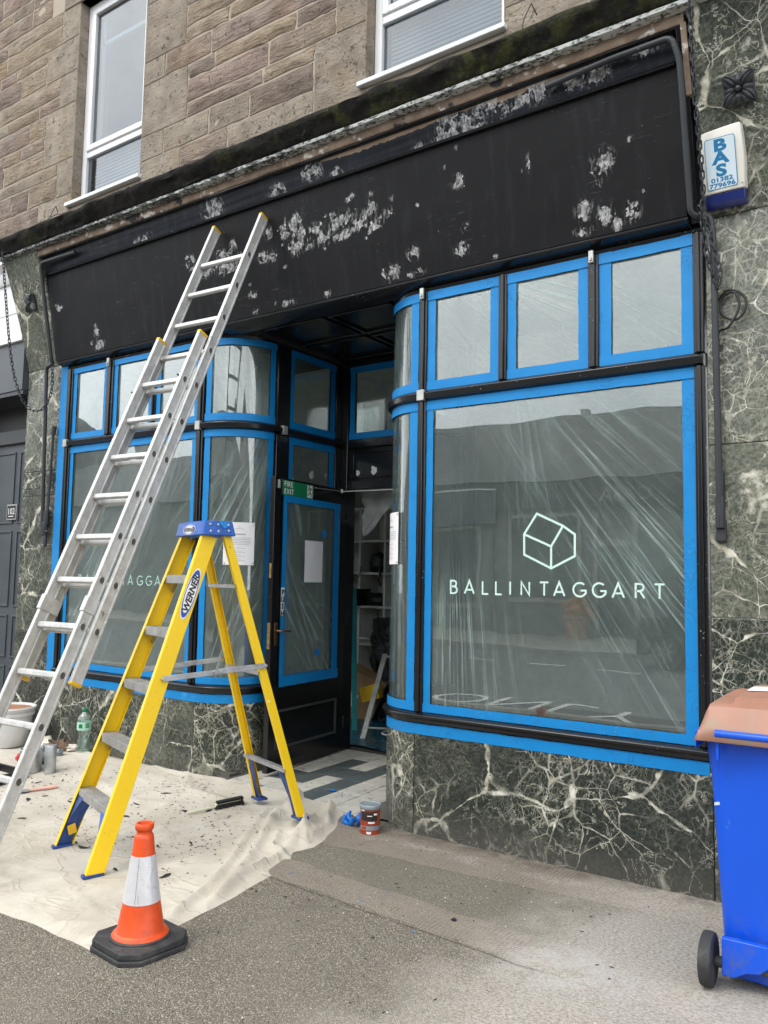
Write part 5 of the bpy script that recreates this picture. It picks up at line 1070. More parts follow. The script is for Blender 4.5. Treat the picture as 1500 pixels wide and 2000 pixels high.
m_ = MB(); m_.tube([(-4.0, -0.045, 2.85), (-4.03, -0.045, 2.0)], 0.012, 8); m_.tube([(-4.0, -0.045, 2.82), (-3.985, -0.045, 2.90)], 0.02, 8); m_.build('rod', 'iron_black', AL, smooth=50)
m_ = MB(); m_.box(-4.115, -4.03, -0.06, -0.012, 1.99, 2.12); m_.tube([(-4.05, -0.05, 1.90), (-4.05, -0.05, 2.02)], 0.026, 8); m_.tube([(-4.03, -0.05, 1.80), (-4.04, -0.05, 1.90)], 0.018, 8); m_.tube([(-4.11, -0.05, 1.96), (-4.0, -0.05, 1.93)], 0.012, 8); m_.build('bracket', 'iron_black', AL, bevel=0.004)
def catmull(pts, n=12):
    pts = [Vector(p) for p in pts]; P = [pts[0]*2-pts[1]]+pts+[pts[-1]*2-pts[-2]]; out = []
    for i in range(1, len(P)-2):
        for k in range(n):
            t = k/n; a, b, c, d = P[i-1:i+3]
            out.append(0.5*((2*b)+(-a+c)*t+(2*a-5*b+4*c-d)*t*t+(-a+3*b-3*c+d)*t**3))
    return out+[pts[-1]]
link_me = None
def chain(label, pts, pitch=0.036):
    global link_me
    path = catmull(pts, 24); root = thing('chain', label, 'chain', path[0])
    if link_me is None:
        m_ = MB(); a, b = 0.012, 0.012; m_.tube([(a*math.cos(t)+(b if math.cos(t) > 0 else -b), a*0.9*math.sin(t), 0) for t in np.linspace(0, 2*math.pi, 12, endpoint=False)], 0.0042, 5, True)
        o = m_.build('link', 'iron_black', root, smooth=60); link_me = o.data
        # keep the link mesh centred on its own origin
        me = link_me; co = np.array([v.co[:] for v in me.vertices])+np.array(ORG[root.name]); me.vertices.foreach_set('co', co.ravel()); bpy.data.objects.remove(o)
    acc = 0.0; k = 0; last = path[0]
    for a, b in zip(path, path[1:]):
        seg = (b-a).length
        while acc <= seg:
            p = a+(b-a)*(acc/seg); d = (b-a).normalized(); q = d.to_track_quat('X', 'Z')
            o = bpy.data.objects.new('link', link_me); C.objects.link(o); o.parent = root
            o.matrix_local = Matrix.Translation(p-Vector(root.location)) @ q.to_matrix().to_4x4() @ Matrix.Rotation(R(90)*(k % 2)+R(random.uniform(-15, 15)), 4, 'X'); k += 1; acc += pitch
        acc -= seg
chain('rusty black chain hanging down the left marble pilaster in a long loop', [(-4.42, -0.39, 4.56), (-4.38, -0.37, 4.2), (-4.28, -0.33, 3.52), (-4.22, -0.27, 3.2), (-4.16, -0.20, 3.055), (-4.07, -0.13, 3.05), (-4.0, -0.09, 3.2), (-3.98, -0.10, 3.44)])
chain('rusty black chain hanging beside the white alarm box on the right pilaster', [(1.728, -0.40, 4.62), (1.735, -0.36, 4.40), (1.742, -0.30, 3.98), (1.738, -0.16, 3.60), (1.722, -0.12, 3.45), (1.745, -0.10, 3.22), (1.775, -0.085, 3.10), (1.79, -0.08, 3.06)])
chain('short rusty chain looped round the awning pipe under the alarm box', [(1.715, -0.135, 3.48), (1.745, -0.11, 3.40), (1.775, -0.105, 3.28), (1.80, -0.10, 3.15), (1.79, -0.085, 3.07)])
o = iron('cable_coil', catmull([(1.772, -0.03, 3.02), (1.83, -0.05, 3.06), (1.90, -0.05, 3.02), (1.91, -0.05, 2.95), (1.86, -0.045, 2.90), (1.79, -0.04, 2.95), (1.80, -0.04, 3.03), (1.86, -0.055, 3.04), (1.88, -0.055, 2.96), (1.83, -0.05, 2.87), (1.775, -0.03, 2.85), (1.775, -0.025, 2.75)], 8), 0.0065, 'thin black cable coiled and hanging from the right pilaster', 'cable')
def rosette(cx, z, label, w=0.14, rl=1.0):
    nrm = Vector((0, -0.955, -0.296)); upv = Vector((0, -0.296, 0.955)); y = -0.012-0.335*(((z-3.475)/1.05)**1.12)
    c = Vector((cx, y, z)); t = thing('rosette', label, 'ornament', c-nrm*0.0)
    X = Vector((1, 0, 0)); m_ = MB()
    m_.obox(c+nrm*0.008, X*w/2, upv*w/2, nrm*0.012); m_.build('backplate', 'iron_black', t, bevel=0.004)
    for k in range(4):
        a = math.pi/4+k*math.pi/2; d = X*math.cos(a)+upv*math.sin(a); e = X*-math.sin(a)+upv*math.cos(a); mm = MB()
        def f(u, v):
            L_ = 0.012+u*w*0.60; ww = w*0.22*math.sin(math.pi*min(1, 0.12+u*0.80))**0.8; s = v*2-1
            return c+nrm*(0.02+0.026*rl*math.sin(math.pi*u*0.92)*(1-0.55*s*s)+0.005*math.cos(s*9))+d*L_+e*s*ww
        mm.grid(f, 8, 10); mm.build('leaf', 'iron_black', t, smooth=60, fix=False)
    for k in range(4):
        a = k*math.pi/2; d = X*math.cos(a)+upv*math.sin(a); e = X*-math.sin(a)+upv*math.cos(a); mm = MB()
        def f2(u, v): s = v*2-1; return c+nrm*(0.018+0.022*rl*math.sin(math.pi*u)*(1-0.6*s*s))+d*(0.01+u*w*0.42)+e*s*w*0.15*math.sin(math.pi*min(1, 0.15+u*0.8))
        mm.grid(f2, 6, 6); mm.build('leaf', 'iron_black', t, smooth=60, fix=False)
    mm = MB(); mm.lathe([(0, 0.012), (0.011, 0.009), (0.015, 0.0), (0.012, -0.02)], 12); q = nrm.to_track_quat('Z', 'Y').to_matrix().to_4x4(); mm.xform(Matrix.Translation(c+nrm*(0.012+0.028*rl)) @ q); mm.build('boss', 'iron_black', t, smooth=60)
rosette(1.925, 4.035, 'square black leaf rosette fixed above the white alarm box', 0.145); rosette(-4.235, 4.06, 'square black leaf rosette fixed on the left marble corbel', 0.15, 0.45)
# alarm box
c0 = Vector((1.832, 0, 3.69)); yb = lambda z: -0.012-0.335*(((z-3.475)/1.05)**1.12)
A0 = Vector((1.832, yb(3.50), 3.50)); up_a = Vector((0, yb(3.87)-yb(3.50), 0.37)).normalized(); n_a = Vector((1, 0, 0)).cross(up_a)
AB = thing('alarm_box', 'white burglar alarm box with blue base and BAS label on the pilaster', 'alarm box', A0)
def AP(u, v, d=0.0): return A0+Vector((u, 0, 0))+up_a*v+n_a*d
def alarm_shell(v0, v1, name, mat, nv, depth):
    m_ = MB()
    hw = lambda v: 0.100-0.004*math.cos(v*12)-0.006*max(0, (v-0.25)/0.13)
    def dd(u, v):
        e = abs(u); return depth*(1-0.16*e**4)*(1-0.12*max(0, (v-0.28)/0.1)**2)*(0.72+0.28*min(1, max(0, v)/0.03)**0.5)
    V = []; F = []; us = [-1, -1, -.92, -.6, -.2, .2, .6, .92, 1, 1]
    for j in range(nv+1):
        v = v0+(v1-v0)*j/nv
        for i, u in enumerate(us):
            vv = v+(0.012*(u*0.5+0.5) if v > 0.30 else 0)
            V.append(AP(u*hw(v), vv, 0.001 if i in (0, 9) else dd(u, v)))
    n = len(us)
    for j in range(nv):
        for i in range(n-1): F.append((j*n+i, j*n+i+1, (j+1)*n+i+1, (j+1)*n+i))
    F += [tuple(range(n))[::-1], tuple(nv*n+i for i in range(n))]
    m_.add(V, F); m_.build(name, mat, AB, smooth=40, bevel=0.006)
alarm_shell(0.002, 0.078, 'lens', 'alarm_blue', 5, 0.082); alarm_shell(0.079, 0.385, 'cover', 'alarm_white', 10, 0.088)
m_ = MB(); LW_, LH0, LH1 = 0.073, 0.096, 0.345
def rrect(w, h0, h1, r, n=6):
    out = []
    for cx, cy_, a0 in [(w-r, h1-r, 0), (-w+r, h1-r, 90), (-w+r, h0+r, 180), (w-r, h0+r, 270)]:
        out += [(cx+r*math.cos(R(a0+90*k/n)), cy_+r*math.sin(R(a0+90*k/n))) for k in range(n+1)]
    return out
AO = A0+n_a*0.0885
m_.prism([(u-0.004, v) for u, v in rrect(LW_, LH0, LH1, 0.014)], n_a*0.001, lambda u, v: AP(u, v, 0.0885)); m_.build('label', 'print_blue', AB)
m_ = MB(); m_.prism([(u-0.004, v) for u, v in rrect(LW_-0.003, LH0+0.003, LH1-0.003, 0.012)], n_a*0.001, lambda u, v: AP(u, v, 0.0890)); m_.build('label', 'label_blue', AB)
for i, ch in enumerate('BAS'): text('lettering', ch, 0.078, 'print_blue', AB, AP(-0.004, 0.281-i*0.061, 0.0892), (1, 0, 0), up_a, bold=0.0034, sx=1.38, align='CENTER')
text('lettering', '01382', 0.030, 'print_blue', AB, AP(-0.004, 0.131, 0.0892), (1, 0, 0), up_a, bold=0.0008, sx=1.4, align='CENTER'); text('lettering', '779696', 0.030, 'print_blue', AB, AP(-0.004, 0.104, 0.0892), (1, 0, 0), up_a, bold=0.0008, sx=1.4, align='CENTER')
m_ = MB(); m_.lathe([(0.004, 0), (0.004, 0.004), (0, 0.005)], 8); m_.xform(Matrix.Translation(AP(0.088, 0.105, 0.082)) @ n_a.to_track_quat('Z', 'Y').to_matrix().to_4x4()); m_.build('screw', 'steel', AB)

# ------------------------------------------------------------------ signs and papers
FE = thing('fire_exit_sign', 'green and white FIRE EXIT sign with running figure on the open black door', 'sign', D(0.73, 2.19, 0.002))
m_ = MB(); m_.obox(D(0.73, 2.246, 0.0035), dU*0.208, dN*0.0015, Vector((0, 0, 0.058))); m_.build('plate', 'sign_green', FE, bevel=0.0008)
XD = -dU; ZD = Vector((0, 0, 1))
text('lettering', 'FIRE', 0.060, 'sign_white', FE, D(0.922, 2.256, 0.0055), XD, ZD, bold=0.0005, sx=0.92, space=1.16); text('lettering', 'EXIT', 0.060, 'sign_white', FE, D(0.922, 2.199, 0.0055), XD, ZD, bold=0.0005, sx=0.92, space=1.16)
def dpoly(name, par, pts, mat, d):
    m_ = MB(); m_.prism(pts, dN*0.0006, lambda a, b: D(a, b, d)); return m_.build(name, mat, par)
ux = 0.575
dpoly('door_symbol', FE, [(ux+.035, 2.197), (ux-.035, 2.197), (ux-.035, 2.298), (ux+.035, 2.298)], 'sign_white', 0.0056)
m_ = MB()
fig = [([(.012, .085), (-.004, .060), (.002, .038)], .016), ([(.002, .04), (-.018, .026), (-.014, .004)], .010), ([(.002, .04), (.014, .022), (.032, .020)], .010), ([(.006, .074), (.024, .066), (.030, .050)], .008), ([(.004, .074), (-.016, .066), (-.024, .076)], .008)]
for k, (pl, w) in enumerate(fig): strip(m_, [(-(ux+x)+0.0, 2.20+z) for x, z in pl], w, dh, -dU, (0, 0, 1), 0.0066+0.0003*k, 0.0003)
m_.prism([(ux+.014+.010*math.cos(k*.785), 2.292+.007*math.sin(k*.785)-.001) for k in range(8)], dN*0.0004, lambda a, b: D(a, b, 0.0066)); m_.build('running_figure', 'sign_green', FE)
PS = thing('push_sign', 'narrow white PUSH sign running down the left stile of the open door', 'sign', D(0.93, 1.26, 0.002))
m_ = MB(); m_.obox(D(0.914, 1.372, 0.0135), dU*0.019, dN*0.0008, Vector((0, 0, 0.108))); m_.build('plate', 'sign_white', PS)
for i, ch in enumerate('PUSH'): text('lettering', ch, 0.058, 'print_black', PS, D(0.914, 1.424-i*0.053, 0.0145), XD, ZD, bold=0.0028, sx=0.95, align='CENTER')
m_ = MB()
m_.grid(lambda u, v: D(0.638-0.255*u, 1.522+0.332*v, 0.016+0.006*math.sin(u*3)*v+0.002*mnoise.noise(Vector((u*3, v*3, 0)))), 8, 10); tag(m_.build('paper_sheet', 'paper', smooth=60, fix=False), 'blank white sheet of paper stuck on the glass of the open door', 'paper')
def notice(surf, u0, u1, z0, z1, d, label):
    t = thing('notice', label, 'notice', surf((u0+u1)/2, z0, d)); m_ = MB()
    m_.grid(lambda a, b: surf(u0+(u1-u0)*a, z0+(z1-z0)*b, d+0.001*mnoise.noise(Vector((a*3, b*3, u0)))+0.0015), 14, 12); m_.build('sheet', 'paper', t, smooth=60, fix=False)
    m_ = MB(); W_ = u1-u0; H_ = z1-z0
    def ln(a0, a1, b, h): m_.grid(lambda s, q: surf(u0+W_*(a0+(a1-a0)*s), z0+H_*b+h*q, d+0.0042), 10, 1)
    ln(.36, .64, .84, .0035)
    for i in range(5): ln(.13, .87-(i == 4)*.05, .63-i*.038, .0028)
    for b, w in [(.42, .1), (.385, .3), (.325, .2), (.29, .3), (.235, .12), (.2, .3), (.14, .12), (.105, .28)]: ln(.5-w*.7, .5+w*.7, b, .0026)
    m_.build('print_lines', 'grey_ink', t, fix=False)
    m_ = MB(); ln(.30, .70, .715, .0045); m_.build('heading', 'ink', t, fix=False)
    m_ = MB(); a = surf((u0+u1)/2, z0+H_*.89, d+.0042); tx = (surf((u0+u1)/2+.01, 0, d)-surf((u0+u1)/2-.01, 0, d)).normalized()
    strip(m_, [(-.006, 0), (-.003, .008), (.004, .006), (.007, .001), (.007, -.006), (0, -.009), (-.006, -.005), (-.006, 0)], .0016, a, tx, (0, 0, 1), 0.0, .0002); m_.build('emblem', 'grey_ink', t)
    for a, b in ((.04, .96), (.95, .95), (.05, .04), (.95, .05)):
        m_ = MB(); p = surf(u0+W_*a, z0+H_*b, d+.004); m_.lathe([(0.006, 0), (0.006, .002), (0.003, .003)], 8); nn_ = (surf(u0+W_*a, 0, 1)-surf(u0+W_*a, 0, 0)); m_.xform(Matrix.Translation(p) @ nn_.to_track_quat('Z', 'Y').to_matrix().to_4x4()); m_.build('suction_cup', 'clip_grey', t)
notice(SA, 0.205, 0.435, 1.645, 1.972, 0.012, 'white printed notice on the left curved window behind the yellow stepladder'); notice(SB, 0.168, 0.40, 1.655, 1.995, 0.012, 'white printed notice on the right curved window facing the doorway')

# ------------------------------------------------------------------ aluminium extension ladder
Lp0 = Vector((-1.471, -0.912, 2.807)); LL = Vector((-0.019, 0.406, 0.914)).normalized(); LWd = Vector((0.9987, 0.051, -0.002)); LWd = (LWd-LL*LWd.dot(LL)).normalized(); LN = LL.cross(LWd)
if LN.y < 0: LN = -LN
sp = 0.282; tg = -(Lp0.z)/LL.z
EL = thing('extension_ladder', 'silver aluminium extension ladder leaning against the black shop fascia', 'ladder', Lp0+LL*(tg+0.0))
def Lpt(k, w, n): return Lp0+LL*(k*sp)+LWd*w+LN*n
def stile(k0, k1, wi, side, nc, dep=0.076):
    """hollow box stile with flanges proud of a recessed web"""
    t = 0.026; m_ = MB(); wc = side*(wi/2+t/2)
    a, b = Lpt(k0, wc, nc), Lpt(k1, wc, nc); mid = (a+b)/2; h = (b-a)/2
    m_.obox(mid, h, LWd*t*0.36, LN*dep*0.44)
    for s in (-1, 1): m_.obox(mid+LN*s*dep*0.40, h, LWd*t/2, LN*dep*0.10)
    return m_.build('stile', 'aluminium', EL, bevel=0.0035)
base_bottom = tg/sp+0.03
rng_b = (base_bottom, 1.30); rng_f = (-7.05, 5.28); wb, wf, nf_ = 0.356, 0.432, 0.074
for s in (-1, 1):
    stile(*rng_b, wb, s, 0.0); stile(*rng_f, wf, s, nf_)
    for (k, wi, nc) in ((1.30, wb, 0), (5.28, wf, nf_), (-7.05, wf, nf_), (base_bottom, wb, 0)):
        m_ = MB(); t = 0.026; e = 0.012 if k > 0 else -0.012
        m_.obox(Lpt(k, s*(wi/2+t/2), nc)+LL*e*0.4, LL*0.010, LWd*(t/2+0.002), LN*0.040); m_.build('end_cap', 'yellow_cap' if k > -8 else 'rubber', EL, bevel=0.006)
    m_ = MB(); c = Lpt(-5.55, s*(wb/2+0.013), 0.02); m_.obox(c, LL*0.045, LWd*0.0175, LN*0.066); m_.build('guide_bracket', 'aluminium', EL, bevel=0.003)
def rung(k, wi, nc):
    m_ = MB(); prof = [(-.014, -.013), (.012, -.016), (.019, 0), (.012, .016), (-.014, .013), (-.018, 0)]
    a = Lpt(k, -wi/2, nc); U = Vector((0, -0.93, 0.12)).normalized(); V_ = LWd.cross(U)
    m_.prism([a+V_*p*1.05+U*q*1.05 for p, q in prof], LWd*wi); m_.build('rung', 'aluminium', EL, bevel=0.004, smooth=None)
    for s in (-1, 1):
        m_ = MB(); pl = []
        for t in np.linspace(0, 2*math.pi, 14, endpoint=False):
            rr = 0.0205*(1+0.18*math.cos(t-0.6)); pl.append(Lpt(k, s*(wi/2+0.0225), nc)+LL*rr*1.15*math.cos(t)+LN*rr*math.sin(t))
        m_.tube(pl, 0.0034, 6, True); m_.build('rung_collar', 'aluminium', EL, smooth=60)
        m_ = MB(); m_.prism([Lpt(k, s*(wi/2+0.0222), nc)+LL*.0185*1.15*math.cos(t)+LN*.0165*math.sin(t) for t in np.linspace(0, 2*math.pi, 12, endpoint=False)], LWd*s*0.0006); m_.build('rung_socket', 'rung_dark', EL)
simple('rung_dark', (0.10, 0.092, 0.08), 0.6, 0.3)
for k in range(int(base_bottom)-0, 1): rung(k, wb, 0.0)
for k in range(-6, 5): rung(k, wf, nf_)
m_ = MB(); m_.tube([Lpt(0.05, wb/2-0.01, -0.045), Lpt(0.05, wb/2-0.01, -0.02)], 0.006, 6); m_.tube([Lpt(-0.25, -wb/2-0.03, -0.03), Lpt(-0.25, -wb/2-0.05, -0.03)], 0.006, 6); m_.build('bolt', 'black_stuff', EL)

# ------------------------------------------------------------------ yellow stepladder
SLD = thing('stepladder', 'yellow fibreglass stepladder with blue top cap standing on the dust sheet', 'stepladder', (-1.232, -1.614, 0.008), R(-18.745), local=True)
lean = 0.352; w0, w1 = 0.599, 0.147
def SP(side, z, f=0.0): return Vector((side*(w0-w1*z)/2, lean*z+f, z))
def channel(name, p, q, fdir, out, dep, fl, th, mat, par):
    """C-channel rail from p to q: web (dep wide along fdir) facing out, flanges turned in"""
    p, q = Vector(p), Vector(q); a = (q-p).normalized(); f = Vector(fdir); f = (f-a*f.dot(a)).normalized(); o_ = a.cross(f)
    if o_.dot(Vector(out)) < 0: o_ = -o_
    pr_ = [(0, 0), (0, -fl), (th, -fl), (th, -th), (dep-th, -th), (dep-th, -fl), (dep, -fl), (dep, 0)]
    m_ = MB(); m_.prism([p+f*x+o_*y for x, y in pr_], q-p)
    return m_.build(name, mat, par, bevel=0.0025)
ZT_ = 1.80
for s in (-1, 1):
    channel('front_rail', SP(s, 0.012), SP(s, ZT_), (0, 1, 0), (s, 0, 0), 0.092, 0.034, 0.005, 'yellow', SLD)
    zr0 = 0.095; pr0 = Vector((s*0.292, 1.262, zr0)); pr1 = Vector((s*0.176, lean*ZT_+0.125, ZT_-0.01))
    channel('rear_rail', pr0, pr1, (0, 1, 0), (s, 0, 0), 0.048, 0.03, 0.004, 'yellow', SLD)
    # blue feet
    m_ = MB(); b0 = SP(s, 0.0, -0.006); m_.obox(b0+Vector((-s*0.018, 0.05, 0.006)), (0.022, 0, 0), (0, 0.054, 0.0), (0, 0, 0.008)); m_.build('foot', 'foot_blue', SLD, bevel=0.003)
    m_ = MB()
    def gus(u, v):   # curved gusset from the foot up and in to the first tread
        z = 0.01+0.29*u; inn = 0.022+0.118*u**2.4; return SP(s, z, 0.012+0.074*v)+Vector((-s*inn, 0, 0))
    m_.grid(gus, 10, 3); V0 = len(m_.v)
    m_.grid(lambda u, v: SP(s, 0.01+0.29*u, 0.012)+Vector((-s*(0.008+(0.014+0.118*u**2.4)*v), 0, 0)), 10, 2); m_.grid(lambda u, v: SP(s, 0.01+0.29*u, 0.086)+Vector((-s*(0.008+(0.014+0.118*u**2.4)*v), 0, 0)), 10, 2)
    m_.build('foot_gusset', 'cap_blue' if s > 0 else 'foot_blue', SLD, smooth=50)
    m_ = MB(); m_.obox(Vector((s*0.262, 1.285, 0.103)), (0.05, 0, 0), (0, 0.035, 0), (0, 0, 0.008))
    m_.prism([(s*0.278, .11), (s*0.205, .11), (s*0.215, .2), (s*0.185, .30), (s*0.15, .385), (s*0.20, .385), (s*0.262, .30)], (0, 0.004, 0), lambda x, z: Vector((x, 1.262-(z-0.095)*0.345+0.01, z))); m_.build('foot', 'foot_blue', SLD, bevel=0.002)
    # spreader
    m_ = MB(); a = Vector((s*0.238, 0.395, 0.975)); b = Vector((s*0.238, 1.03, 1.02)); c = a*0.45+b*0.55
    m_.bar(a, c+Vector((0, 0.02, 0)), 0.006, 0.030); m_.bar(c+Vector((s*0.006, -0.02, 0)), b+Vector((s*0.006, 0, 0)), 0.006, 0.030)
    for q in (a, c, b, c-Vector((0, 0.045, 0))): m_.tube([q-Vector((0.006, 0, 0)), q+Vector((s*0.016, 0, 0))], 0.009, 8)
    m_.build('spreader', 'galvanised', SLD, bevel=0.0015)
for i in range(5):
    z = 0.321+0.307*i; hw = (w0-w1*z)/2-0.006; y = lean*z
    m_ = MB(); m_.box(-hw, hw, y+0.002, y+0.088, z-0.006, z); m_.box(-hw, hw, y+0.0, y+0.005, z-0.048, z-0.0005); m_.box(-hw, hw, y+0.084, y+0.088, z-0.03, z-0.006)
    for k in range(5): m_.box(-hw, hw, y+0.012+0.015*k, y+0.017+0.015*k, z, z+0.0022)
    m_.build('tread', 'step_alu', SLD, bevel=0.0015)
    for s in (-1, 1):
        m_ = MB(); m_.bar((s*(hw-0.002), y+0.05, z-0.10), (s*(hw-0.09), y+0.05, z-0.012), 0.02, 0.003, (0, 1, 0)); m_.build('tread_brace', 'step_alu', SLD)
for z, yy in ((0.40, None), (0.985, None), (1.50, None)):
    t = (z-0.095)/(1.79-0.095); y = 1.262+(lean*ZT_+0.125-1.262)*t; hw = 0.292+(0.176-0.292)*t-0.004
    m_ = MB(); m_.box(-hw, hw, y-0.008, y+0.03, z-0.003, z); m_.box(-hw, hw, y-0.008, y-0.005, z-0.022, z-0.0035); m_.build('rear_brace', 'step_alu', SLD, bevel=0.001)
m_ = MB(); yc0, yc1 = lean*ZT_-0.018, lean*ZT_+0.195
m_.add([(-.205, yc0, 1.785), (.205, yc0, 1.785), (.205, yc1, 1.785), (-.205, yc1, 1.785), (-.19, yc0+.012, 1.872), (.19, yc0+.012, 1.872), (.185, yc1-.016, 1.872), (-.185, yc1-.016, 1.872)], [(0, 3, 2, 1), (4, 5, 6, 7), (0, 1, 5, 4), (1, 2, 6, 5), (2, 3, 7, 6), (3, 0, 4, 7)])
TC = m_.build('top_cap', 'cap_blue', SLD, bevel=0.008, seg=3)
for (y, z) in [(yc0+.05, 1.85), (yc0+.05, 1.81), (yc0+.10, 1.85), (yc0+.10, 1.81), (yc0+.165, 1.815), (yc0+.165, 1.85)]:
    m_ = MB(); x = .205-.015*(z-1.785)/.087; m_.lathe([(0.008, 0), (0.0075, 0.004), (0, 0.006)], 10); m_.xform(Matrix.Translation((x-0.001, y, z)) @ Matrix.Rotation(R(90), 4, 'Y')); m_.build('rivet', 'steel', TC, smooth=60)
def oval(par, org, xd, yd, a, b, txt, size, names=('badge', 'lettering')):
    xd, yd = Vector(xd).normalized(), Vector(yd).normalized(); n_ = xd.cross(yd); org = Vector(org)
    for k, (f, mat) in enumerate([(1.0, 'sign_white'), (0.93, 'cap_blue_print'), (0.80, 'sign_white')]):
        m_ = MB(); m_.prism([org+n_*(0.0008+0.0006*k)+xd*a*f*(1 if k < 2 else .93)*math.cos(t)+yd*b*f*math.sin(t) for t in np.linspace(0, 2*math.pi, 32, endpoint=False)], n_*0.0006); m_.build('badge', mat, par)
    text('lettering', txt, size, 'print_black', par, org+n_*0.0022-yd*size*0.36, xd, yd, bold=0.0018*size/0.05, sx=1.05, shear=0.25, align='CENTER')
simple('cap_blue_print', (0.01, 0.07, 0.42), 0.4)
nface = Vector((0, yc0, 1.785)); upc = Vector((0, 0.012, 0.087)).normalized()
oval(TC, nface+upc*0.038+Vector((0, -0.0008, 0)), (1, 0, 0), upc, 0.088, 0.031, 'WERNER', 0.036)
# the same badge runs up the outside of the right front rail
pR0, pR1 = SP(1, 1.34), SP(1, 1.58); aR = (pR1-pR0).normalized(); fR = Vector((0, 1, 0)); fR = (fR-aR*fR.dot(aR)).normalized()
oval(SLD, (pR0+pR1)/2+fR*0.046+Vector((0.0012, 0, 0)), aR, -fR, 0.155, 0.036, 'WERNER', 0.052)
m_ = MB(); m_.prism([(-.01, 0), (.05, .004), (.062, .03), (.02, .05), (-.012, .03)], (0, 0, 0.0015), lambda a, b: Vector((0.10+a*1.2, yc1-0.06+b, 1.8735))); tag(m_.build('tape_scrap', 'tape_scrap', SLD), None)
m_ = MB(); m_.prism([(-.03, 0), (.03, 0), (.026, -.03), (-.004, -.046), (-.03, -.02)], (0.0016, 0.0, 0), lambda a, b: Vector((.1915-b*0.17, yc0+.14+a, 1.874+b))); m_.build('tape_scrap', 'tape_scrap', SLD)
m_ = MB(); m_.obox(SP(-1, 0.10, 0.05)+Vector((0.047, 0, 0)), (0.0008, 0, 0), (0, 0.022, 0.006), (0, -0.006, 0.026)); m_.build('sticker', 'yellow_cap', SLD)

# ------------------------------------------------------------------ dust sheet
def coons(E1, E2, E3, E4, nu, nv, hfn):
    def poly(pts):
        pts = [Vector((*p, 0)) for p in pts]; L_ = [0]
        for a, b in zip(pts, pts[1:]): L_.append(L_[-1]+(b-a).length)
        def f(t):
            d = t*L_[-1]
            for i in range(len(pts)-1):
                if d <= L_[i+1]+1e-9: k = (d-L_[i])/max(1e-9, L_[i+1]-L_[i]); return pts[i]*(1-k)+pts[i+1]*k
            return pts[-1]
        return f
    c0, c1, d0, d1 = poly(E3), poly(E1), poly(E4), poly(E2)   # front(v=0), back(v=1), left(u=0), right(u=1)
    P00, P10, P01, P11 = c0(0), c0(1), c1(0), c1(1); m_ = MB()
    def f(u, v):
        p = c0(u)*(1-v)+c1(u)*v+d0(v)*(1-u)+d1(v)*u-(P00*(1-u)*(1-v)+P10*u*(1-v)+P01*(1-u)*v+P11*u*v)
        e = min(u, 1-u, v, 1-v); wob = Vector((mnoise.noise(Vector((p.x*5, p.y*5, 1))), mnoise.noise(Vector((p.x*5, p.y*5, 8))), 0))*0.018
        p = p+wob; p.z = gz(p.x, p.y)+hfn(p.x, p.y, e); return p
    m_.grid(f, nu, nv); return m_
FOLDS = [([(-.86, -.36), (-.55, -.91), (-.36, -1.24), (-.16, -1.66)], .055, .030), ([(-.92, -.40), (-.63, -.95), (-.44, -1.28), (-.24, -1.75)], .035, .022), ([(-.60, -.30), (-.39, -.90), (-.36, -1.17), (-.22, -1.5)], .042, .022), ([(-1.06, .08), (-.93, -.10), (-.80, -.40)], .05, .03), ([(-.70, -.02), (-.50, -.30), (-.44, -.52)], .075, .028), ([(-.86, -.28), (-.62, -.40), (-.42, -.60)], .07, .026), ([(-.62, -.62), (-.50, -.80), (-.33, -.82)], .04, .02), ([(-.80, -.55), (-.70, -.95), (-.75, -1.3)], .022, .04), ([(-1.0, -.5), (-1.15, -1.0), (-.95, -1.5)], .015, .035), ([(-1.9, -2.0), (-1.1, -1.75), (-.5, -1.95)], .014, .05), ([(-2.9, -1.2), (-2.2, -1.4), (-1.6, -1.9)], .016, .05), ([(-2.6, -.5), (-1.9, -.7), (-1.5, -.6)], .015, .045), ([(-2.0, -.1), (-1.7, -.35), (-1.2, -.4)], .016, .04), ([(-.32, -2.12), (-.24, -1.95), (-.2, -1.8)], .03, .03), ([(-.6, -2.13), (-.42, -2.0), (-.3, -1.7)], .018, .03), ([(-3.6, -.25), (-3.35, -.10), (-3.0, -.14)], .03, .05), ([(-2.4, -.06), (-2.0, -.10), (-1.7, -.02)], .02, .03), ([(-1.4, -1.9), (-1.2, -1.3), (-1.3, -.9)], .010, .04)]
def segd(px, py, pts):
    best = 9
    for (ax, ay), (bx, by) in zip(pts, pts[1:]):
        dx, dy = bx-ax, by-ay; t = max(0, min(1, ((px-ax)*dx+(py-ay)*dy)/(dx*dx+dy*dy))); best = min(best, math.hypot(px-ax-t*dx, py-ay-t*dy))
    return best
def sheet_h(x, y, e):
    h = 0.007+0.004*abs(mnoise.noise(Vector((x*3.1+y*1.3, y*4.3-x, 8))))+0.006*mnoise.noise(Vector((x*2.3, y*2.3, 3)))+0.003*mnoise.noise(Vector((x*9, y*9, 3)))
    for pts, hh, w in FOLDS:
        d = segd(x, y, pts)
        if d < w*3.5: h += hh*(0.55*math.exp(-(d/w)**2)+0.45*math.exp(-d/(w*.55)))*(0.75+0.5*mnoise.noise(Vector((x*6, y*6, hh*90))))
    b = math.hypot(x+.54, y+.47); h += 0.055*math.exp(-(b/0.16)**2)*(0.8+0.6*mnoise.noise(Vector((x*13, y*13, 0))))
    for fx, fy in ((-1.52, -1.52), (-.95, -1.71), (-1.38, -2.18), (-1.1, -.29)):   # pressed flat by the ladder feet
        k = math.exp(-((math.hypot(x-fx, y-fy))/0.09)**2); h = h*(1-k)+0.004*k
    h = max(h, 0.004)
    return h*min(1, e*40+0.06) if e < 0.025 else h
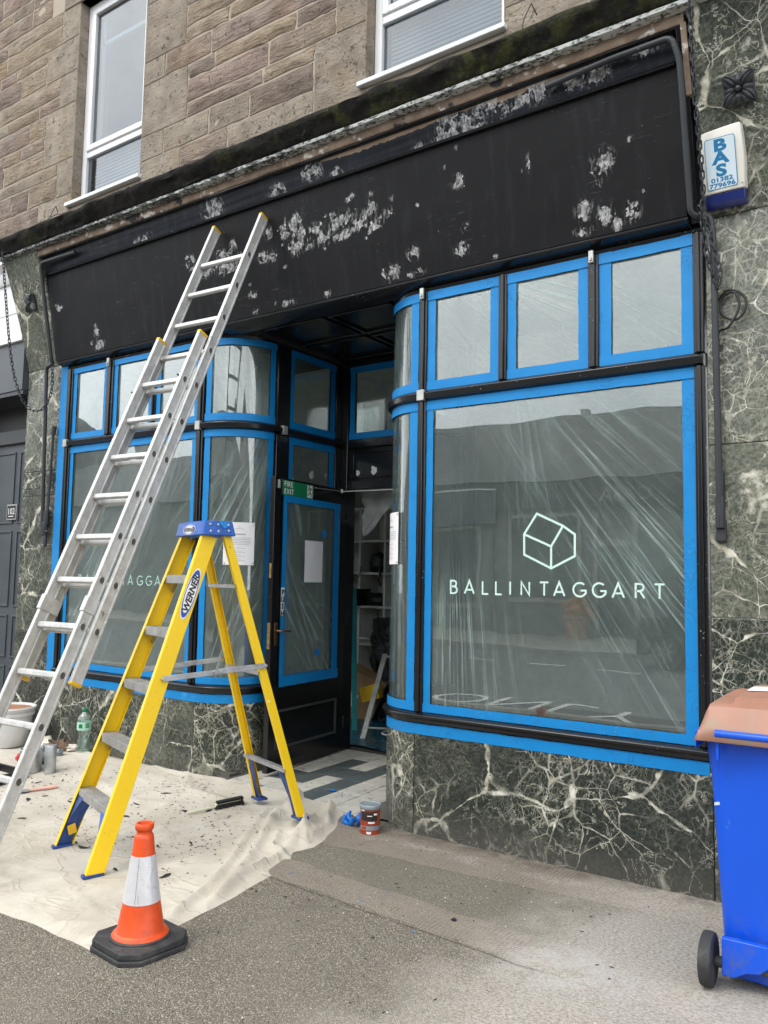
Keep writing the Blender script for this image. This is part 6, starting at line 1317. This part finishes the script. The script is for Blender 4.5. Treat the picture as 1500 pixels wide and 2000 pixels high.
mS = coons([(-4.6, -.65), (-3.85, -.33), (-3.78, -.05), (-3.6, -.03), (-3.26, -.03), (-2.8, -.03), (-2.4, -.02), (-2.07, -.03), (-1.85, .02), (-1.6, .05), (-1.3, .03), (-1.0, .10), (-.80, .12), (-.60, .13)],
           [(-.12, -2.17), (-.15, -1.80), (-.17, -1.56), (-.21, -1.31), (-.25, -1.05), (-.29, -.91), (-.40, -.74), (-.36, -.60), (-.40, -.43), (-.51, -.1), (-.60, .13)],
           [(-4.6, -2.35), (-2.6, -2.26), (-1.4, -2.22), (-.92, -2.19), (-.73, -2.17), (-.55, -2.17), (-.29, -2.17), (-.12, -2.17)], [(-4.6, -2.35), (-4.6, -.65)], 270, 150, sheet_h)
tag(mS.build('dust_sheet', 'canvas', smooth=80, fix=False), 'crumpled cream canvas dust sheet spread over the pavement under both ladders', 'dust sheet')
# flakes of scraped paint on the sheet and ground: nobody could count them
m_ = MB()
def flake(x, y, L_, W_, z):
    a = random.uniform(0, math.pi); d = Vector((math.cos(a), math.sin(a), 0)); e = Vector((-d.y, d.x, 0)); c = Vector((x, y, z)); n = 3; k = random.uniform(0, 0.4)
    V = []; b1, b2 = random.uniform(-.5, .5), random.uniform(.2, .7)
    for i in range(n+1):
        t = i/n*2-1; w = W_*(1-abs(t)**1.5*0.8)*random.uniform(.6, 1.2)
        for s in (-1, 1): V.append(c+d*L_*t/2+e*(s*w/2+b1*W_*t*t)+Vector((0, 0, 0.001+k*L_*0.15*(t*t)+(0.002 if s > 0 else 0))))
    m_.add(V, [(2*i, 2*i+1, 2*i+3, 2*i+2) for i in range(n)])
cl = [(-2.6, -.55, .5), (-2.0, -.45, .5), (-1.6, -.75, .4), (-1.25, -.55, .35), (-1.15, -1.25, .35), (-2.2, -1.05, .4), (-.85, -1.0, .3), (-1.8, -.25, .4), (-2.9, -.9, .4), (-1.0, -.75, .3), (-.75, -1.45, .25), (-1.6, -1.25, .3)]
for i in range(800):
    cx, cy_, s = random.choice(cl); x, y = random.gauss(cx, s*0.55), random.gauss(cy_, s*0.32)
    if not (-4.2 < x < -0.5-0.25*(y+1) and -2.0 < y < -0.12): continue
    q = random.random(); L_ = 0.005+0.014*q if q < 0.945 else random.uniform(0.03, 0.085)
    flake(x, y, L_, L_*random.uniform(.22, .5), gz(x, y)+sheet_h(x, y, 1)+0.002)
for i in range(60):
    x, y = random.uniform(-1.6, -.5), random.uniform(.12, 1.15); flake(x, y, random.uniform(.01, .035), .006, fz(x, y)+0.002)
for i in range(70):
    x, y = random.uniform(-.2, 1.6), random.uniform(-1.9, -.05); flake(x, y, random.uniform(.006, .022), random.uniform(.004, .009), gz(x, y)+0.003)
tag(m_.build('paint_flakes', 'flake', fix=False), 'scattered black curls of scraped paint on the dust sheet, tiles and pavement', 'paint flakes', kind='stuff')
m_ = MB()
for i in range(150):
    x, y = random.uniform(-1.0, 2.0), random.uniform(-2.4, -.1); r = random.uniform(.002, .005)
    m_.lathe([(0, -r*.4), (r, 0), (r*.7, r*.6), (0, r*.8)], 5, (x, y, gz(x, y)+0.003))
tag(m_.build('grit', 'pebble', smooth=60), 'pale grit and tiny stones scattered over the asphalt pavement', 'grit', kind='stuff')
m_ = MB()
for x, y, r in [(-.18, -1.0, .009), (.33, -1.08, .007), (.72, -1.22, .008), (-.86, .2, .026), (-1.35, .0, .02), (.36, -.9, .006)]:
    on_sheet = x < -.5 and y < .12; z = max(gz(x, y)+(sheet_h(x, y, 1) if on_sheet else 0), fz(x, y) if (y > .05 and x < -.45) else 0)+0.006
    m_.grid(lambda u, v: Vector((x+r*(u-.5)*2+.3*r*mnoise.noise(Vector((u*4, v*4, x))), y+r*(v-.5)*1.2, z+r*.5*abs(mnoise.noise(Vector((u*5, v*5, y)))))), 4, 3)
tag(m_.build('tape_scraps', 'tape_scrap', smooth=60, fix=False), 'little torn scraps of blue tape dropped on the pavement and tiles', 'tape scraps', kind='stuff')

# ------------------------------------------------------------------ traffic cone
TCN = thing('traffic_cone', 'orange traffic cone with silver sleeve on a black rubber base beside the sheet', 'traffic cone', (-0.125, -2.025, 0.0), R(-6), local=True)
m_ = MB(); h_, c_ = 0.168, 0.062
oct_ = [(h_, -h_+c_), (h_, h_-c_), (h_-c_, h_), (-h_+c_, h_), (-h_, h_-c_), (-h_, -h_+c_), (-h_+c_, -h_), (h_-c_, -h_)]
m_.prism(oct_, (0, 0, 0.022), lambda x, y: (x, y, 0.0)); m_.prism([(x*.965, y*.965) for x, y in oct_], (0, 0, 0.028), lambda x, y: (x, y, 0.022)); m_.lathe([(0.128, 0.049), (0.122, 0.058), (0.106, 0.06)], 32); m_.build('base', 'rubber', TCN, bevel=0.007)
m_ = MB(); m_.lathe([(0.118, 0.056), (0.114, 0.064), (0.100, 0.070), (0.0975, 0.074), (0.0775, 0.186), (0.0745, 0.200), (0.0485, 0.372), (0.041, 0.445), (0.0385, 0.458), (0.0325, 0.464), (0.0315, 0.474), (0.036, 0.478), (0.0395, 0.486), (0.0395, 0.500), (0.036, 0.5055), (0.030, 0.506), (0.027, 0.50), (0.0265, 0.40)], 40); m_.build('body', 'cone_orange', TCN, smooth=35)
m_ = MB()
def slv(u, v):
    z = 0.192+0.187*v; a = u*2*math.pi; r = 0.0768+(0.0480-0.0768)*((z-0.192)/0.187)+0.0018+0.0009*mnoise.noise(Vector((math.cos(a)*3, math.sin(a)*3, z*22))); return (r*math.cos(a), r*math.sin(a), z)
m_.grid(slv, 48, 14); m_.build('sleeve', 'reflective', TCN, smooth=40, fix=False)
m_ = MB(); m_.lathe([(0.0, 0.474), (0.0268, 0.474)], 20); m_.build('hollow', 'print_black', TCN)  # black disc standing for the shade inside the open top
m_ = MB()
for (a, z0, z1) in [(-0.95, .20, .375), (-0.80, .235, .20)]:
    pl = [((0.0785-0.154*(z-0.192)+0.0012)*math.cos(a+t*.04), (0.0785-0.154*(z-0.192)+0.0012)*math.sin(a+t*.04), z) for t, z in zip(np.linspace(0, 1, 6), np.linspace(z0, z1, 6))]; m_.tube(pl, 0.0009, 4)
m_.build('sleeve_seam', 'galvanised', TCN)

# ------------------------------------------------------------------ wheelie bin
WB = thing('wheelie_bin', 'bright blue wheelie bin with brown lid standing against the right pilaster', 'wheelie bin', (2.185, -0.965, 0.0), R(2), local=True)
def bin_sec(z): # half width, y back, y front
    t = (z-0.06)/0.92; return 0.240+0.037*t, 0.10-0.085*t, 0.60+0.07*t
m_ = MB(); V = []; F = []; zs_ = [0.03, 0.06, 0.2, 0.35, 0.6, 0.85, 0.975]
def sec(z):
    hw, yb_, yf = bin_sec(max(z, 0.06)); r = 0.05; k = -1 if z < 0.05 else 0
    if z < 0.05: hw -= 0.012; yb_ += 0.012; yf -= 0.012
    rib = 0.022
    out = []
    for cx, cy_, a0 in [(hw-r, yb_+r, -90), (hw-r, yf-r, 0), (-hw+r, yf-r, 90), (-hw+r, yb_+r, 180)]:
        out += [(cx+r*math.cos(R(a0+90*i/5)), cy_+r*math.sin(R(a0+90*i/5)), z) for i in range(6)]
    # shallow vertical ribs on the back panel
    bk = [(x, yb_-(rib if abs(x) < hw*0.52 else 0.0), z) for x in (-hw*0.62, -hw*0.52, -hw*0.18, hw*0.18, hw*0.52, hw*0.62)]
    return out+bk
n = len(sec(0.5))
for z in zs_: V += sec(z)
for j in range(len(zs_)-1):
    for i in range(n): F.append((j*n+i, j*n+(i+1) % n, (j+1)*n+(i+1) % n, (j+1)*n+i))
F.append(tuple(range(n))[::-1]); m_.add(V, F)
BD = m_.build('body', 'bin_blue', WB, smooth=32, bevel=0.006)
m_ = MB(); hw, yb_, yf = bin_sec(0.98)
for (a, b, c, d) in [(-hw-.035, hw+.035, yf-.005, yf+.035), (-hw-.035, -hw+.004, yb_-.005, yf-.005), (hw-.004, hw+.035, yb_-.005, yf-.005), (-hw-.035, hw+.035, yb_-.03, yb_-.0055)]: m_.box(a, b, c, d, 0.955, 0.985)
for (a, b, c, d) in [(-hw-.035, hw+.035, yf+.031, yf+.035), (-hw-.035, -hw-.031, yb_-.03, yf+.0305), (hw+.031, hw+.035, yb_-.03, yf+.0305)]: m_.box(a, b, c, d, 0.915, 0.9545)
m_.build('rim', 'bin_blue', WB, bevel=0.005)
m_ = MB()
for x in (-hw+.045, hw-.055, -.01): m_.box(x, x+.012, yb_-.055, yb_-.031, 0.88, 0.985)
m_.tube([(-hw+.045, yb_-.062, 0.985), (hw-.045, yb_-.062, 0.985)], 0.015, 10); m_.build('handle', 'bin_blue', WB, bevel=0.003)
m_ = MB()
for s in (-1, 1): m_.prism([(s*hw*1.0-.0, .955), (s*(hw+.022), .955), (s*(hw-.002), .78)], (0, .012, 0), lambda x, z: (x, yb_+.10, z))
m_.build('stiffener', 'bin_blue', WB)
m_ = MB()
def lid(u, v):
    x = (u-.5)*2; y = yb_-.075+(yf-yb_+.13)*v; e = min(v, 1-v, u, 1-u)
    k = sstep((1-abs(x))/.16)*sstep(v/.10)*sstep((1-v)/.14); z = .985+.100*k+.020*(1-x*x)*(1-(2*v-1)**2)
    z += .020*sstep((.62-abs(x))/.06)*sstep((v-.12)/.05)*sstep((.93-v)/.05)
    return Vector((x*(hw+.030), y, z if e > .001 else .955))
m_.grid(lid, 56, 36); LD = m_.build('lid', 'bin_lid', WB, smooth=35, fix=False); sm = LD.modifiers.new('Solidify', 'SOLIDIFY'); sm.thickness = 0.006; sm.offset = -1
m_ = MB(); m_.grid(lambda u, v: lid(.235+.2*u, .62-.22*v)+Vector((0, 0, .0035)), 6, 5); m_.build('label', 'paper', WB, smooth=60, fix=False)
m_ = MB(); m_.tube([(-.27, .055, .10), (.27, .055, .10)], 0.0115, 10); m_.build('axle', 'far_dark', WB, smooth=50)
m_ = MB(); m_.tube([(-.262, .055, .10), (-.205, .055, .10)], 0.021, 12); m_.tube([(.205, .055, .10), (.262, .055, .10)], 0.021, 12); m_.build('axle_sleeve', 'rubber', WB, smooth=50)
for s in (-1, 1):
    m_ = MB(); m_.prism([(s*.236, .20), (s*.236, .06), (s*.19, .06), (s*.15, .085), (s*.10, .095), (s*.06, .13), (s*.06, .20)], (0, .03, 0), lambda x, z: (x, .034, z)); m_.build('axle_bracket', 'bin_blue', WB, bevel=0.004)
for s in (-1, 1):
    m_ = MB(); m_.lathe([(.055, -.022), (.088, -.024), (.098, -.020), (.1005, -.010), (.1005, .010), (.098, .020), (.088, .024), (.055, .022)], 36); m_.xform(Matrix.Translation((s*.288, .055, .101)) @ Matrix.Rotation(R(90), 4, 'Y')); w_ = m_.build('wheel', 'rubber', WB, smooth=40)
    m_ = MB(); m_.lathe([(0, -.017), (.018, -.021), (.022, -.014), (.056, -.012), (.056, .012), (.022, .014), (.018, .021), (0, .017)], 24); m_.xform(Matrix.Translation((s*.288, .055, .101)) @ Matrix.Rotation(R(90), 4, 'Y')); m_.build('hub', 'rubber', w_, smooth=40)
m_ = MB(); m_.obox((-.243, .045, .70), (.012, .003, .002), (0, .001, 0), (.001, 0, .006)); m_.build('scratch', 'label_blue', WB)
m_ = MB()
for x, y, r in [(.02, .13, .008), (.0, .20, .006), (-.03, .16, .005)]: m_.lathe([(0, 0), (r, .002), (r*.6, .006), (0, .007)], 6, (x, y, lid(.5+x/2/(hw+.03), (y-yb_+.075)/(yf-yb_+.13)).z+.003))
m_.build('grit', 'cardboard', WB)

# ------------------------------------------------------------------ small things on and by the sheet
def at(x, y, dz=0.0): return (x, y, gz(x, y)+sheet_h(x, y, 1)+dz)
BT = thing('water_bottle', 'clear plastic water bottle with green cap against the dark marble', 'bottle', at(-3.24, -.115, -.002)); bx, by, bz = BT.location
pf = [(0, 0.006), (.04, 0), (.054, .006), (.056, .03), (.050, .065), (.047, .10), (.040, .128), (.047, .15), (.056, .175), (.057, .235), (.052, .265), (.036, .295), (.018, .312), (.0155, .318), (.0155, .325)]
m_ = MB(); m_.lathe(pf, 28, (bx, by, bz)); m_.build('body', 'clear_plastic', BT, smooth=60)
m_ = MB(); m_.lathe([(0, .008), (.050, .008), (.053, .03), (.046, .07), (.044, .095), (.037, .123), (0, .123)], 24, (bx, by, bz)); m_.build('water', 'water', BT, smooth=50)
m_ = MB(); m_.lathe([(.017, .316), (.0185, .318), (.0185, .345), (.016, .348), (0, .348)], 18, (bx, by, bz)); m_.build('cap', 'sign_green', BT, smooth=40)
m_ = MB(); m_.grid(lambda u, v: (bx+.0578*math.cos(u*2*math.pi), by+.0578*math.sin(u*2*math.pi), bz+.172+.065*v), 28, 1); m_.build('label', 'label_mint', BT, smooth=60, fix=False)
vdir = math.atan2(CAM.y-by, CAM.x-bx); m_ = MB()
for (a0, a1, z0, z1) in [(-.85, -.25, .19, .223), (.15, .75, .22, .229), (.15, .75, .207, .216), (.15, .75, .193, .203)]: m_.grid(lambda u, v: (bx+.0583*math.cos(vdir+a0+(a1-a0)*u), by+.0583*math.sin(vdir+a0+(a1-a0)*u), bz+z0+(z1-z0)*v), 5, 1)
m_.build('print', 'sign_green', BT, smooth=60, fix=False)
PT = thing('plant_pot', 'white glazed plant pot of soil beside the left pilaster', 'plant pot', (-4.06, -.30, gz(-4.06, -.3))); px, py, pz = PT.location
m_ = MB(); m_.lathe([(.155, 0), (.165, .01), (.195, .20), (.20, .255), (.215, .262), (.218, .285), (.212, .292), (.222, .30), (.232, .325), (.226, .335), (.21, .335), (.20, .31), (.19, .27)], 44, (px, py, pz)); m_.build('body', 'pot_white', PT, smooth=50)
m_ = MB(); m_.lathe([(.20, .318), (.196, .27), (.18, .255)], 40, (px, py, pz)); m_.build('lining', 'terracotta', PT, smooth=50)
m_ = MB(); m_.grid(lambda u, v: (px+.19*(2*u-1)*math.sqrt(max(0, 1-(2*v-1)**2/2)), py+.19*(2*v-1)*math.sqrt(max(0, 1-(2*u-1)**2/2)), pz+.265+.012*mnoise.noise(Vector((u*9, v*9, 0)))), 16, 16); m_.build('soil', 'soil', PT, smooth=60, fix=False)
# paint tin by the doorway
TN = thing('paint_tin', 'round red and black paint tin with grey lid by the doorway corner', 'paint tin', (-.275, -.165, gz(-.275, -.165))); tx, ty, tz = TN.location
m_ = MB(); m_.lathe([(0, 0), (.060, 0), (.061, .003), (.062, .150), (.0635, .153), (0.0635, .158), (0, .158)], 36, (tx, ty, tz)); m_.build('body', 'tin_red', TN, smooth=35)
m_ = MB(); m_.lathe([(.0665, .150), (.068, .153), (.068, .171), (.0655, .175), (.060, .175), (.058, .170), (0, .170)], 36, (tx, ty, tz)); m_.build('lid', 'tin_grey', TN, smooth=35)
tv = math.atan2(CAM.y-ty, CAM.x-tx)
def wrap(name, mat, a0, a1, z0, z1, r=.0626):
    m_ = MB(); m_.grid(lambda u, v: (tx+r*math.cos(tv+a0+(a1-a0)*u), ty+r*math.sin(tv+a0+(a1-a0)*u), tz+z0+(z1-z0)*v), 14, 1); m_.build(name, mat, TN, smooth=60, fix=False)
wrap('label', 'tin_black', -1.0, .75, .085, .138); wrap('label', 'tin_grey', -1.2, 1.2, .030, .055); wrap('label', 'sign_white', -.2, .45, .070, .080, .0629); wrap('label', 'sign_white', .35, .70, .118, .130, .0632); wrap('label', 'sign_white', -1.1, -.6, .141, .148, .063); wrap('label', 'sign_white', -.35, .1, .008, .022, .063); wrap('label', 'sign_white', -.3, .2, .112, .117, .0632); wrap('label', 'tin_red', -.9, -.4, .035, .05, .063)
m_ = MB()
for k in range(5):
    c = Vector((-.43+.028*math.cos(k*1.3), -.13+.03*math.sin(k*1.3), gz(-.43, -.13))); d = Vector((math.cos(k*1.3), math.sin(k*1.3), 1.2)).normalized()
    m_.tube([c+d*t*.075+Vector((.012*math.sin(t*5+k), .012*math.cos(t*4+k), .006)) for t in np.linspace(0, 1, 6)], [.013, .018, .016, .017, .012, .005], 8)
tag(m_.build('rubber_glove', 'blue_nitrile', smooth=70), 'crumpled blue disposable glove beside the paint tin on the pavement', 'glove')
# hand brush
BR = thing('hand_brush', 'black bristled hand brush with cream handle lying on the dust sheet', 'brush', at(-1.24, -.52)); h0, h1 = Vector(at(-1.33, -.70, .018)), Vector(at(-1.155, -.37, .018)); bd = (h1-h0).normalized(); bs = Vector((-bd.y, bd.x, 0))
m_ = MB(); m_.bar(h0, h0+(h1-h0)*.52, .018, .012); m_.obox(h0+(h1-h0)*.72+Vector((0, 0, .012)), bd*.085, bs*.016, Vector((0, 0, .006))); m_.build('handle', 'cream_plastic', BR, bevel=.004)
m_ = MB()
for i in range(26):
    for j in range(7):
        p = h0+bd*(.20+.165*i/25)+bs*(-.018+.006*j); q = p+Vector((random.gauss(0, .006), random.gauss(0, .006), 0))+bs*(j-3)*.004+bd*(i-13)*.0008
        m_.bar(p+Vector((0, 0, .012)), Vector((q.x, q.y, p.z-.014)), .005, .005)
    m_.bar(h0+bd*(.20+.165*i/25)-bs*.02+Vector((0, 0, .024)), h0+bd*(.20+.165*i/25)+bs*.02+Vector((0, 0, .024)), .009, .014)
tag(m_.build('bristles', 'bristle', BR), kind='stuff')
# scraper with pink handle, black tray, kettle and odds at the left end of the sheet
SCR = thing('paint_scraper', 'paint scraper with pink handle lying on the sheet beside the black tray', 'scraper', at(-2.66, -.93)); a, b = Vector(at(-2.74, -1.02, .012)), Vector(at(-2.58, -.78, .012))
m_ = MB(); m_.tube([a+(b-a)*t for t in (.35, .5, .8, 1.0)], [.010, .012, .014, .010], 8); m_.build('handle', 'pink_handle', SCR, smooth=60)
m_ = MB(); d = (b-a).normalized(); e = Vector((-d.y, d.x, 0)); m_.prism([a+e*.034, a-e*.034, a+d*.08-e*.03, a+d*.11-e*.010, a+d*.11+e*.010, a+d*.08+e*.03], (0, 0, .003)); m_.build('blade', 'galvanised', SCR)
TR = thing('roller_tray', 'black plastic paint roller tray on the left end of the dust sheet', 'tray', at(-3.15, -1.0))
m_ = MB(); tx0, ty0, tz0 = TR.location
for (x0, x1_, y0, y1) in [(-.26, .14, -.27, -.255), (-.26, .14, .24, .255), (-.26, -.245, -.2545, .2395), (.125, .14, -.2545, .2395)]: m_.box(tx0+x0, tx0+x1_, ty0+y0, ty0+y1, tz0, tz0+.075)
m_.box(tx0-.2445, tx0+.1245, ty0-.2545, ty0+.2395, tz0, tz0+.012); m_.build('pan', 'black_stuff', TR, bevel=.004)
KT = thing('paint_kettle', 'open silver metal paint can with drips behind the tall ladder', 'paint can', at(-3.12, -.66)); kx, ky, kz = KT.location
m_ = MB(); m_.lathe([(0, 0), (.075, 0), (.078, .004), (.08, .165), (.083, .17), (.080, .175), (.076, .172), (.074, .02), (0, .02)], 32, (kx, ky, kz)); m_.build('body', 'galvanised', KT, smooth=40)
m_ = MB(); m_.lathe([(.0745, .12), (0, .122)], 28, (kx, ky, kz)); m_.build('paint', 'far_dark', KT)
m_ = MB(); m_.tube([(kx+.082*math.cos(t), ky+.02, kz+.16+.06*math.sin(t)) for t in np.linspace(0, math.pi, 12)], .002, 5); m_.build('handle', 'steel', KT)
m_ = MB(); k2 = Vector(at(-2.96, -.60)); m_.lathe([(0, 0), (.042, 0), (.043, .004), (.043, .20), (.040, .206), (0, .206)], 24, k2); t = tag(m_.build('spray_tin', 'galvanised', smooth=40), 'slim silver tin standing beside the open paint can', 'tin')
lump('red_ball', 'red_plastic', 'small red plastic lump on the dust sheet beside the paint can', 'scrap', at(-3.42, -.56, .035), (.04, .035, .035), 2)
lump('grey_bag', 'tin_grey', 'crumpled grey plastic bag behind the silver paint can', 'bag', at(-3.26, -.52, .07), (.09, .08, .075), 12, rough=.6)
lump('rag', 'rag', 'crumpled pale rag heaped against the marble behind the ladder', 'rag', at(-3.70, -.17, .03), (.13, .09, .055), 5, rough=.7); lump('rag', 'rag_brown', 'dirty brown rag lying beside the pale rag near the bottle', 'rag', at(-3.50, -.17, .025), (.10, .07, .04), 15, rough=.7)
lump('rag', 'rag', 'pale folded rag lying between the brown rag and the bottle', 'rag', at(-3.37, -.13, .02), (.07, .05, .03), 25, rough=.6)
lump('sanding_block', 'orange_plastic', 'bright orange lump lying on the sheet beside the ladder foot', 'scrap', at(-3.36, -.40, .02), (.05, .04, .022), 9); lump('orange_cap', 'orange_plastic', 'orange and dark bundle beside the rags on the sheet', 'scrap', at(-3.46, -.30, .03), (.05, .05, .045), 19)
lump('grey_scrap', 'tin_grey', 'small grey lump of hardware beside the orange bundle', 'scrap', at(-3.34, -.28, .02), (.045, .04, .03), 29)
lump('stone', 'black_stuff', 'single dark pebble lying on the pavement before the large window', 'pebble', (0.80, -1.0, .007), (.012, .011, .008), 4)

# ------------------------------------------------------------------ across the street (seen mirrored in the glass)
OP = thing('opposite_terrace', 'low slate roofed terrace with shops across the road', 'building', (-4, -18.6, 0))
bxp('wall', 'far_wall', OP, -40, 30, -24, -18.62, 0.0, 4.655)
m_ = MB(); m_.prism([(-18.3, 4.66), (-24.5, 4.66), (-21.6, 7.18)], (70, 0, 0), lambda y, z: (-40, y, z)); m_.build('roof', 'slate', OP)
for x in (-30, 12): bxp('chimney', 'far_wall', OP, x, x+1.1, -22.2, -21.2, 6.4, 8.3)
for x in (-22.0, -12.6, -9.2, -3.5, 3.0): bxp('downpipe', 'far_dark', OP, x, x+.1, -18.6, -18.5, 0, 4.6)
bxp('fascia', 'far_dark', OP, -9.1, 2.5, -18.60, -18.48, 3.75, 4.6)
text('lettering', 'CASA', 0.62, 'far_pavement', OP, (-4.1, -18.46, 3.95), (-1, 0, 0), (0, 0, 1))
for (x0, x1_, z0, z1) in [(-8.5, -6.2, .95, 3.6), (-2.9, -.6, .95, 3.6), (-12.4, -9.6, .7, 3.3), (3.4, 6.5, .9, 3.4), (-18, -14, .9, 3.4)]:
    m_ = MB(); m_.box(x0, x1_, -18.615, -18.56, z0, z0+.14); m_.box(x0, x1_, -18.615, -18.56, z1-.12, z1); m_.box(x0, x0+.12, -18.615, -18.56, z0+.14, z1-.12); m_.box(x1_-.12, x1_, -18.615, -18.56, z0+.14, z1-.12); f = m_.build('window', 'far_pavement', OP)
    bxp('pane', 'far_dark', f, x0+.12, x1_-.12, -18.612, -18.58, z0+.14, z1-.12)
bxp('door', 'far_dark', OP, -5.7, -4.7, -18.615, -18.55, .1, 2.6); m_ = MB(); m_.box(-5.82, -5.7, -18.615, -18.5, .05, 3.6); m_.box(-4.7, -4.58, -18.615, -18.5, .05, 3.6); m_.box(-5.7, -4.7, -18.615, -18.5, 2.6, 2.75); m_.build('door_frame', 'far_pavement', OP)
bxp('shop_blind', 'grey_paint', OP, -12.5, -9.0, -18.62, -18.4, 3.35, 4.4); bxp('blind_rail', 'white_paint', OP, -12.5, -9.0, -18.63, -18.36, 4.41, 4.46)
o2 = thing('opposite_block', 'two storey grey terrace farther along the road opposite', 'building', (-40, -19, 0)); bxp('wall', 'far_wall', o2, -75, -40.2, -30, -18.62, 0, 8); m_ = MB(); m_.prism([(-18.3, 8), (-30.5, 8), (-24, 11.5)], (34.8, 0, 0), lambda y, z: (-75, y, z)); m_.build('roof', 'slate', o2)
o3 = thing('opposite_block', 'tall pale terrace at the other end of the road opposite', 'building', (31, -19, 0)); bxp('wall', 'far_pavement', o3, 30.2, 70, -30, -18.62, 0, 9); m_ = MB(); m_.prism([(-18.3, 9), (-30.5, 9), (-24, 12.5)], (39.8, 0, 0), lambda y, z: (30.2, y, z)); m_.build('roof', 'slate', o3)
for b_, xs_ in ((o2, range(-72, -41, 4)), (o3, range(32, 68, 4))):
    for x in xs_:
        for z in (1.2, 4.8): bxp('window', 'far_dark', b_, x, x+1.4, -18.61, -18.55, z, z+2)
bxp('ridge_pot', 'far_wall', OP, -7.3, -7.05, -21.7, -21.5, 7.1, 7.36)
PL = thing('street_planter', 'terracotta planter of orange flowers on the pavement across the road', 'planter', (-6.1, -17.9, 0)); m_ = MB(); m_.lathe([(0, 0), (.26, 0), (.34, .5), (.38, .52), (.38, .6), (.3, .6)], 20, (-6.1, -17.9, 0)); m_.build('pot', 'terracotta', PL, smooth=50); lump('foliage', 'flower_orange', None, None, (-6.1, -17.9, .85), (.42, .4, .32), 3, PL, 16, .8)
CR = thing('parked_car', 'dark grey hatchback parked at the far kerb across the road', 'car', (-0.6, -13.2, -.11)); m_ = MB()
pf = [(-2.1, .25), (-2.1, .75), (-1.95, .98), (-.95, 1.08), (-.35, 1.5), (1.1, 1.52), (1.75, 1.08), (2.05, 1.0), (2.1, .6), (2.05, .25), (1.75, .25), (1.62, .55), (1.3, .68), (.98, .55), (.85, .25), (-.95, .25), (-1.08, .55), (-1.4, .68), (-1.72, .55), (-1.85, .25)]
m_.prism([(x, z) for x, z in pf], (0, 1.72, 0), lambda x, z: (-.6+x, -14.06, -.11+z)); m_.build('body', 'car_grey', CR, bevel=.04)
m_ = MB(); m_.prism([(-.75, 1.1), (-.3, 1.44), (1.05, 1.46), (1.5, 1.1)], (0, 1.735, 0), lambda x, z: (-.6+x, -14.068, -.11+z)); m_.build('window', 'far_dark', CR)
for x in (-2.0, .7):
    for y in (-12.42, -13.98):
        m_ = MB(); m_.lathe([(0, -.1), (.31, -.1), (.33, -.06), (.33, .06), (.31, .1), (0, .1)], 24); m_.xform(Matrix.Translation((x+.0, y, .22)) @ Matrix.Rotation(R(90), 4, 'X')); w_ = m_.build('wheel', 'rubber', CR, smooth=40)
        for k in range(7):
            m_ = MB(); a = k*2*math.pi/7; m_.bar((x+.03*math.cos(a), y+.105, .22+.03*math.sin(a)), (x+.2*math.cos(a), y+.105, .22+.2*math.sin(a)), .05, .012, (0, 1, 0)); m_.build('spoke', 'steel', w_)

for o in C.objects:
    if 'category' in o:
        for nm, gr in (('awning_arm', 'iron awning arms at the ends of the fascia'), ('chain', 'rusty chains hanging on the pilasters'), ('rosette', 'black leaf rosettes on the pilasters'), ('notice', 'printed notices on the curved windows'), ('rag', 'rags on the dust sheet'), ('opposite_block', 'terraces across the road')):
            if o.name.split('.')[0] == nm: o['group'] = gr
